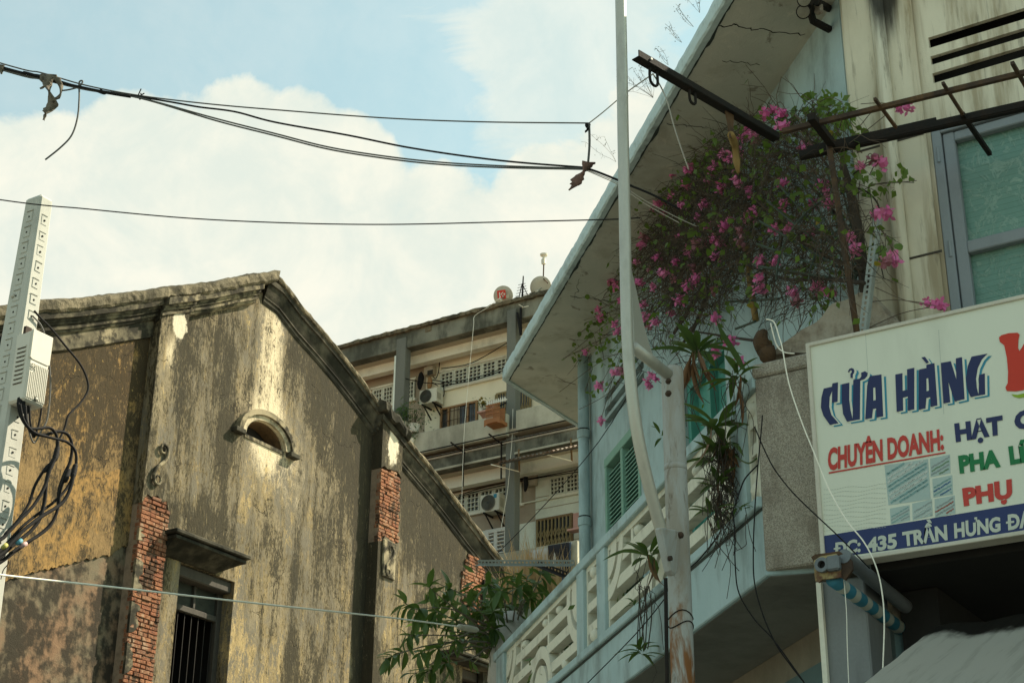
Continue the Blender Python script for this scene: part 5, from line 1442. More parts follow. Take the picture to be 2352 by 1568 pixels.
G_ = [(980, 395), (1070, 378), (1038, 412), (1015, 460), (1005, 520), (1010, 575), (1020, 612), (1022, 500), (1055, 490), (1057, 610), (975, 625), (955, 580), (948, 520), (958, 450)]
word = [C_, U_, HK, A1, H_, A2, GR, N_, G_]
flat(word, 'cyan', 'letter_shadow', .0026, (24, 11))
flat(word, 'signwhite', 'letter_gap', .0044, (13, 5))
flat(word, 'navy', 'lettering', .0062)
flat([[(1135, 285), (1150, 272), (1190, 261), (1240, 258), (1253, 268), (1246, 300), (1244, 345), (1252, 362), (1264, 345), (1290, 300), (1340, 285), (1400, 290), (1390, 330), (1330, 390), (1310, 420), (1350, 500), (1400, 540), (1390, 580), (1320, 590), (1285, 560), (1277, 585), (1230, 592), (1180, 590), (1172, 570), (1185, 545), (1187, 480), (1180, 400), (1165, 330), (1140, 310)]], 'bigred', 'lettering', .004)
flat([[(1205, 608), (1240, 612), (1290, 600), (1340, 590), (1300, 622), (1250, 630), (1220, 622)]], 'lime', 'swoosh', .004)
dgr = None
def text_mesh(s, bold=.03):
    c = bpy.data.curves.new('t', 'FONT'); c.body = s; c.offset = bold; c.resolution_u = 3
    o = bpy.data.objects.new('t', c); COL.objects.link(o)
    me = bpy.data.meshes.new_from_object(o.evaluated_get(bpy.context.evaluated_depsgraph_get()))
    vs = [(v.co.x, v.co.y) for v in me.vertices]; fs = [tuple(p.vertices) for p in me.polygons]
    bpy.data.objects.remove(o); bpy.data.curves.remove(c); bpy.data.meshes.remove(me)
    return vs, fs
capv, _ = text_mesh('H')
CB, CT = min(y for x, y in capv), max(y for x, y in capv)
def line(s, BL, BR, TL, TR, m, lift=.004, bold=.045, name='lettering'):
    vs, fs = text_mesh(s, bold); xa = min(x for x, y in vs); xb = max(x for x, y in vs)
    P = [SP(*q, lift) for q in (BL, BR, TL, TR)]
    mb = MB()
    for x, y in vs:
        s_ = (x - xa) / (xb - xa); t = (y - CB) / (CT - CB)
        b = P[0].lerp(P[1], s_); tt = P[2].lerp(P[3], s_); mb.v.append(b + (tt - b) * t)
    mb.f = list(fs)
    return mb.build(name, M[m], sg, fix=False)
line('CHUYÊN DOANH:', (160, 1043), (822, 922), (160, 919), (815, 806), 'signred')
flat([[(165, 1052), (830, 936), (830, 944), (165, 1061)]], 'signred', 'underline', .004)
line('HẠT', (890, 878), (1160, 832), (880, 780), (1155, 732), 'navy', bold=.06)
line('C', (1224, 812), (1335, 793), (1222, 712), (1332, 693), 'navy', bold=.06)
line('PHA', (912, 1058), (1146, 1018), (902, 963), (1140, 922), 'green', bold=.06)
line('LÍ', (1200, 1008), (1300, 990), (1188, 910), (1292, 892), 'green', bold=.06)
line('PHỤ', (935, 1243), (1212, 1196), (925, 1148), (1208, 1100), 'signred', bold=.06)
flat([[(132, 1415), (1500, 1192), (1500, 1365), (137, 1545)]], 'navyband', 'address_band', .0015)
for s, q in (('DC:', ((203, 1522), (347, 1505), (203, 1455), (347, 1430))), ('435', ((382, 1508), (555, 1483), (382, 1430), (553, 1400))), ('TRẦN', ((590, 1475), (843, 1437), (583, 1395), (838, 1352))),
             ('HƯNG', ((882, 1428), (1145, 1388), (878, 1345), (1143, 1306))), ('DẠO', ((1188, 1382), (1400, 1348), (1185, 1296), (1395, 1262)))):
    line(s, *q, 'bandtext', .004, .045)
flat([[(194, 1484), (232, 1479), (232, 1489), (194, 1494)]], 'bandtext', 'letter_bar', .0048)
flat([[(1176, 1334), (1222, 1328), (1222, 1340), (1176, 1346)]], 'bandtext', 'letter_bar', .0048)
for q in ((372, 300), (790, 300)):
    flat([[(q[0] - 1, q[1] - 60), (q[0] + 1, q[1] - 60), (q[0] + 31, q[1] + 420), (q[0] + 29, q[1] + 420)]], 'beadfaint', 'panel_seam', .0006)
# printed pictures of bead strings
def beads(q, base, mats, rows, dot, slope=.62, dx=9):
    a, b, c, d = q                                                # TL TR BR BL in crop pixels
    flat([[a, b, c, d]], base, 'bead_picture', .0015)
    ins = inside([a, b, c, d])
    for k, m in enumerate(mats):
        mb = MB()
        for r in range(rows):
            if r % len(mats) != k: continue
            y0 = a[1] + (d[1] - a[1]) * (r + .8) / rows + 40
            x = a[0] - 20
            while x < b[0]:
                y = y0 - (x - a[0]) * slope + random.uniform(-2, 2)
                if ins(x - dot, y) and ins(x + dot, y + dot) and ins(x + dot, y - dot):
                    mb.prism([SP(x - dot, y, .0032), SP(x, y + dot, .0032), SP(x + dot, y - dot * .3, .0032), SP(x, y - dot, .0032)], EX * .0008)
                x += dx * random.uniform(.8, 1.2)
        if mb.f: mb.build('bead_row', M[m], sg)['kind'] = 'stuff'
beads(((482, 1012), (730, 976), (745, 1205), (505, 1240)), 'bead1', ('beadteal', 'bead2', 'bead2', 'beadteal'), 9, 8)
beads(((742, 974), (855, 950), (858, 1056), (745, 1080)), 'bead1', ('beadgrey', 'beadgreen'), 5, 6, .6, 8)
beads(((755, 1090), (868, 1068), (873, 1178), (760, 1196)), 'bead1', ('beadteal', 'beadblue'), 5, 6, .6, 8)
beads(((513, 1258), (625, 1238), (628, 1325), (518, 1348)), 'bead1', ('beadteal', 'beadgrey'), 5, 5, .6, 8)
beads(((640, 1230), (752, 1205), (757, 1300), (643, 1325)), 'bead1', ('beadgrey', 'bead2'), 5, 5, .6, 8)
beads(((768, 1205), (882, 1183), (886, 1285), (770, 1312)), 'bead1', ('beadgrey', 'beadred'), 5, 6, .6, 8)
mb = MB()
for r in range(11):
    for i in range(24):
        x0 = 135 + i * 15; y = 1150 + r * 24 - (x0 - 135) * .085 + 5 * sin(i * .5 + r)
        if x0 < 500: mb.prism([SP(x0, y + 2, .002), SP(x0 + 10, y + 1, .002), SP(x0 + 10, y - 1, .002), SP(x0, y, .002)], EX * .0006)
mb.build('faint_bead_row', M['beadfaint'], sg)['kind'] = 'stuff'
# ---------------------------------------------------------------- things along the kerb and on the shop front
def rpx(p, px): return px * 0.5 * (V3(p) - EYE).dot(FW) / F           # radius in metres of something px wide at p
def cable(pts, r, m, name, label, cat='cable', group=None, k=7, n=6):
    c = catmull(pts, k)
    o = MB().tube(c, r, n).build(name, M[m], loc=c[0], smooth=True)
    return tag(o, label, cat, group)
# bent silver tube clamped to a painted steel post
post_p = PD(1556, 1200, 10.0); py_ = post_p.y
pole = thing('bent_steel_pole', 'silver bent steel tube welded to a rust stained post in front of the balcony', 'pole', (post_p.x, py_, 0))
ztop = PD(1541, 846, 10.0).z
rp0 = rpx(PD(1545, 900, 10.0), 50)
mb = MB()
zz = [0, 2, 3.2] + [3.6 + .35 * i for i in range(int((ztop - 3.6) / .35))] + [ztop - .02, ztop]
mb.tube([(post_p.x, py_, z) for z in zz], [rp0 * 1.02] * (len(zz) - 1) + [rp0 * .9], 24)
mb.build('post', M['post'], pole, smooth=False)
for pl in pole.children[0].data.polygons: pl.use_smooth = len(pl.vertices) == 4
tp = [PY(u, v, py_ - .02) for u, v in ((1425, -60), (1428, 120), (1431, 300), (1435, 500), (1438.5, 690), (1442, 790), (1449, 880), (1460, 970), (1476, 1055), (1497, 1140), (1519, 1220), (1541, 1300))]
tp[0].z += 1.2
ct = catmull(tp, 6)
MB().tube(ct, rpx(tp[3], 27), 20).build('tube', M['galv'], pole, smooth=True)
a0, a1 = PY(1466, 806, py_), V3((post_p.x, py_, PD(1541, 868, 10).z))
a1 = PY(1538, 862, py_)
MB().tube([a0 + (a0 - a1) * .15, a1], rpx(a0, 27), 16).build('arm', M['galv'], pole, smooth=True)
MB().prism([PY(u, v, py_ + .01) for u, v in ((1449, 600), (1452, 625.6), (1463, 671.7), (1471, 712), (1479.5, 747.6), (1489, 783), (1501, 817), (1489, 812), (1457, 792))], EY * .012).build('gusset', M['galv'], pole)
mb = MB()
wl = [PY(u, v, py_ - .09) for u, v in ((1519, 1210), (1530, 1265), (1541, 1310), (1549, 1322), (1555, 1316), (1562, 1270), (1566, 1218))]
mb.prism(wl, EY * .05); mb.build('clamp_plate', M['post'], pole, bevel=.01)
MB().lathe(PY(1559, 1229, py_ - .085), -EY, [(.022, 0), (.022, .02), (.012, .03)], 8).build('bolt', M['rust'], pole)
MB().lathe(PY(1536, 1282, py_ - .09), -EY, [(.016, 0), (.016, .02)], 8).build('bolt', M['rust'], pole)
for u, v, r in ((1537, 1127, .02), (1533, 877, .018)):
    MB().lathe(PY(1534, v if v < 1000 else 905, py_ - rp0 * .8), V3((-.7, -.7, .1)), [(r, 0), (r, .02), (r * .5, .035)], 8).build('bolt', M['rust'], pole)
zc_ = PD(1549, 1075, 10).z
MB().lathe((post_p.x, py_, zc_), EZ, [(rp0 * 1.02, -.02), (rp0 * 1.05, 0), (rp0 * 1.02, .02)], 24).build('weld_seam', M['post'], pole, smooth=True)
for v in (1414, 1438):
    z = PD(1560, v, 10).z
    ring = [(post_p.x + rp0 * 1.06 * cos(a), py_ + rp0 * 1.06 * sin(a), z + .02 * sin(a * 2 + v)) for a in [2 * pi * i / 20 for i in range(21)]]
    MB().tube(ring, .004, 5, False).build('wire_tie', M['iron'], pole)
MB().tube([PY(1534, 1330, py_ - .05) + V3((-.03, 0, 0)), PY(1534, 1568, py_ - .05) + V3((-.03, 0, -.5))], .012, 6).build('conduit', M['iron'], pole)

# concrete pole with moulded bolt pads
ptop, pbot = PD(90, 464, 13.0), PD(-27, 1230, 13.0)
axd = (ptop - pbot) / (ptop.z - pbot.z); base = pbot - axd * pbot.z
cp = thing('concrete_pole', 'pale square concrete utility pole with rows of moulded bolt pads', 'utility pole', base)
def psec(z):
    t = z / ptop.z; return .155 * (1 - t) + .053 * t + .02, .225 * (1 - t) + .085 * t + .012     # half x, half y
mb = MB(); n = len(range(0, 30)); ring = []
zs_ = [ptop.z * i / 28 for i in range(29)]
for z in zs_:
    hx, hy = psec(z); c = base + axd * z; ch = .018
    for x, y in ((-hx + ch, -hy), (hx - ch, -hy), (hx, -hy + ch), (hx, hy - ch), (hx - ch, hy), (-hx + ch, hy), (-hx, hy - ch), (-hx, -hy + ch)):
        mb.v.append(c + V3((x, y, 0)))
for i in range(28):
    for k in range(8):
        q = (k + 1) % 8; mb.f.append((i * 8 + k, i * 8 + q, i * 8 + 8 + q, i * 8 + 8 + k))
b = len(mb.v); c = base + axd * (ptop.z + .025); hx, hy = psec(ptop.z)
mb.v += [c + V3((x * .75, y * .8, .006 * noise.noise((i, 0, 0)))) for i, (x, y) in enumerate(((-hx, -hy), (hx, -hy), (hx, hy), (-hx, hy)))]
l = 28 * 8
mb.f += [(b, b + 1, b + 2, b + 3), (l, l + 1, b + 1, b), (l + 1, l + 2, b + 1), (l + 2, l + 3, b + 2, b + 1), (l + 3, l + 4, b + 2), (l + 4, l + 5, b + 3, b + 2), (l + 5, l + 6, b + 3), (l + 6, l + 7, b, b + 3), (l + 7, l, b)]
shaft = mb.build('shaft', M['concrete'], cp)
def pad_mesh(w_, h):
    mb = MB(); mb.prism([(-w_ / 2, 0, -h / 2), (w_ / 2, 0, -h / 2), (w_ / 2, 0, h / 2), (-w_ / 2, 0, h / 2)], (0, -.005, 0))
    mb.prism([(-w_ * .60, .0, h * .64), (w_ * .60, .0, h * .64), (w_ * .3, .0, h * .86), (-w_ * .2, .0, h * .90)], (0, -.007, 0))
    return mb.mesh('bolt_pad', M['concrete'])
pm = pad_mesh(.062, .075)
hm = MB().lathe((0, 0, 0), -EY, [(.009, -.004), (.009, .008), (.006, .009)], 8).mesh('painted_hole', M['iron'])  # dark disc stands in for the shade inside each bolt hole
z = 3.0; i = 0
qz = Quaternion((0, 0, 1), -pi / 2)
while z < ptop.z - .12:
    hx, hy = psec(z); c = base + axd * z
    piece('bolt_pad', pm, cp, c + V3((random.uniform(-.004, .004), -hy, random.uniform(-.006, .006))), Quaternion((0, 1, 0), random.uniform(-.06, .06)), (random.uniform(.85, 1.1), random.uniform(.5, 1.1), random.uniform(.85, 1.08))); piece('painted_hole', hm, cp, c + V3((0, -hy, .0)))
    sc_ = 1.15
    piece('bolt_pad', pm, cp, c + V3((-hx, .0, .03)), qz, sc_); piece('painted_hole', hm, cp, c + V3((-hx, 0, .03)), qz)
    z += .150; i += 1
MB().lathe(PX(*crop(0, 574.2, .32966)(105, 325), (base + axd * 8.3).x - psec(8.3)[0]), -EX, [(.022, 0), (.022, .03), (.012, .04)], 6).build('bolt', M['galv'], cp)
# meter box on the pole
zb_ = PD(76, 840, 12.8).z
pc_ = base + axd * zb_; hx, hy = psec(zb_)
yf = pc_.y - hy - .20
tl_, tr_, bl2, br2 = PY(76, 755.5, yf), PY(122, 778.6, yf), PY(54.4, 917, yf), PY(100.5, 930, yf)
bx = thing('meter_box', 'cream plastic meter box with ribbed lid strapped to the concrete pole', 'meter box', (bl2.x, yf + .1, bl2.z))
wv = tr_ - tl_; wv.z = 0; dn = bl2 - tl_
dpt = EY * .195
mb = MB().prism([tl_, tl_ + wv, tl_ + wv + dn, tl_ + dn], dpt); mb.build('case', M['plastic'], bx, bevel=.018)
def face(s, t, lift=0.0): return tl_ + wv * s + dn * t - EY * lift
MB().prism([face(-.01, -.012, .006), face(1.01, -.012, .006), face(1.0, .40, .006), face(.88, .425, .006), face(.12, .425, .006), face(-.01, .40, .006)], EY * .02).build('lid', M['plastic'], bx, bevel=.008)
rb = MB()
for i in range(11):
    s = .08 + i * .084; t0 = .46 if i > 2 else .58
    if i in (5, 6): t1 = .90
    else: t1 = .955
    rb.prism([face(s - .028, t0, .007), face(s + .028, t0, .007), face(s + .028, t1, .007), face(s - .028, t1, .007)], EY * .010)
rb.build('rib', M['plastic'], bx, bevel=.003)['kind'] = 'stuff'
em = MB(); q = face(.2, .50, .008); r = .026
em.tube([q + EX * r * cos(a) + EZ * r * sin(a) for a in [2 * pi * i / 14 for i in range(15)]], .004, 4, False)
em.bar(q - EX * r * .6, q + EX * r * .6, .005, .006).bar(q - EZ * r * .6, q + EZ * r * .6, .005, .006, EY)
em.build('emblem', M['plastic'], bx)
MB().box(face(.52, .93, .004), EX * .035, EY * .01, EZ * .035).build('lock_recess', M['aptdark'], bx)
MB().lathe(face(.52, .93, .012), -EY, [(.011, 0), (.011, .008), (.006, .010)], 10).build('lock', M['plastic'], bx)
vm = MB().box((0, 0, 0), EX * .012, EY * .10, EZ * .014).mesh('vent_slat', M['plastic'])
vg = MB().box((0, 0, 0), EX * .003, EY * .095, EZ * .005).mesh('vent_slot', M['dark'])
for i in range(9):
    q = tl_ + dn * (.22 + i * .063) + EY * .10
    piece('vent_slat', vm, bx, q - EX * .003); piece('vent_slot', vg, bx, q - EX * .004 - EZ * .012)
MB().box(tl_ + EX * .03 + EY * .1 + EZ * .02, EX * .06, EY * .03, EZ * .06).build('hook_plate', M['rust'], bx)
sp1, sp2 = bl2 + EX * .03 + EY * .06, bl2 + EX * .12 + EY * .1
for q in (sp1, sp2): MB().lathe(q + EZ * .03, -EZ, [(.035, 0), (.035, .05), (.028, .08)], 10).build('cable_gland', M['cable'], bx)
# cables out of the box
c5 = crop(0, 717.8, .3847)
yk = yf - .03
def K(pts, dy=0.0): return [PY(*c5(x, y), yk + dy * (1 + 0)) for x, y in pts]
BC = [
 ([(205, -10), (245, 35), (300, 90), (400, 210), (480, 310), (520, 400), (522, 470), (470, 550), (410, 610), (385, 690), (352, 760)], .009, 'looping black cable rising from behind the meter box lid', .1),
 ([(195, 20), (240, 70), (265, 130), (285, 240), (300, 380), (298, 500), (280, 640), (240, 715), (215, 765), (195, 770), (170, 690), (160, 565)], .007, 'thin grey cable looping round the right of the meter box', .22),
 ([(108, 540), (125, 620), (170, 685), (230, 692), (290, 686), (325, 710), (345, 765), (340, 830), (300, 900), (250, 960), (205, 1040), (172, 1140), (110, 1235), (40, 1310), (-30, 1370)], .012, 'black cable arching left most out of the meter box', .0),
 ([(118, 545), (140, 640), (200, 712), (300, 745), (400, 772), (448, 825), (455, 890), (440, 960), (400, 1045), (330, 1122), (240, 1190), (140, 1270), (50, 1365), (-30, 1440)], .012, 'black cable taking the widest swing right of the box', -.02),
 ([(150, 555), (156, 640), (190, 715), (260, 730), (345, 709), (405, 728), (430, 795), (418, 890), (385, 960), (352, 1060), (347, 1150), (325, 1225), (275, 1290), (190, 1355), (90, 1425), (-30, 1510)], .013, 'black cable dropping behind the widest one', .03),
 ([(176, 560), (180, 650), (200, 742), (225, 690), (243, 610), (248, 555)], .008, 'short black cable looped back under the box', .06),
 ([(345, 765), (335, 850), (300, 920), (278, 1000), (272, 1070), (262, 1140), (235, 1235), (180, 1305), (100, 1370), (30, 1430), (-30, 1480)], .015, 'thick spliced black cable in the middle of the bundle', -.05),
 ([(335, 860), (300, 930), (265, 1040), (200, 1150), (120, 1235), (50, 1310), (-30, 1375)], .014, 'thick black cable crossing the front of the bundle', -.08),
 ([(440, 960), (415, 1060), (365, 1140), (250, 1215), (150, 1290), (60, 1380), (-30, 1465)], .015, 'thick black cable along the right underside of the bundle', -.10),
 ([(400, 950), (360, 1060), (345, 1170), (300, 1270), (230, 1330), (160, 1370), (70, 1430), (-30, 1505)], .012, 'lowest black cable of the bundle with a pink tape', -.04),
]
for pts, r, lb, dy in BC:
    if pts[-1][0] < 0: pts = pts + [(-500, pts[-1][1] + 260), (-1100, pts[-1][1] + 420)]
    cable(K(pts, dy), r, 'cablegrey' if 'grey' in lb else 'cable', 'black_cable', lb, group='cables below the meter box', n=8)
for x, y, x2, y2, r in ((345, 800, 325, 885, .021), (320, 880, 292, 940, .019), (412, 935, 385, 1010, .022), (452, 905, 432, 985, .022), (295, 905, 262, 950, .017)):
    a, b = PY(*c5(x, y), yk - .05), PY(*c5(x2, y2), yk - .05)
    o = MB().tube([a, a.lerp(b, .1), a.lerp(b, .3), a.lerp(b, .35), a.lerp(b, .6), a.lerp(b, .65), a.lerp(b, .9), b], [r * .7, r, r, r * 1.15, r * 1.05, r * 1.2, r, r * .7], 8).build('cable_splice', M['cable'], loc=a, smooth=True)
    tag(o, {345: 'shiny taped splice nearest the box', 320: 'taped splice just below the nearest one', 412: 'taped splice on the inner right cable', 452: 'taped splice on the outermost right cable', 295: 'small taped splice left of the others'}[x] + ' on black cables', 'cable splice', 'splices on the cable bundle')
for x, y, dx, dy_, m, lb in ((140, 1385, 32, -16, 'tape_pink', 'pale pink tape band on the lowest black cable'), (115, 1368, 26, -20, 'tape_blue', 'blue tape band on a black cable'), (27, 1394, 24, -20, 'tape_yellow', 'yellow tape band on a black cable near the frame edge')):
    a, b = PY(*c5(x - dx / 2, y - dy_ / 2), yk - .11), PY(*c5(x + dx / 2, y + dy_ / 2), yk - .11)
    tag(MB().tube([a, b], .018, 8).build('tape_band', M[m], loc=a, smooth=True), lb, 'tape', 'tape bands on the cables')
cable([PD(*c5(50, 1480), 12.4), PD(*c5(48, 1500), 12.4), PD(*c5(20, 1535), 12.4), PD(*c5(5, 1590), 12.4)], .004, 'cable', 'loose_wire', 'short loose black wire end hanging below the cable bundle')
cable([PD(-10, 806, 14.0), PD(12, 770, 14.0), PD(30, 745, 14.2)], .03, 'cable', 'black_cable', 'thick black cable passing behind the concrete pole')

# overhead cables
def span(pts, d0, d1):
    n = len(pts) - 1; u0, u1 = pts[0][0], pts[-1][0]
    return [PD(u, v, d0 + (d1 - d0) * (u - u0) / (u1 - u0)) for u, v in pts]
OH = 'overhead cables crossing the sky'
DR = lambda u: 11.6 + (10.5 - 11.6) * u / 1350
def ext(pts):
    (a, b), (c, d) = pts[0], pts[1]
    return [(a - 650, b - (d - b) / (c - a) * 650 - 40)] + list(pts) if a < 0 else pts
def sky_cable(pts, r, m, lb):
    pts = ext(pts)
    cable([PD(u, v, DR(u)) for u, v in pts], r, m, 'overhead_cable', lb, 'cable', OH)
sky_cable([(-20, 139), (97, 168), (200, 197), (322, 220), (480, 239), (640, 253), (880, 271), (1100, 280), (1352, 283)], 0.0059, 'cablegrey', 'topmost overhead cable, nearly level, ending at the hanging cord')
sky_cable([(-20, 147), (97, 175), (200, 204), (322, 223), (395, 235), (457, 246), (540, 257), (632, 281), (800, 311), (950, 341), (1150, 369), (1345, 385)], 0.0079, 'cable', 'black overhead cable, second from the top')
sky_cable([(-20, 151), (97, 180), (200, 203), (322, 225), (498, 273), (632, 307), (750, 337), (870, 357), (1000, 372), (1150, 381), (1342, 387)], 0.0066, 'cablegrey', 'grey overhead cable, upper of the sagging twin pair')
sky_cable([(-20, 154), (97, 183), (200, 207), (322, 226), (498, 278), (632, 312), (750, 342), (870, 362), (1000, 377), (1150, 385), (1342, 389)], 0.0066, 'cablegrey', 'grey overhead cable, lower of the sagging twin pair')
sky_cable([(-20, 150), (60, 168), (120, 186), (190, 202), (240, 212), (300, 222)], 0.0139, 'cable', 'thick black cable wrapped in the bundle at upper left')
cable([PD(u, v, DR(u)) for u, v in ((138, 209), (160, 206), (182, 199), (190, 187), (182, 190), (182, 225), (178, 270), (165, 310), (140, 338), (104, 367))], .007, 'cablegrey', 'loose_wire', 'loose wire curling down from the cable bundle beside the rag')
sky_cable([(215, 207), (232, 214), (240, 216), (243, 213), (230, 206)], 0.0066, 'cable', 'bent stub of cable under the thick bundle')
tie = MB()
q = PD(322, 222, DR(322))
tie.tube([q + V3((0, 0, .03)), q + RT * .02, q + V3((0, 0, -.03)), q - RT * .02, q + V3((0, 0, .07))], .005, 5).tube([q - RT * .03 - EZ * .01, q + RT * .03 + EZ * .03], .005, 5)
tag(tie.build('wire_tie', M['iron'], loc=q), 'small wire tie where the overhead cables fan out', 'wire tie')
cable([PD(-700, 350, 13.4), PD(-20, 456, 12.6), PD(200, 480, 12.4), PD(430, 501, 12.2), PD(660, 512, 12.0), PD(890, 515.5, 11.8), PD(1150, 510, 11.5), PD(1400, 504, 11.2), PD(1470, 500, 11.1)], .0055, 'cable', 'overhead_cable', 'single thin black cable passing in front of the concrete pole top', group=OH)
cable([PD(-600, 1246, 10.6), PD(-20, 1317, 12.0), PD(300, 1352, 12.9), PD(600, 1386, 14.0), PD(900, 1418, 15.6), PD(1052, 1438, 16.8)], .0075, 'cablewhite', 'white_wire', 'white wire stretched low across the old gable wall')
ia, ib = PD(1050, 1438, 16.8), PD(1098, 1446, 17.3)
tag(MB().tube([ia, ia.lerp(ib, .1), ia.lerp(ib, .4), ia.lerp(ib, .6), ia.lerp(ib, .9), ib], [.012, .03, .034, .034, .03, .012], 10).build('wire_insulator', M['dish'], loc=ia, smooth=True), 'grey insulator at the end of the low white wire', 'insulator')
for pts, lb in ((((1343, 385), (1375, 396), (1420, 414), (1450, 427), (1500, 448), (1560, 480)), 'black cable running from the tied rag into the bougainvillea'),):
    cable([PD(u, v, 10.45) for u, v in pts], .0085, 'cable', 'overhead_cable', lb, group=OH)
cable([PD(u, v, 10.45) for u, v in ((1343, 388), (1380, 403), (1420, 421), (1480, 460), (1550, 497), (1600, 520))], .003, 'palecable', 'overhead_cable', 'upper pale cable of the pair under the black one at the pole', group=OH)
cable([PD(u, v, 10.45) for u, v in ((1343, 390), (1380, 406), (1420, 425), (1475, 464), (1520, 490), (1560, 512))], .003, 'palecable', 'overhead_cable', 'lower pale cable of the pair under the black one at the pole', group=OH)
# cloth rags knotted on the cables
def rag(name, label, pix, d, wpx, m):
    mb = MB(); prev = None
    pts = [PD(u, v, d) for u, v in pix]; c = catmull(pts, 4); n = len(c)
    for i, p in enumerate(c):
        w_ = rpx(p, wpx) * (1 if i < n * .7 else max(.08, (n - i) / (n * .3))) * (1 + .35 * noise.noise((i * .8, d, 0)))
        tw = i * .25
        w_ *= 1.5; sx = RT * cos(tw) + FW * sin(tw)
        off = FW * .03 * noise.noise((i * .5, 3, d))
        mb.v += [p - sx * w_ + off, p - off * .5, p + sx * w_ * (1 + .4 * noise.noise((i * 1.1, 0, 9))) - off]
    for i in range(n - 1):
        b = i * 3; mb.f += [(b, b + 1, b + 4, b + 3), (b + 1, b + 2, b + 5, b + 4)]
    o = mb.build(name, M[m], loc=pts[0], smooth=True, fix=False)
    md = o.modifiers.new('thickness', 'SOLIDIFY'); md.thickness = .012
    return tag(o, label, 'rag', 'rags tied on the overhead cables')
rag('cloth_rag', 'grey torn rag with a long pointed tail hung on the left cables', [(118, 172), (108, 195), (112, 215), (120, 240), (112, 252), (106, 262), (100, 276)], 11.45, 17, 'rag')
rag('cloth_rag', 'grey rag loop hanging right of the long torn rag', [(130, 178), (138, 195), (137, 215), (128, 226), (122, 232)], 11.42, 10, 'rag')
rag('cloth_rag', 'short grey rag flap wrapped over the cables at upper left', [(104, 172), (98, 185), (100, 196), (93, 202)], 11.48, 12, 'rag')
rag('cloth_rag', 'reddish rag bundle knotted under the vertical cord', [(1352, 372), (1345, 385), (1334, 398), (1326, 412), (1322, 425), (1308, 438)], 10.4, 20, 'ragred')
rag('cloth_rag', 'small dark rag flap at the top of the vertical cord', [(1350, 284), (1347, 292), (1348, 298), (1345, 304)], 10.48, 8, 'cable')
rag('cloth_rag', 'scrap of rag on the cables at the left frame edge', [(4, 150), (2, 160), (1, 170)], 11.6, 9, 'rag')
cable([PD(1353, 283, 10.48), PD(1354, 330, 10.47), PD(1351, 372, 10.45)], .009, 'cablegrey', 'cord', 'dark cord hanging between the top cable and the red rag')

# iron trellis frame over the window
zo = PX(2010, 235, 8.95).z
T = lambda u, v: PZ(u, v, zo)
tr = thing('iron_trellis', 'black iron frame jutting out over the green window', 'trellis', T(1880, 300))
o0, o1 = T(1797, 302), T(2900, 35); i0, i1 = T(1836, 354), T(2900, 117)
MB().bar(o0, o1, .032, .032).build('outer_rail', M['rust'], tr)
mb = MB(); mb.bar(i0, i1, .012, .048).bar(i0 + V3((.02, 0, -.028)), i1 + V3((.02, 0, -.028)), .04, .010)
mb.build('inner_rail', M['iron'], tr)
MB().bar(i0.lerp(i1, .02) + V3((0, 0, .02)), i0.lerp(i1, .32) + V3((.0, 0, .02)), .014, .05).build('splice_plate', M['iron'], tr)
for (u0, v0), (u1, v1), w_ in (((2013, 232), (2058, 293), .02), ((2169, 196), (2212, 264), .02), ((2328, 150), (2372, 226), .024), ((1866, 272), (1912, 332), .05)):
    a, b = T(u0, v0), T(u1, v1)
    MB().bar(a + (a - b).normalized() * .03, b + EZ * 0, w_, w_).build('cross_bar', M['iron'] if w_ > .03 else M['rust'], tr)
pa, pb = T(1904, 332), PX(1968, 762, 9.36)
MB().tube([pa, pa.lerp(pb, .5), pb + (pb - pa) * .2], .021, 10).build('post', M['rust'], tr, smooth=True)
pe = PX(2352, 235, XS)
for uu in (2210,):
    a = T(uu, 262); MB().bar(a, V3((XS, a.y, a.z)), .03, .03).build('wall_bracket', M['iron'], tr)
# pulley beam with hooks
bz = PD(1790, 312, 10.1); B0 = bz; B1 = PZ(1467, 122, bz.z)
pbm = thing('pulley_beam', 'black angle iron beam with drilled tip pointing out over the street', 'beam', B0)
dB = (B1 - B0).normalized(); sB = dB.cross(EZ).normalized()
mb = MB(); mid_ = (B0 + B1) / 2; L_ = B1 - B0
h_ = rpx(mid_, 26) * 1.0
mb.box(mid_ + sB * 0 + EZ * 0, L_, sB * .008, EZ * h_ * 1.25)
mb.box(mid_ + sB * .03 - EZ * h_ * .62, L_, sB * .06, EZ * .008)
mb.build('angle', M['iron'], pbm)
pk_ = MB().lathe((0, 0, 0), sB, [(.008, -.0055), (.008, .0055)], 8).mesh('painted_hole', M['strip'])  # pale disc stands in for daylight through a drilled hole
for u, v in ((1496, 137), (1484, 136), (1513, 150), (1521, 157)):
    q = PZ(u, v, bz.z); piece('painted_hole', pk_, pbm, q + EZ * .004)
def hook(u, v, sc_=1.0):
    q = PZ(u, v, bz.z - h_ * .62)
    pts = [q + dB * .028 * sc_ + EZ * .01, q + dB * .032 * sc_ - EZ * .05 * sc_] + [q + dB * .03 * cos(a) * sc_ - EZ * (.075 + .03 * sin(a)) * sc_ for a in [pi * i / 6 for i in range(7)]] + [q - dB * .03 * sc_ - EZ * .04 * sc_, q - dB * .024 * sc_ + EZ * .01]
    return MB().tube(pts, .010, 8).build('hook', M['iron'], pbm, smooth=True)
hook(1501, 158, 1.25); hook(1590, 208)
q = PZ(1676, 258, bz.z - h_ * .62)
MB().prism([q - dB * -.04 , q - dB * .045, q - dB * .035 - EZ * .10, q - dB * .02 - EZ * .20, q - EZ * .20 - dB * -.005, q + dB * .02 - EZ * .09], sB * .012).build('hanger_strap', M['rust'], pbm)
bs = q - EZ * .18
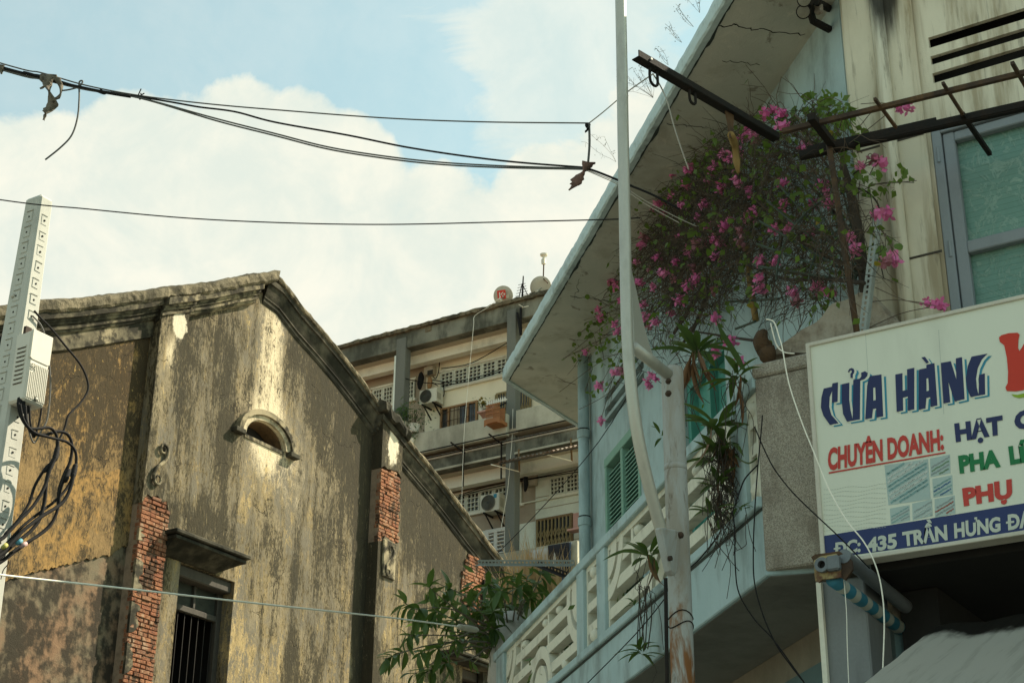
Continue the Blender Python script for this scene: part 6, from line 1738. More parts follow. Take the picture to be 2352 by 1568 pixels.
tag(MB().tube([bs, PD(1687, 330, 10.05), PD(1692, 372, 10.05), PD(1696, 398, 10.05)], [.026, .030, .027, .010], 9).build('bamboo_stick', M['bamboo'], loc=bs, smooth=True), 'yellow bamboo stick hung from the black beam into the bougainvillea', 'stick')
rp = PZ(1500, 170, bz.z - .16)
cable([PD(1353, 283, 10.48), PD(1385, 258, 10.4), PD(1440, 212, 10.3), rp], .0048, 'palecable', 'rope', 'pale rope slanting up from the top cable to the beam hook', 'rope', k=4)
cable([rp, PD(1518, 200, 10.15), PD(1533, 235, 10.1), PD(1548, 290, 10.05), PD(1566, 345, 10.0), PD(1582, 390, 10.0)], .0048, 'palecable', 'rope', 'pale rope dropping from the beam hook into the flowers', 'rope')
# fan shaped iron grille, slotted upright
fc = PX(1988, 650, 9.70)
fg = thing('fan_grille', 'fan shaped grille of dark rods spreading from the corner behind the flowers', 'grille', fc)
for i, (u, v) in enumerate(((1742, 612), (1738, 560), (1745, 508), (1762, 462), (1790, 425), (1826, 400), (1862, 388), (1898, 392), (1928, 405), (1953, 425))):
    e = PX(u, v, 9.86)
    MB().tube([fc + (e - fc) * .08, e], .0085, 5).build('rod', M['greenrod'], fg)
for rr in (130, 205):
    arc = [PX(1988 + rr * cos(a) * 1.0, 650 - rr * sin(a) * 1.05, 9.78) for a in [radians(100) + radians(78) * i / 14 for i in range(15)]]
    MB().tube(arc, .009, 5).build('arc_rod', M['greenrod'], fg)
sa, sb = PX(2013, 494, 9.50), PX(1979, 765, 9.42)
def slotted(name, label, a, b, w_, m, n, face_, holes=True):
    d = (b - a); L_ = d.length; d.normalize(); s = d.cross(face_).normalized(); f_ = s.cross(d)
    t = thing(name, label, 'slotted angle', b)
    loops = [[a - s * w_ / 2, a + s * w_ / 2, b + s * w_ / 2, b - s * w_ / 2]]
    for i in range(n):
        c = a + d * L_ * (i + .5) / n; l = L_ / n * .30; o = w_ * .17
        loops.append([c - s * o - d * l, c + s * o - d * l, c + s * o + d * l, c - s * o + d * l])
    MB().holed(loops, f_ * .004).build('web', M[m], t)
    MB().box((a + b) / 2 + s * w_ / 2 + f_ * w_ * .5, d * L_, s * .004, f_ * w_).build('flange', M[m], t)
    return t
slotted('slotted_angle', 'pale upright slotted angle bar behind the sign top', sa, sb, .05, 'slotpale', 22, EX)
ga, gb = PD(1098, 1290.5, 17.2), PD(1320, 1291, 16.2)
slotted('slotted_angle', 'grey slotted angle bar lying level over the leafy tree', ga, gb, .055, 'slot', 26, -FW)
slotted('slotted_angle', 'dark slotted angle bar slanting down to the balcony rail', PD(1236, 1292, 17.4), PD(1302, 1318, 16.6), .055, 'iron', 9, -FW)
# floodlights under the canopy
def under(u, v, f=.975):
    p = PZ(u, v, ZS); return EYE + (p - EYE) * f
fl = thing('floodlight', 'pair of round floodlights on black brackets under the canopy', 'floodlight', PK(1907, 66, KW))
w0 = PK(1905, 68, KW + .01); e1 = under(*z2b(440, 148)); e2 = under(*z2b(428, 105)); e3 = under(*z2b(415, 15))
MB().tube([w0, w0.lerp(e1, .8), e1, e2, e3], .030, 10).build('bracket', M['iron'], fl)
w1 = PK(*z2b(548, 60), KW + .01)
MB().tube([w1, under(*z2b(455, 8))], .030, 10).build('bracket', M['iron'], fl)
for x, y in ((372, 82), (378, -2)):
    c = under(*z2b(x, y), .965); ax = V3((-.6, -.2, -.5)).normalized()
    MB().lathe(c, -ax, [(.02, .08), (.052, .05), (.056, -.01), (.05, -.02)], 14).build('lamp_housing', M['iron'], fl)
    MB().lathe(c, ax, [(.048, .012), (.046, .026), (.01, .032)], 14).build('lamp_glass', M['lens'], fl)
MB().box(under(*z2b(478, 62)), EX * .05, EY * .06, EZ * .09).build('junction_box', M['pebble'], fl, bevel=.01)
# pipes, striped roll, bracket and awning below the sign
g0 = PX(1939, 1277, 8.98); gr_ = rpx(g0, 34)
def run_x(u0, v0, u1, v1, X0, X1): return PX(u0, v0, X0), PX(u1, v1, X1)
a, b = run_x(1939, 1277, 2090, 1400, 8.98, 10.05)
pp_ = thing('steel_pipe', 'grey open ended steel pipe under the sign corner', 'pipe', a)
d = (b - a).normalized()
MB().tube([a, b], gr_, 16, False).build('tube', M['greypipe'], pp_, smooth=True)
MB().tube([a + d * .001, a + d * .9], gr_ * .86, 16, False).build('bore', M['greypipe'], pp_, smooth=True)
MB().lathe(a, -d, [(gr_ * .86, 0), (gr_, 0), (gr_, .006), (gr_ * .86, .006)], 16).build('rim', M['greypipe'], pp_)
MB().lathe(a + d * .12, -d, [(gr_ * .85, 0), (.001, .001)], 16).build('bore_shade', M['dark'], pp_)  # dark disc painted for the shade deep in the open pipe
a, b = run_x(1912, 1330, 2075, 1447, 8.99, 10.05)
tag(MB().tube([a, a.lerp(b, .3), a.lerp(b, .6), b], [rpx(a, 33)] * 4, 16).build('striped_roll', M['tarp'], loc=a, smooth=True), 'blue and white striped rolled tarpaulin under the grey pipe', 'tarpaulin')
bk = thing('end_bracket', 'peeling yellow bracket plate with red edge at the sign corner', 'bracket', PX(1900, 1300, 8.97))
MB().prism([PX(*c6(*q), 8.975) for q in ((525, 165), (560, 140), (690, 125), (765, 112), (872, 190), (880, 270), (815, 362), (545, 205))], EX * .02).build('back_plate', M['rust'], bk)
MB().prism([PX(*c6(*q), 8.955) for q in ((548, 195), (600, 160), (740, 135), (770, 240), (778, 335), (720, 345), (620, 355), (590, 382), (560, 370), (552, 300))], EX * .018).build('front_plate', M['yellowrust'], bk)
q = PX(*c6(628, 238), 8.95)
MB().lathe(q, -EX, [(.045, -.002), (.045, .03), (.024, .03), (.024, -.002)], 16).build('socket', M['greypipe'], bk)
MB().lathe(q, -EX, [(.023, 0), (.001, .002)], 14).build('socket_hole', M['dark'], bk)
MB().box(q + V3((-.01, -.07, .0)), EX * .05, EY * .08, EZ * .09).build('socket_block', M['greypipe'], bk, bevel=.01)
y0_ = PX(1985, 1568, 7.85).y; lo_ = PX(1985, 1568, 7.85); hi_ = PY(2150, 1438, y0_)
dA = hi_ - lo_; lo_ = lo_ - dA * .35
mb = MB(); nx, ny = 14, 44
for j in range(ny + 1):
    for i in range(nx + 1):
        mb.v.append(lo_ + dA * (1.35 * i / nx) + EY * (-4.2 * j / ny) + EZ * (.012 * sin(j * 1.57) + .01 * noise.noise((i * .6, j * .4, 0))))
for j in range(ny):
    for i in range(nx):
        b = j * (nx + 1) + i; mb.f.append((b, b + 1, b + nx + 2, b + nx + 1))
aw = thing('shop_awning', 'milky white corrugated awning sheet below the shop sign', 'awning', hi_)
mb.build('sheet', M['awning'], aw, smooth=True, fix=False)
print('awning', lo_, hi_)
# loose wires over the pier and sign
WG = 'loose wires hanging in front of the sign corner'
cable([PX(*z6b(*p), 9.2) for p in ((228, -60), (218, 60), (200, 250), (182, 500), (172, 760), (180, 960), (230, 1150), (310, 1330), (400, 1460), (510, 1600))], .0042, 'cable', 'loose_wire', 'black wire falling straight down the left edge of the pebbled pier', group=WG)
cable([PX(*z6b(*p), 9.2) for p in ((45, 520), (58, 640), (62, 850), (85, 1020), (180, 1180), (300, 1310), (480, 1560))], .0042, 'cable', 'loose_wire', 'black wire down the blue balcony band', group=WG)
cable([PX(*z6b(*p), 9.18) for p in ((180, 10), (240, 150), (300, 265), (400, 395), (520, 515), (675, 660), (760, 745), (880, 870))], .0042, 'cable', 'loose_wire', 'black wire slanting across the pier and the sign corner', group=WG)
cable([PX(*z6b(*p), 9.2) for p in ((60, 490), (90, 400), (125, 320), (200, 240))], .005, 'cable', 'loose_wire', 'thin black wire arching over the last blue balcony post', group=WG)
cable([PX(u, v, 9.12) for u, v in ((1760, 733), (1778, 740), (1790, 775), (1797, 800), (1812, 880), (1840, 965), (1870, 1040), (1905, 1125), (1945, 1195), (1985, 1245), (2012, 1300), (2026, 1360), (2031, 1430), (2028, 1530), (2027, 1580))], .0046, 'cablewhite', 'white_cable', 'white cable hanging in front of the sign down to the awning')
cable([PX(u, v, 9.5) for u, v in ((1770, 742), (1783, 790), (1800, 808), (1825, 812))], .005, 'cablewhite', 'white_cable', 'short white cable curling behind the hanging one')
cable([PX(u, v, 9.05) for u, v in ((1938, 1330), (1944, 1400), (1946, 1480), (1950, 1580))], .0025, 'cablewhite', 'string', 'thin pale string hanging before the grey column', 'string')
cable([PD(1475, 850, 13.2), PD(1376, 1013, 14.0), PD(1250, 1160, 15.6), PD(1145, 1268, 17.5)], .0042, 'cable', 'loose_wire', 'thin black wire slanting down past the blue drain pipe', k=4)
cable([PK(1533, 1366, KR + .15), PK(1460, 1455, KR + .15), PK(1345, 1572, KR + .2)], .0042, 'cable', 'loose_wire', 'thin black wire slanting down across the blue balcony band', k=4)
cable([PK(1650, 1230, KR + .1), PK(1600, 1290, KR + .1), PK(1560, 1320, KR + .15)], .005, 'cable', 'loose_wire', 'short black wire right of the rusty post', k=4)
# ---------------------------------------------------------------- plants
rg = random.Random(11)
def wall_pt(u, v):
    p = PK(u, v, KW)
    return p if p.x > XS and u < 1932 else PX(u, v, XS)
def at(u, v, off):
    p = wall_pt(u, v); d = p - EYE
    return EYE + d * (1 - off / d.length)
def rvec(): 
    return V3((rg.gauss(0, 1), rg.gauss(0, 1), rg.gauss(0, 1))).normalized()
# leaf blades: shared meshes
def blade(L_, w_, droop, n=4, fold=.25, m='leaf', nm='leaf', heart=False):
    mb = MB()
    for i in range(n + 1):
        t = i / n
        ww = w_ * (sin(pi * min(1, t * (.9 if heart else .92) + (.12 if heart else .05))) ** (.8 if heart else .9)) if i < n else .001
        z = -droop * t * t * L_
        mb.v += [V3((L_ * t, -ww, z + fold * ww)), V3((L_ * t, 0, z)), V3((L_ * t, ww, z + fold * ww))]
    for i in range(n):
        b = i * 3; mb.f += [(b, b + 3, b + 4, b + 1), (b + 1, b + 4, b + 5, b + 2)]
    return mb.mesh(nm, M[m], smooth=True, fix=False)
# ---- bougainvillea
bo = thing('bougainvillea', 'sprawling bougainvillea with bare dark twigs and magenta flowers over the blue balcony', 'bougainvillea', PX(1985, 705, 9.75))
tk = MB()
base_ = PX(1992, 720, 9.72)
trunk = [base_, at(1985, 640, .35), at(1968, 520, .35), at(1950, 430, .4), at(1935, 380, .45)]
MB().tube(catmull(trunk, 4), [.045 - .0012 * i for i in range(17)], 9).build('trunk', M['bark'], bo, smooth=True)
BR = [([(1975, 560), (1900, 470), (1840, 400), (1790, 350), (1740, 330)], .016, .5), ([(1980, 620), (1880, 580), (1790, 520), (1700, 470), (1600, 450), (1520, 470)], .016, .6), ([(1985, 650), (1890, 640), (1800, 640), (1700, 600), (1620, 560), (1540, 560), (1480, 600)], .015, .7),
      ([(1960, 460), (1900, 380), (1860, 320), (1840, 270)], .012, .4), ([(1764, 786), (1690, 776), (1640, 768), (1580, 757), (1565, 744)], .013, .5), ([(1621, 598), (1585, 650), (1540, 705)], .033, .6), ([(1626, 640), (1590, 700), (1548, 765)], .030, .55),
      ([(1628, 665), (1600, 740), (1560, 800)], .026, .5), ([(1800, 520), (1790, 590), (1770, 700)], .010, .35), ([(1730, 480), (1660, 420), (1600, 400), (1560, 410)], .010, .75), ([(1620, 560), (1560, 640), (1500, 720), (1450, 760), (1380, 770)], .010, .8), ([(1540, 560), (1490, 620), (1440, 660), (1390, 660)], .008, .9),
      ([(1500, 700), (1460, 790), (1420, 850), (1390, 900)], .007, .7), ([(1950, 430), (1990, 440), (2020, 480), (2015, 560), (2030, 640)], .008, .35), ([(1960, 400), (1990, 380), (2030, 375)], .006, .4), ([(2000, 425), (2050, 418), (2100, 420)], .004, .3), ([(1760, 690), (1755, 600), (1720, 500), (1705, 420)], .009, .4)]
for pts, r, off in BR:
    c = catmull([at(u, v, off) for u, v in pts], 5)
    MB().tube(c, [r * (1 - .55 * i / len(c)) for i in range(len(c))], 6).build('branch', M['bark'], bo, smooth=True)
MB().tube(catmull([at(1716, 560, .45), at(1722, 640, .45), at(1736, 735, .45)], 3), .028, 8).build('support_post', M['bamboo'], bo, smooth=True)
for (a, b) in (((1650, 618), (1740, 634)), ((1672, 693), (1790, 686)), ((1690, 755), (1735, 738))):
    MB().tube([at(*a, .5), at(*b, .5)], .011, 6).build('support_rod', M['greenrod'], bo)
cable([at(1540, 560, .9), at(1590, 445, .9), at(1600, 400, .9)], .006, 'cablegrey', 'loose_wire', 'thin wire lost among the bougainvillea twigs', k=4)
BL = [(1560, 520, 105, 3.2), (1650, 480, 120, 3.0), (1600, 610, 105, 3.2), (1525, 660, 70, 2), (1700, 400, 100, 2.4), (1780, 330, 85, 2), (1850, 310, 75, 1.3), (1870, 470, 100, 1.6), (1800, 560, 90, 1.0), (1900, 600, 75, 1.3), (1830, 660, 75, .9),
      (1500, 750, 55, .9), (1740, 620, 80, .6), (1930, 330, 55, .5), (1410, 640, 60, .22), (1385, 760, 65, .25), (1350, 840, 55, .16), (2000, 450, 45, .30), (2010, 560, 45, .30), (1600, 700, 60, 1.2), (1490, 560, 60, 1.4), (1560, 800, 60, .4), (1440, 850, 50, .25)]
tot = sum(b[3] * b[2] ** 2 for b in BL)
tw = [MB() for _ in range(4)]; tips = []
NT_ = 4300
for u, v, r, wgt in BL:
    for _ in range(int(NT_ * wgt * r * r / tot)):
        a = rg.uniform(0, 2 * pi); q = r * sqrt(rg.random())
        uu, vv = u + q * cos(a), v + q * sin(a)
        off = rg.uniform(.25, 1.2)
        p = at(uu, vv, off)
        d = (rvec() + RT * rg.uniform(-.9, .3) - EZ * rg.uniform(-.25, .6)); d.normalize()
        L_ = rg.uniform(.14, .48); n = 4; pts = [p]
        for i in range(n):
            d = (d + rvec() * .38 - EZ * .12).normalized(); pts.append(pts[-1] + d * L_ / n)
        if min((q_ - EYE).length for q_ in pts) < 5: continue
        r0 = rg.uniform(.0022, .0042)
        rg.choice(tw).tube(pts, [r0, r0 * .9, r0 * .8, r0 * .6, r0 * .4], 3, False)
        if rg.random() < .5:                                   # side spur
            s = pts[2]; e = s + (rvec() * .7 + d).normalized() * L_ * .4
            rg.choice(tw).tube([s, e], [r0 * .7, r0 * .3], 3, False)
        tips.append((uu, vv, pts[-1], pts[2]))
for i, t_ in enumerate(tw): t_.build('twigs', M['twig'] if i else M['bark'], bo, fix=False, stuff=True)
# long arching sprays at the left
FLW = [(1775, 252), (1795, 262), (1760, 262), (1797, 290), (1718, 300), (1710, 312), (1732, 322), (1731, 305), (1660, 354), (1585, 390), (1676, 364), (1545, 398), (1640, 385), (1687, 395), (1692, 418), (1797, 420), (1628, 412), (1525, 462), (1510, 468), (1500, 475), (1522, 490), (1470, 468), (1540, 448), (1465, 495),
       (1735, 485), (1675, 505), (1780, 525), (1700, 527), (1810, 525), (1640, 548), (1610, 558), (1650, 560), (1410, 568), (1415, 545), (1480, 545), (1474, 560), (1900, 450), (1905, 465), (1893, 425), (1950, 548), (1960, 572), (2010, 362), (2028, 374), (1980, 382), (2065, 250), (2082, 246), (2040, 490), (2015, 490), (2038, 600), (2053, 594),
       (1748, 640), (1745, 665), (1780, 600), (1525, 628), (1580, 657), (1592, 610), (1550, 600), (1665, 520), (1328, 638), (1380, 638), (1408, 643), (1412, 657), (1400, 652), (1470, 650), (1375, 712), (1378, 730), (1328, 748), (1412, 745), (1417, 762), (1490, 747), (1505, 740), (1482, 728), (1440, 770), (1640, 732), (1642, 806), (1680, 787), (1605, 560),
       (1265, 838), (1258, 857), (1495, 862), (1488, 882), (1503, 868), (1415, 855), (1426, 848), (1378, 887), (1380, 965), (1700, 830), (1640, 590), (1880, 660), (1895, 668), (1830, 690), (1820, 672), (1908, 670), (2130, 697), (2160, 702), (1870, 470), (1745, 600), (1550, 640), (1860, 540), (1570, 470), (1600, 500), (1560, 540), (1655, 430), (1720, 440), (1490, 620), (1510, 590), (1430, 690), (1620, 470), (1575, 425), (1690, 350), (1600, 640), (1640, 670), (1500, 660), (1540, 720), (1460, 600), (1455, 545), (1800, 470), (1850, 340), (1700, 560), (1720, 500), (1585, 575), (1625, 520), (1480, 700), (1560, 690), (1350, 700), (1300, 790), (1345, 810)]
sprays = MB()
def foff(u): return 1.2 if u < 1560 else (1.1 if u < 1850 else .6)
fpos = []
for i, (u, v) in enumerate(FLW):
    p = at(u, v, foff(u) + rg.uniform(-.1, .15)); fpos.append(p)
    if u < 1445: s = at(1470 + rg.uniform(-20, 40), min(v - 40, 720) + rg.uniform(-40, 20), .8)
    elif u > 1990: s = at(1985 + rg.uniform(-15, 15), v + rg.uniform(-10, 60), .4)
    else: s = at(u + rg.uniform(-20, 60), v + rg.uniform(-20, 60), .7)
    m_ = s.lerp(p, .5) + EZ * rg.uniform(.0, .10)
    sprays.tube(catmull([s, m_, p], 5), .0035, 3, False)
for (a, b, c) in (((1450, 700), (1350, 700), (1275, 775)), ((1450, 730), (1370, 740), (1285, 800)), ((1450, 760), (1350, 800), (1262, 830)), ((1460, 650), (1410, 620), (1360, 615)), ((1460, 540), (1410, 530), (1372, 545)), ((1450, 800), (1380, 830), (1285, 900)), ((1450, 830), (1400, 900), (1330, 940)), ((1440, 610), (1395, 605), (1378, 610)),
                  ((1480, 480), (1440, 470), (1405, 490)), ((1850, 260), (1900, 225), (1935, 235)), ((1830, 270), (1860, 235), (1885, 230)), ((1950, 330), (1990, 300), (2040, 260)), ((2010, 660), (2080, 690), (2150, 703)), ((1700, 340), (1660, 340), (1620, 360)), ((2000, 425), (2060, 420), (2105, 415))):
    sprays.tube(catmull([at(*a, .8), at(*b, .85), at(*c, .9)], 6), .0033, 3, False)
    for _ in range(3):
        t = rg.random(); q = at(*a, .8).lerp(at(*c, .9), t); tips.append((0, 0, q + rvec() * .03, q))
sprays.build('sprays', M['twig'], bo, fix=False, stuff=True)
lm = [blade(.062, .026, .25, 4, .3, 'boug', 'leaf', True), blade(.052, .023, .5, 4, .45, 'boug', 'leaf', True), blade(.07, .028, .1, 4, .2, 'boug', 'leaf', True)]
LZ = [(1890, 270, 70, 30), (1930, 300, 50, 22), (1850, 290, 50, 18), (1930, 390, 50, 16), (2000, 420, 40, 8), (1530, 420, 60, 14), (1640, 370, 55, 16), (1720, 330, 50, 14), (1770, 300, 50, 14), (1480, 470, 40, 9), (1430, 560, 50, 12), (1400, 620, 45, 14), (1400, 690, 50, 16), (1360, 760, 50, 12), (1420, 800, 50, 14), (1600, 440, 90, 18), (1700, 460, 90, 18), (1800, 420, 80, 16), (1860, 520, 80, 14), (1880, 640, 60, 14), (1620, 700, 70, 8), (1300, 800, 40, 6), (2070, 418, 34, 4), (2015, 560, 40, 8), (1400, 500, 22, 4), (1300, 690, 36, 3), (1920, 250, 40, 12), (1750, 560, 80, 10), (1380, 870, 50, 7)]
cand = []
for u, v, r, n in LZ:
    for _ in range(int(n * 3.3)):
        a = rg.uniform(0, 2 * pi); q = r * sqrt(rg.random()); cand.append(at(u + q * cos(a), v + q * sin(a), foff(u) + rg.uniform(-.35, .2)))
for u, v, tip, md in tips:
    if rg.random() < .16: cand.append(tip)
rg.shuffle(cand)
def down_q(spread=.9):
    x = (rvec() * spread - EZ * .7).normalized(); return frame_quat(x, rvec())
for p in cand[:285]:
    piece('leaf', rg.choice(lm), bo, p, down_q(), rg.uniform(.85, 1.4))
mbl = MB()
for p in cand[285:]:
    x = (rvec() - EZ * .7).normalized(); y = x.cross(rvec()).normalized(); s = rg.uniform(.045, .075)
    mbl.poly([p, p + x * s * .4 + y * s * .38, p + x * s, p + x * s * .4 - y * s * .38])
mbl.build('foliage', M['boug'], bo, fix=False, stuff=True)
ym = blade(.055, .024, .3, 4, .3, 'yellowleaf', 'leaf', True)
for u, v in ((1905, 300), (1880, 500), (1555, 500), (1840, 390), (1660, 560), (1590, 395), (2010, 610), (1730, 700)): piece('leaf', ym, bo, at(u, v, .85), down_q(), 1.0)
def flower_mesh(m, n):
    mb = MB()
    for _ in range(n):
        c = rvec() * .020 + V3((0, 0, 0)); x = (c.normalized() + rvec() * .5).normalized(); y = x.cross(rvec()).normalized(); z = x.cross(y); s = rg.uniform(.024, .034)
        for k in range(3):
            a = 2 * pi * k / 3 + rg.uniform(-.3, .3); e = (y * cos(a) + z * sin(a)); o = (y * -sin(a) + z * cos(a))
            q = c + x * .004
            b = len(mb.v)
            mb.v += [q, q + e * s * .55 + o * s * .42 + x * s * .28, q + e * s * 1.05 + x * s * .50, q + e * s * .55 - o * s * .42 + x * s * .28]
            mb.f += [(b, b + 1, b + 2), (b, b + 2, b + 3)]
    mb.ball((0, 0, 0), .026, 6)
    return mb.mesh('flower_cluster', M[m], smooth=False, fix=False)
fm = [flower_mesh('bract', 6) for _ in range(3)] + [flower_mesh('bract', 4)] ; ff = flower_mesh('bractfade', 4)
for i, p in enumerate(fpos):
    faded = i % 7 == 6
    piece('flower_cluster', ff if faded else rg.choice(fm), bo, p, rvec().to_track_quat('Z', 'Y'), rg.uniform(1.0, 1.5))

# ---- strap-leaved plants growing on the balcony screen
st = [blade(.34, .036, .42, 6, .35, 'fern'), blade(.30, .033, .75, 6, .35, 'fern'), blade(.25, .030, .25, 6, .35, 'fern')]
dd = blade(.26, .017, .3, 5, .5, 'deadleaf')
def rosette(label, u, v, k, n, scale, dirs=None, dead=0, roots=0, rise=.5, group='strap leaved plants on the balcony'):
    p = PK(u, v, k); t = thing('strap_leaf_plant', label, 'plant', p, group)
    for i in range(n):
        a = 2 * pi * i / n + rg.uniform(-.3, .3)
        x = (ED * cos(a) * .9 + EN * sin(a) * .8 + EZ * rg.uniform(rise - .5, rise + .45)).normalized()
        y = EZ.cross(x) if abs(x.z) < .97 else ED
        piece('leaf', rg.choice(st), t, p + x * .02 + rvec() * .02, frame_quat(x, y), scale * rg.uniform(.7, 1.15))
    for i in range(dead):
        x = (rvec() * .35 - EZ).normalized(); piece('dead_leaf', dd, t, p + rvec() * .05 - EZ * .02, frame_quat(x, rvec()), scale * rg.uniform(.8, 1.4))
    if roots:
        mb = MB()
        for i in range(int(roots * .65)):
            q = p + rvec() * .06; l = rg.uniform(.25, .6) * scale * 1.4
            mb.tube(catmull([q, q + rvec() * .07 - EZ * l * .35, q + rvec() * .10 - EZ * l * .6, q + rvec() * .10 - EZ * l], 3), .0028, 3, False)
        mb.build('roots', M['bark'], t, fix=False, stuff=True)
    return t
kf = KR + .10
rosette('large strap leaved plant with brown withered leaves under its crown', 1600, 812, kf, 15, 1.0, dead=12, roots=10, rise=.55)
rosette('strap leaved plant on the top of the balcony end by the pier', 1692, 868, kf, 12, .72, dead=3, roots=14)
rosette('strap leaved plant spreading below the withered crown', 1642, 985, kf + .04, 15, 1.05, dead=3, roots=26)
rosette('strap leaved plant halfway down the screen right of the post', 1655, 1060, kf, 14, .75, dead=5, roots=30)
rosette('dark strap leaved plant beside the last blue balcony post', 1668, 1020, kf - .02, 12, .7, dead=6, roots=34)
rosette('lower strap leaved plant on the screen right of the post', 1648, 1120, kf + .03, 12, .65, dead=5, roots=16)
rosette('strap leaved plant just above the blue ledge right of the post', 1640, 1185, kf + .02, 11, .6, dead=2, roots=8)
rosette('small strap leaved plant at the foot of the last blue post', 1700, 1165, kf, 7, .42, roots=4)
rosette('strap leaved plant left of the post with a dangling leaf tuft', 1488, 1275, kf + .02, 14, .95, dead=4, roots=10)
rosette('small strap leaved plant sticking out left of the post top', 1520, 1000, kf, 6, .5)
rosette('hanging strap leaved plantlet below the blue balcony band', 1472, 1500, kf + .06, 14, .60, roots=3)
rosette('tiny plantlet on a hanging root above the lowest plantlet', 1462, 1392, kf + .06, 6, .32)
mb = MB()
for i in range(6):
    a = PK(1478 + rg.uniform(-14, 14), 1345, kf + .05); b = PK(1474 + rg.uniform(-16, 16), 1490, kf + .06)
    mb.tube(catmull([a, a.lerp(b, .5) + rvec() * .04, b], 5), .0045, 4, False)
tag(mb.build('aerial_roots', M['bark'], loc=PK(1478, 1345, kf + .05), fix=False), 'thin hanging roots joining the plants left of the rusty post', 'roots')['kind'] = 'stuff'
sw = thing('upright_leaf_plant', 'single stiff upright leaf leaning over the balcony end', 'plant', PK(1712, 852, kf))
c = [PK(u, v, kf - .02) for u, v in ((1708, 850), (1690, 815), (1665, 775), (1645, 735))]
mb = MB(); n = len(c)
for i, p in enumerate(c):
    w_ = (.018, .032, .030, .002)[i]; mb.v += [p - RT * w_ + UP * w_ * .4, p + FW * .012, p + RT * w_ - UP * w_ * .4]
for i in range(n - 1): b = 3 * i; mb.f += [(b, b + 1, b + 4, b + 3), (b + 1, b + 2, b + 5, b + 4)]
mb.build('leaf', M['fern'], sw, fix=False)
cc_ = PK(1715, 1062, kf + .1)
tag(MB().tube(catmull([PK(1690, 1048, kf), PK(1705, 1058, kf + .1), PK(1722, 1063, kf + .12), PK(1738, 1052, kf + .12)], 4), .006, 5).build('trailing_stem', M['fern'], loc=cc_, smooth=True), 'short green trailing stem across the last blue balcony post', 'stem')

# ---- leafy tree at the far balcony corner
TB = PD(1172, 1500, 18.9)
tr_ = thing('leafy_tree', 'dark green tree with long drooping leaves at the far balcony corner', 'tree', (TB.x, TB.y, 0))
fork = TB + EZ * .0
MB().tube(catmull([(TB.x + .1, TB.y, 0), (TB.x, TB.y + .1, 2), (TB.x - .05, TB.y, 4), fork], 4), [.09 - .003 * i for i in range(13)], 8).build('trunk', M['palebark'], tr_, smooth=True)
TIPS = [(925, 1382), (952, 1398), (985, 1348), (1012, 1342), (1000, 1402), (962, 1425), (932, 1458), (908, 1500), (884, 1512), (962, 1500), (1002, 1490), (1040, 1470), (985, 1540), (1022, 1522), (950, 1548), (1060, 1385), (1082, 1352), (1100, 1402), (1120, 1342), (1076, 1430), (1102, 1462), (1132, 1402), (1150, 1352), (1170, 1385), (1192, 1342), (1212, 1322),
        (1240, 1335), (1250, 1300), (1130, 1442), (1152, 1425), (1200, 1400), (1222, 1372), (1040, 1420), (1010, 1370), (1180, 1310), (1140, 1480)]
lt = [blade(.25, .044, .30, 5, .30), blade(.22, .040, .5, 5, .35), blade(.20, .034, .15, 5, .25)]
brs = MB()
nl = 0
for i, (u, v) in enumerate(TIPS):
    dd_ = 18.2 + rg.uniform(-.7, .9) - (.6 if u < 1060 else 0)
    p = PD(u, v, dd_)
    s = fork.lerp(p, .25) + EZ * .1; m_ = fork.lerp(p, .62) + EZ * rg.uniform(.0, .25)
    c = catmull([fork - EZ * rg.uniform(0, .6), s, m_, p], 4)
    MB().tube(c, [.016 - .001 * j for j in range(len(c))], 5).build('branch', M['palebark'], tr_, smooth=True)
    d = (p - m_).normalized()
    for k in range(8):
        a = 2 * pi * k / 8 + rg.uniform(-.3, .3); s1 = d.orthogonal().normalized(); s2 = d.cross(s1)
        x = (d * rg.uniform(.15, .8) + s1 * cos(a) + s2 * sin(a) - EZ * .45).normalized()
        piece('leaf', rg.choice(lt), tr_, p - d * rg.uniform(0, .16), frame_quat(x, EZ.cross(x) + rvec() * .3), rg.uniform(.7, 1.15)); nl += 1
mb = MB()
for _ in range(240):
    u, v = rg.gauss(1110, 60), rg.gauss(1420, 45)
    p = PD(u, v, 18.9 + rg.uniform(-.3, .6)); x = (rvec() - EZ * .5).normalized(); y = x.cross(rvec()).normalized(); s = rg.uniform(.14, .24)
    mb.poly([p, p + x * s * .45 + y * s * .17, p + x * s, p + x * s * .45 - y * s * .17])
mb.build('inner_foliage', M['leaf'], tr_, fix=False, stuff=True)
# ---- dry grass in a planter, white sack
pl0 = PD(1225, 1402, 20.0)
plb = thing('planter_box', 'concrete planter holding dry golden grass behind the tree', 'planter', pl0 - EZ * .3)
MB().box(pl0 - EZ * .2, RT * 1.0, V3((RT.y, -RT.x, 0)) * -.4, EZ * .4).build('box', M['aptparapet'], plb, bevel=.01)
MB().box(pl0 - EZ * (.4 + pl0.z / 2 - .2), RT * .5, V3((RT.y, -RT.x, 0)) * -.3, EZ * (pl0.z - .4)).build('pedestal', M['aptparapet'], plb)
mb = MB()
for _ in range(520):
    u = rg.gauss(1225, 32); p = PD(u, 1398, 20.0 + rg.uniform(-.2, .2)); h = rg.uniform(.35, .85) * (1 if rg.random() < .8 else 1.35); x = (EZ + rvec() * .30).normalized(); b = p + x * h * .6; e = b + (x + rvec() * .4).normalized() * h * .4; s = RT * .006
    mb.poly([p - s, p + s, b + s * .8, b - s * .8]); mb.poly([b - s * .8, b + s * .8, e])
g_ = mb.build('dry_grass', M['drygrass'], plb, fix=False, stuff=True)
wsx = PD(1172, 1462, 18.6)
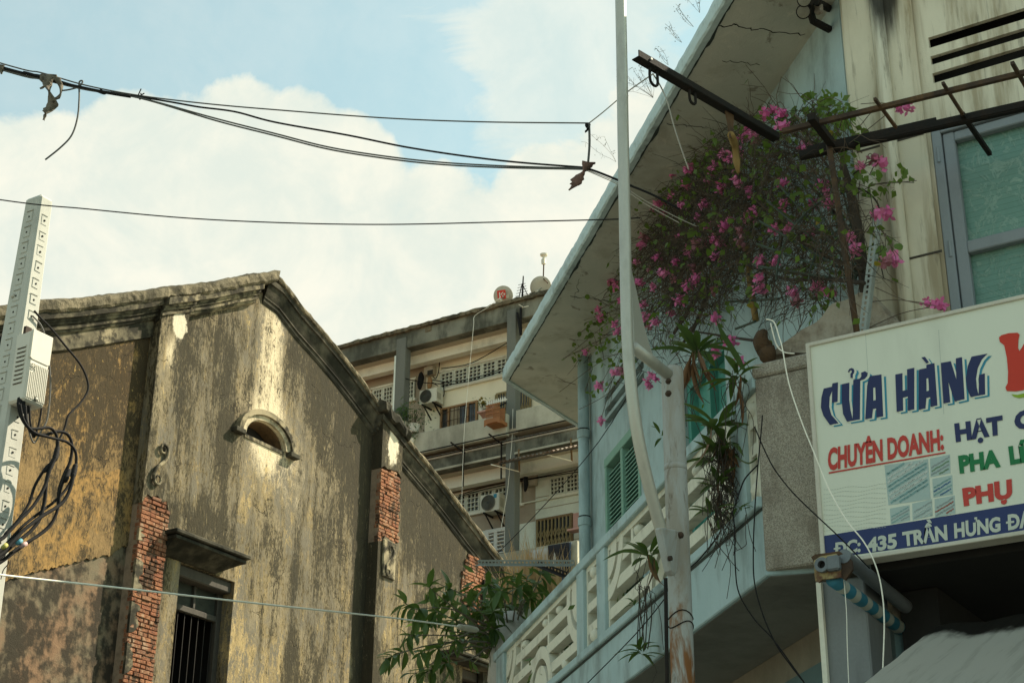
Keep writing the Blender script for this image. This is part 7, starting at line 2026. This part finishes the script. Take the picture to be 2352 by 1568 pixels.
sk = MB().tube([wsx - EZ * .75, wsx - EZ * .5, wsx - EZ * .1, wsx + EZ * .2, wsx + EZ * .30], [.20, .24, .22, .17, .05], 16)
sk.v = [v + V3((noise.noise(v * 7), noise.noise(v * 7 + V3((4, 0, 0))), 0)) * .06 for v in sk.v]
tag(sk.build('white_sack', M['shirt_white'], loc=wsx - EZ * .75, smooth=True), 'wrinkled pale sack behind the balcony corner under the tree', 'sack')
# ---- dry weeds rooted along the canopy rim
def weed(u, v, h, n, label):
    p = PK(u, v, KR - .03); t = MB()
    for _ in range(n):
        d = (EZ * .8 + EN * rg.uniform(.1, 1.2) + rvec() * .4).normalized(); q = p; pts = [p]
        for j in range(5): d = (d + rvec() * .25).normalized(); q = q + d * h / 5; pts.append(q)
        t.tube(pts, .0014, 3, False)
        for j in range(5):
            s = pts[rg.randrange(2, 6)]; t.tube([s, s + rvec() * h * .14], .0012, 3, False)
            e = s + rvec() * h * .10; t.poly([e, e + rvec() * .012, e + rvec() * .012])
    tag(t.build('dry_weed', M['straw'], loc=p, fix=False), label, 'weed', 'dry weeds on the canopy rim')
weed(1607, 30, .18, 4, 'dry weed at the very top of the canopy rim'); weed(1593, 62, .22, 3, 'small dry weed just below the topmost weed on the rim'); weed(1566, 98, .22, 3, 'dry weed on the canopy rim above the beam')
weed(1535, 150, .18, 3, 'dry weed on the canopy rim just above the black beam'); weed(1500, 225, .36, 9, 'bushy dry weed beside the rope and pole'); weed(1415, 372, .34, 3, 'dry weed sticking out left of the silver pole')
import OpenImageIO as oi,numpy as np,sys
a=oi.ImageBuf('/workdir/render_main.png').get_pixels()[...,:3]*255
for n,(u,v) in dict(skyblue=(600,80),skytopleft=(200,60),cloud=(400,400),cloud2=(1200,420),lowsky=(800,600),pale=(610,780),mid=(500,850),left=(200,900),leftlow=(100,1500),soffit=(1500,500),soffitL=(1280,780),bluewall=(1850,200),bluewallL=(1450,950),fascia=(1400,420),band=(1650,1300),cream=(2000,500),netting=(2280,420),sign=(1950,800),pier=(1800,1000),apcream=(1060,880),apbeam=(1050,760),awn=(2250,1530),pole=(60,650),brick=(345,1300),under=(1600,1480)).items():
    x,y=int(u/2.297),int(v/2.297); print(n,a[max(0,y-3):y+4,max(0,x-3):x+4].mean((0,1)).round())
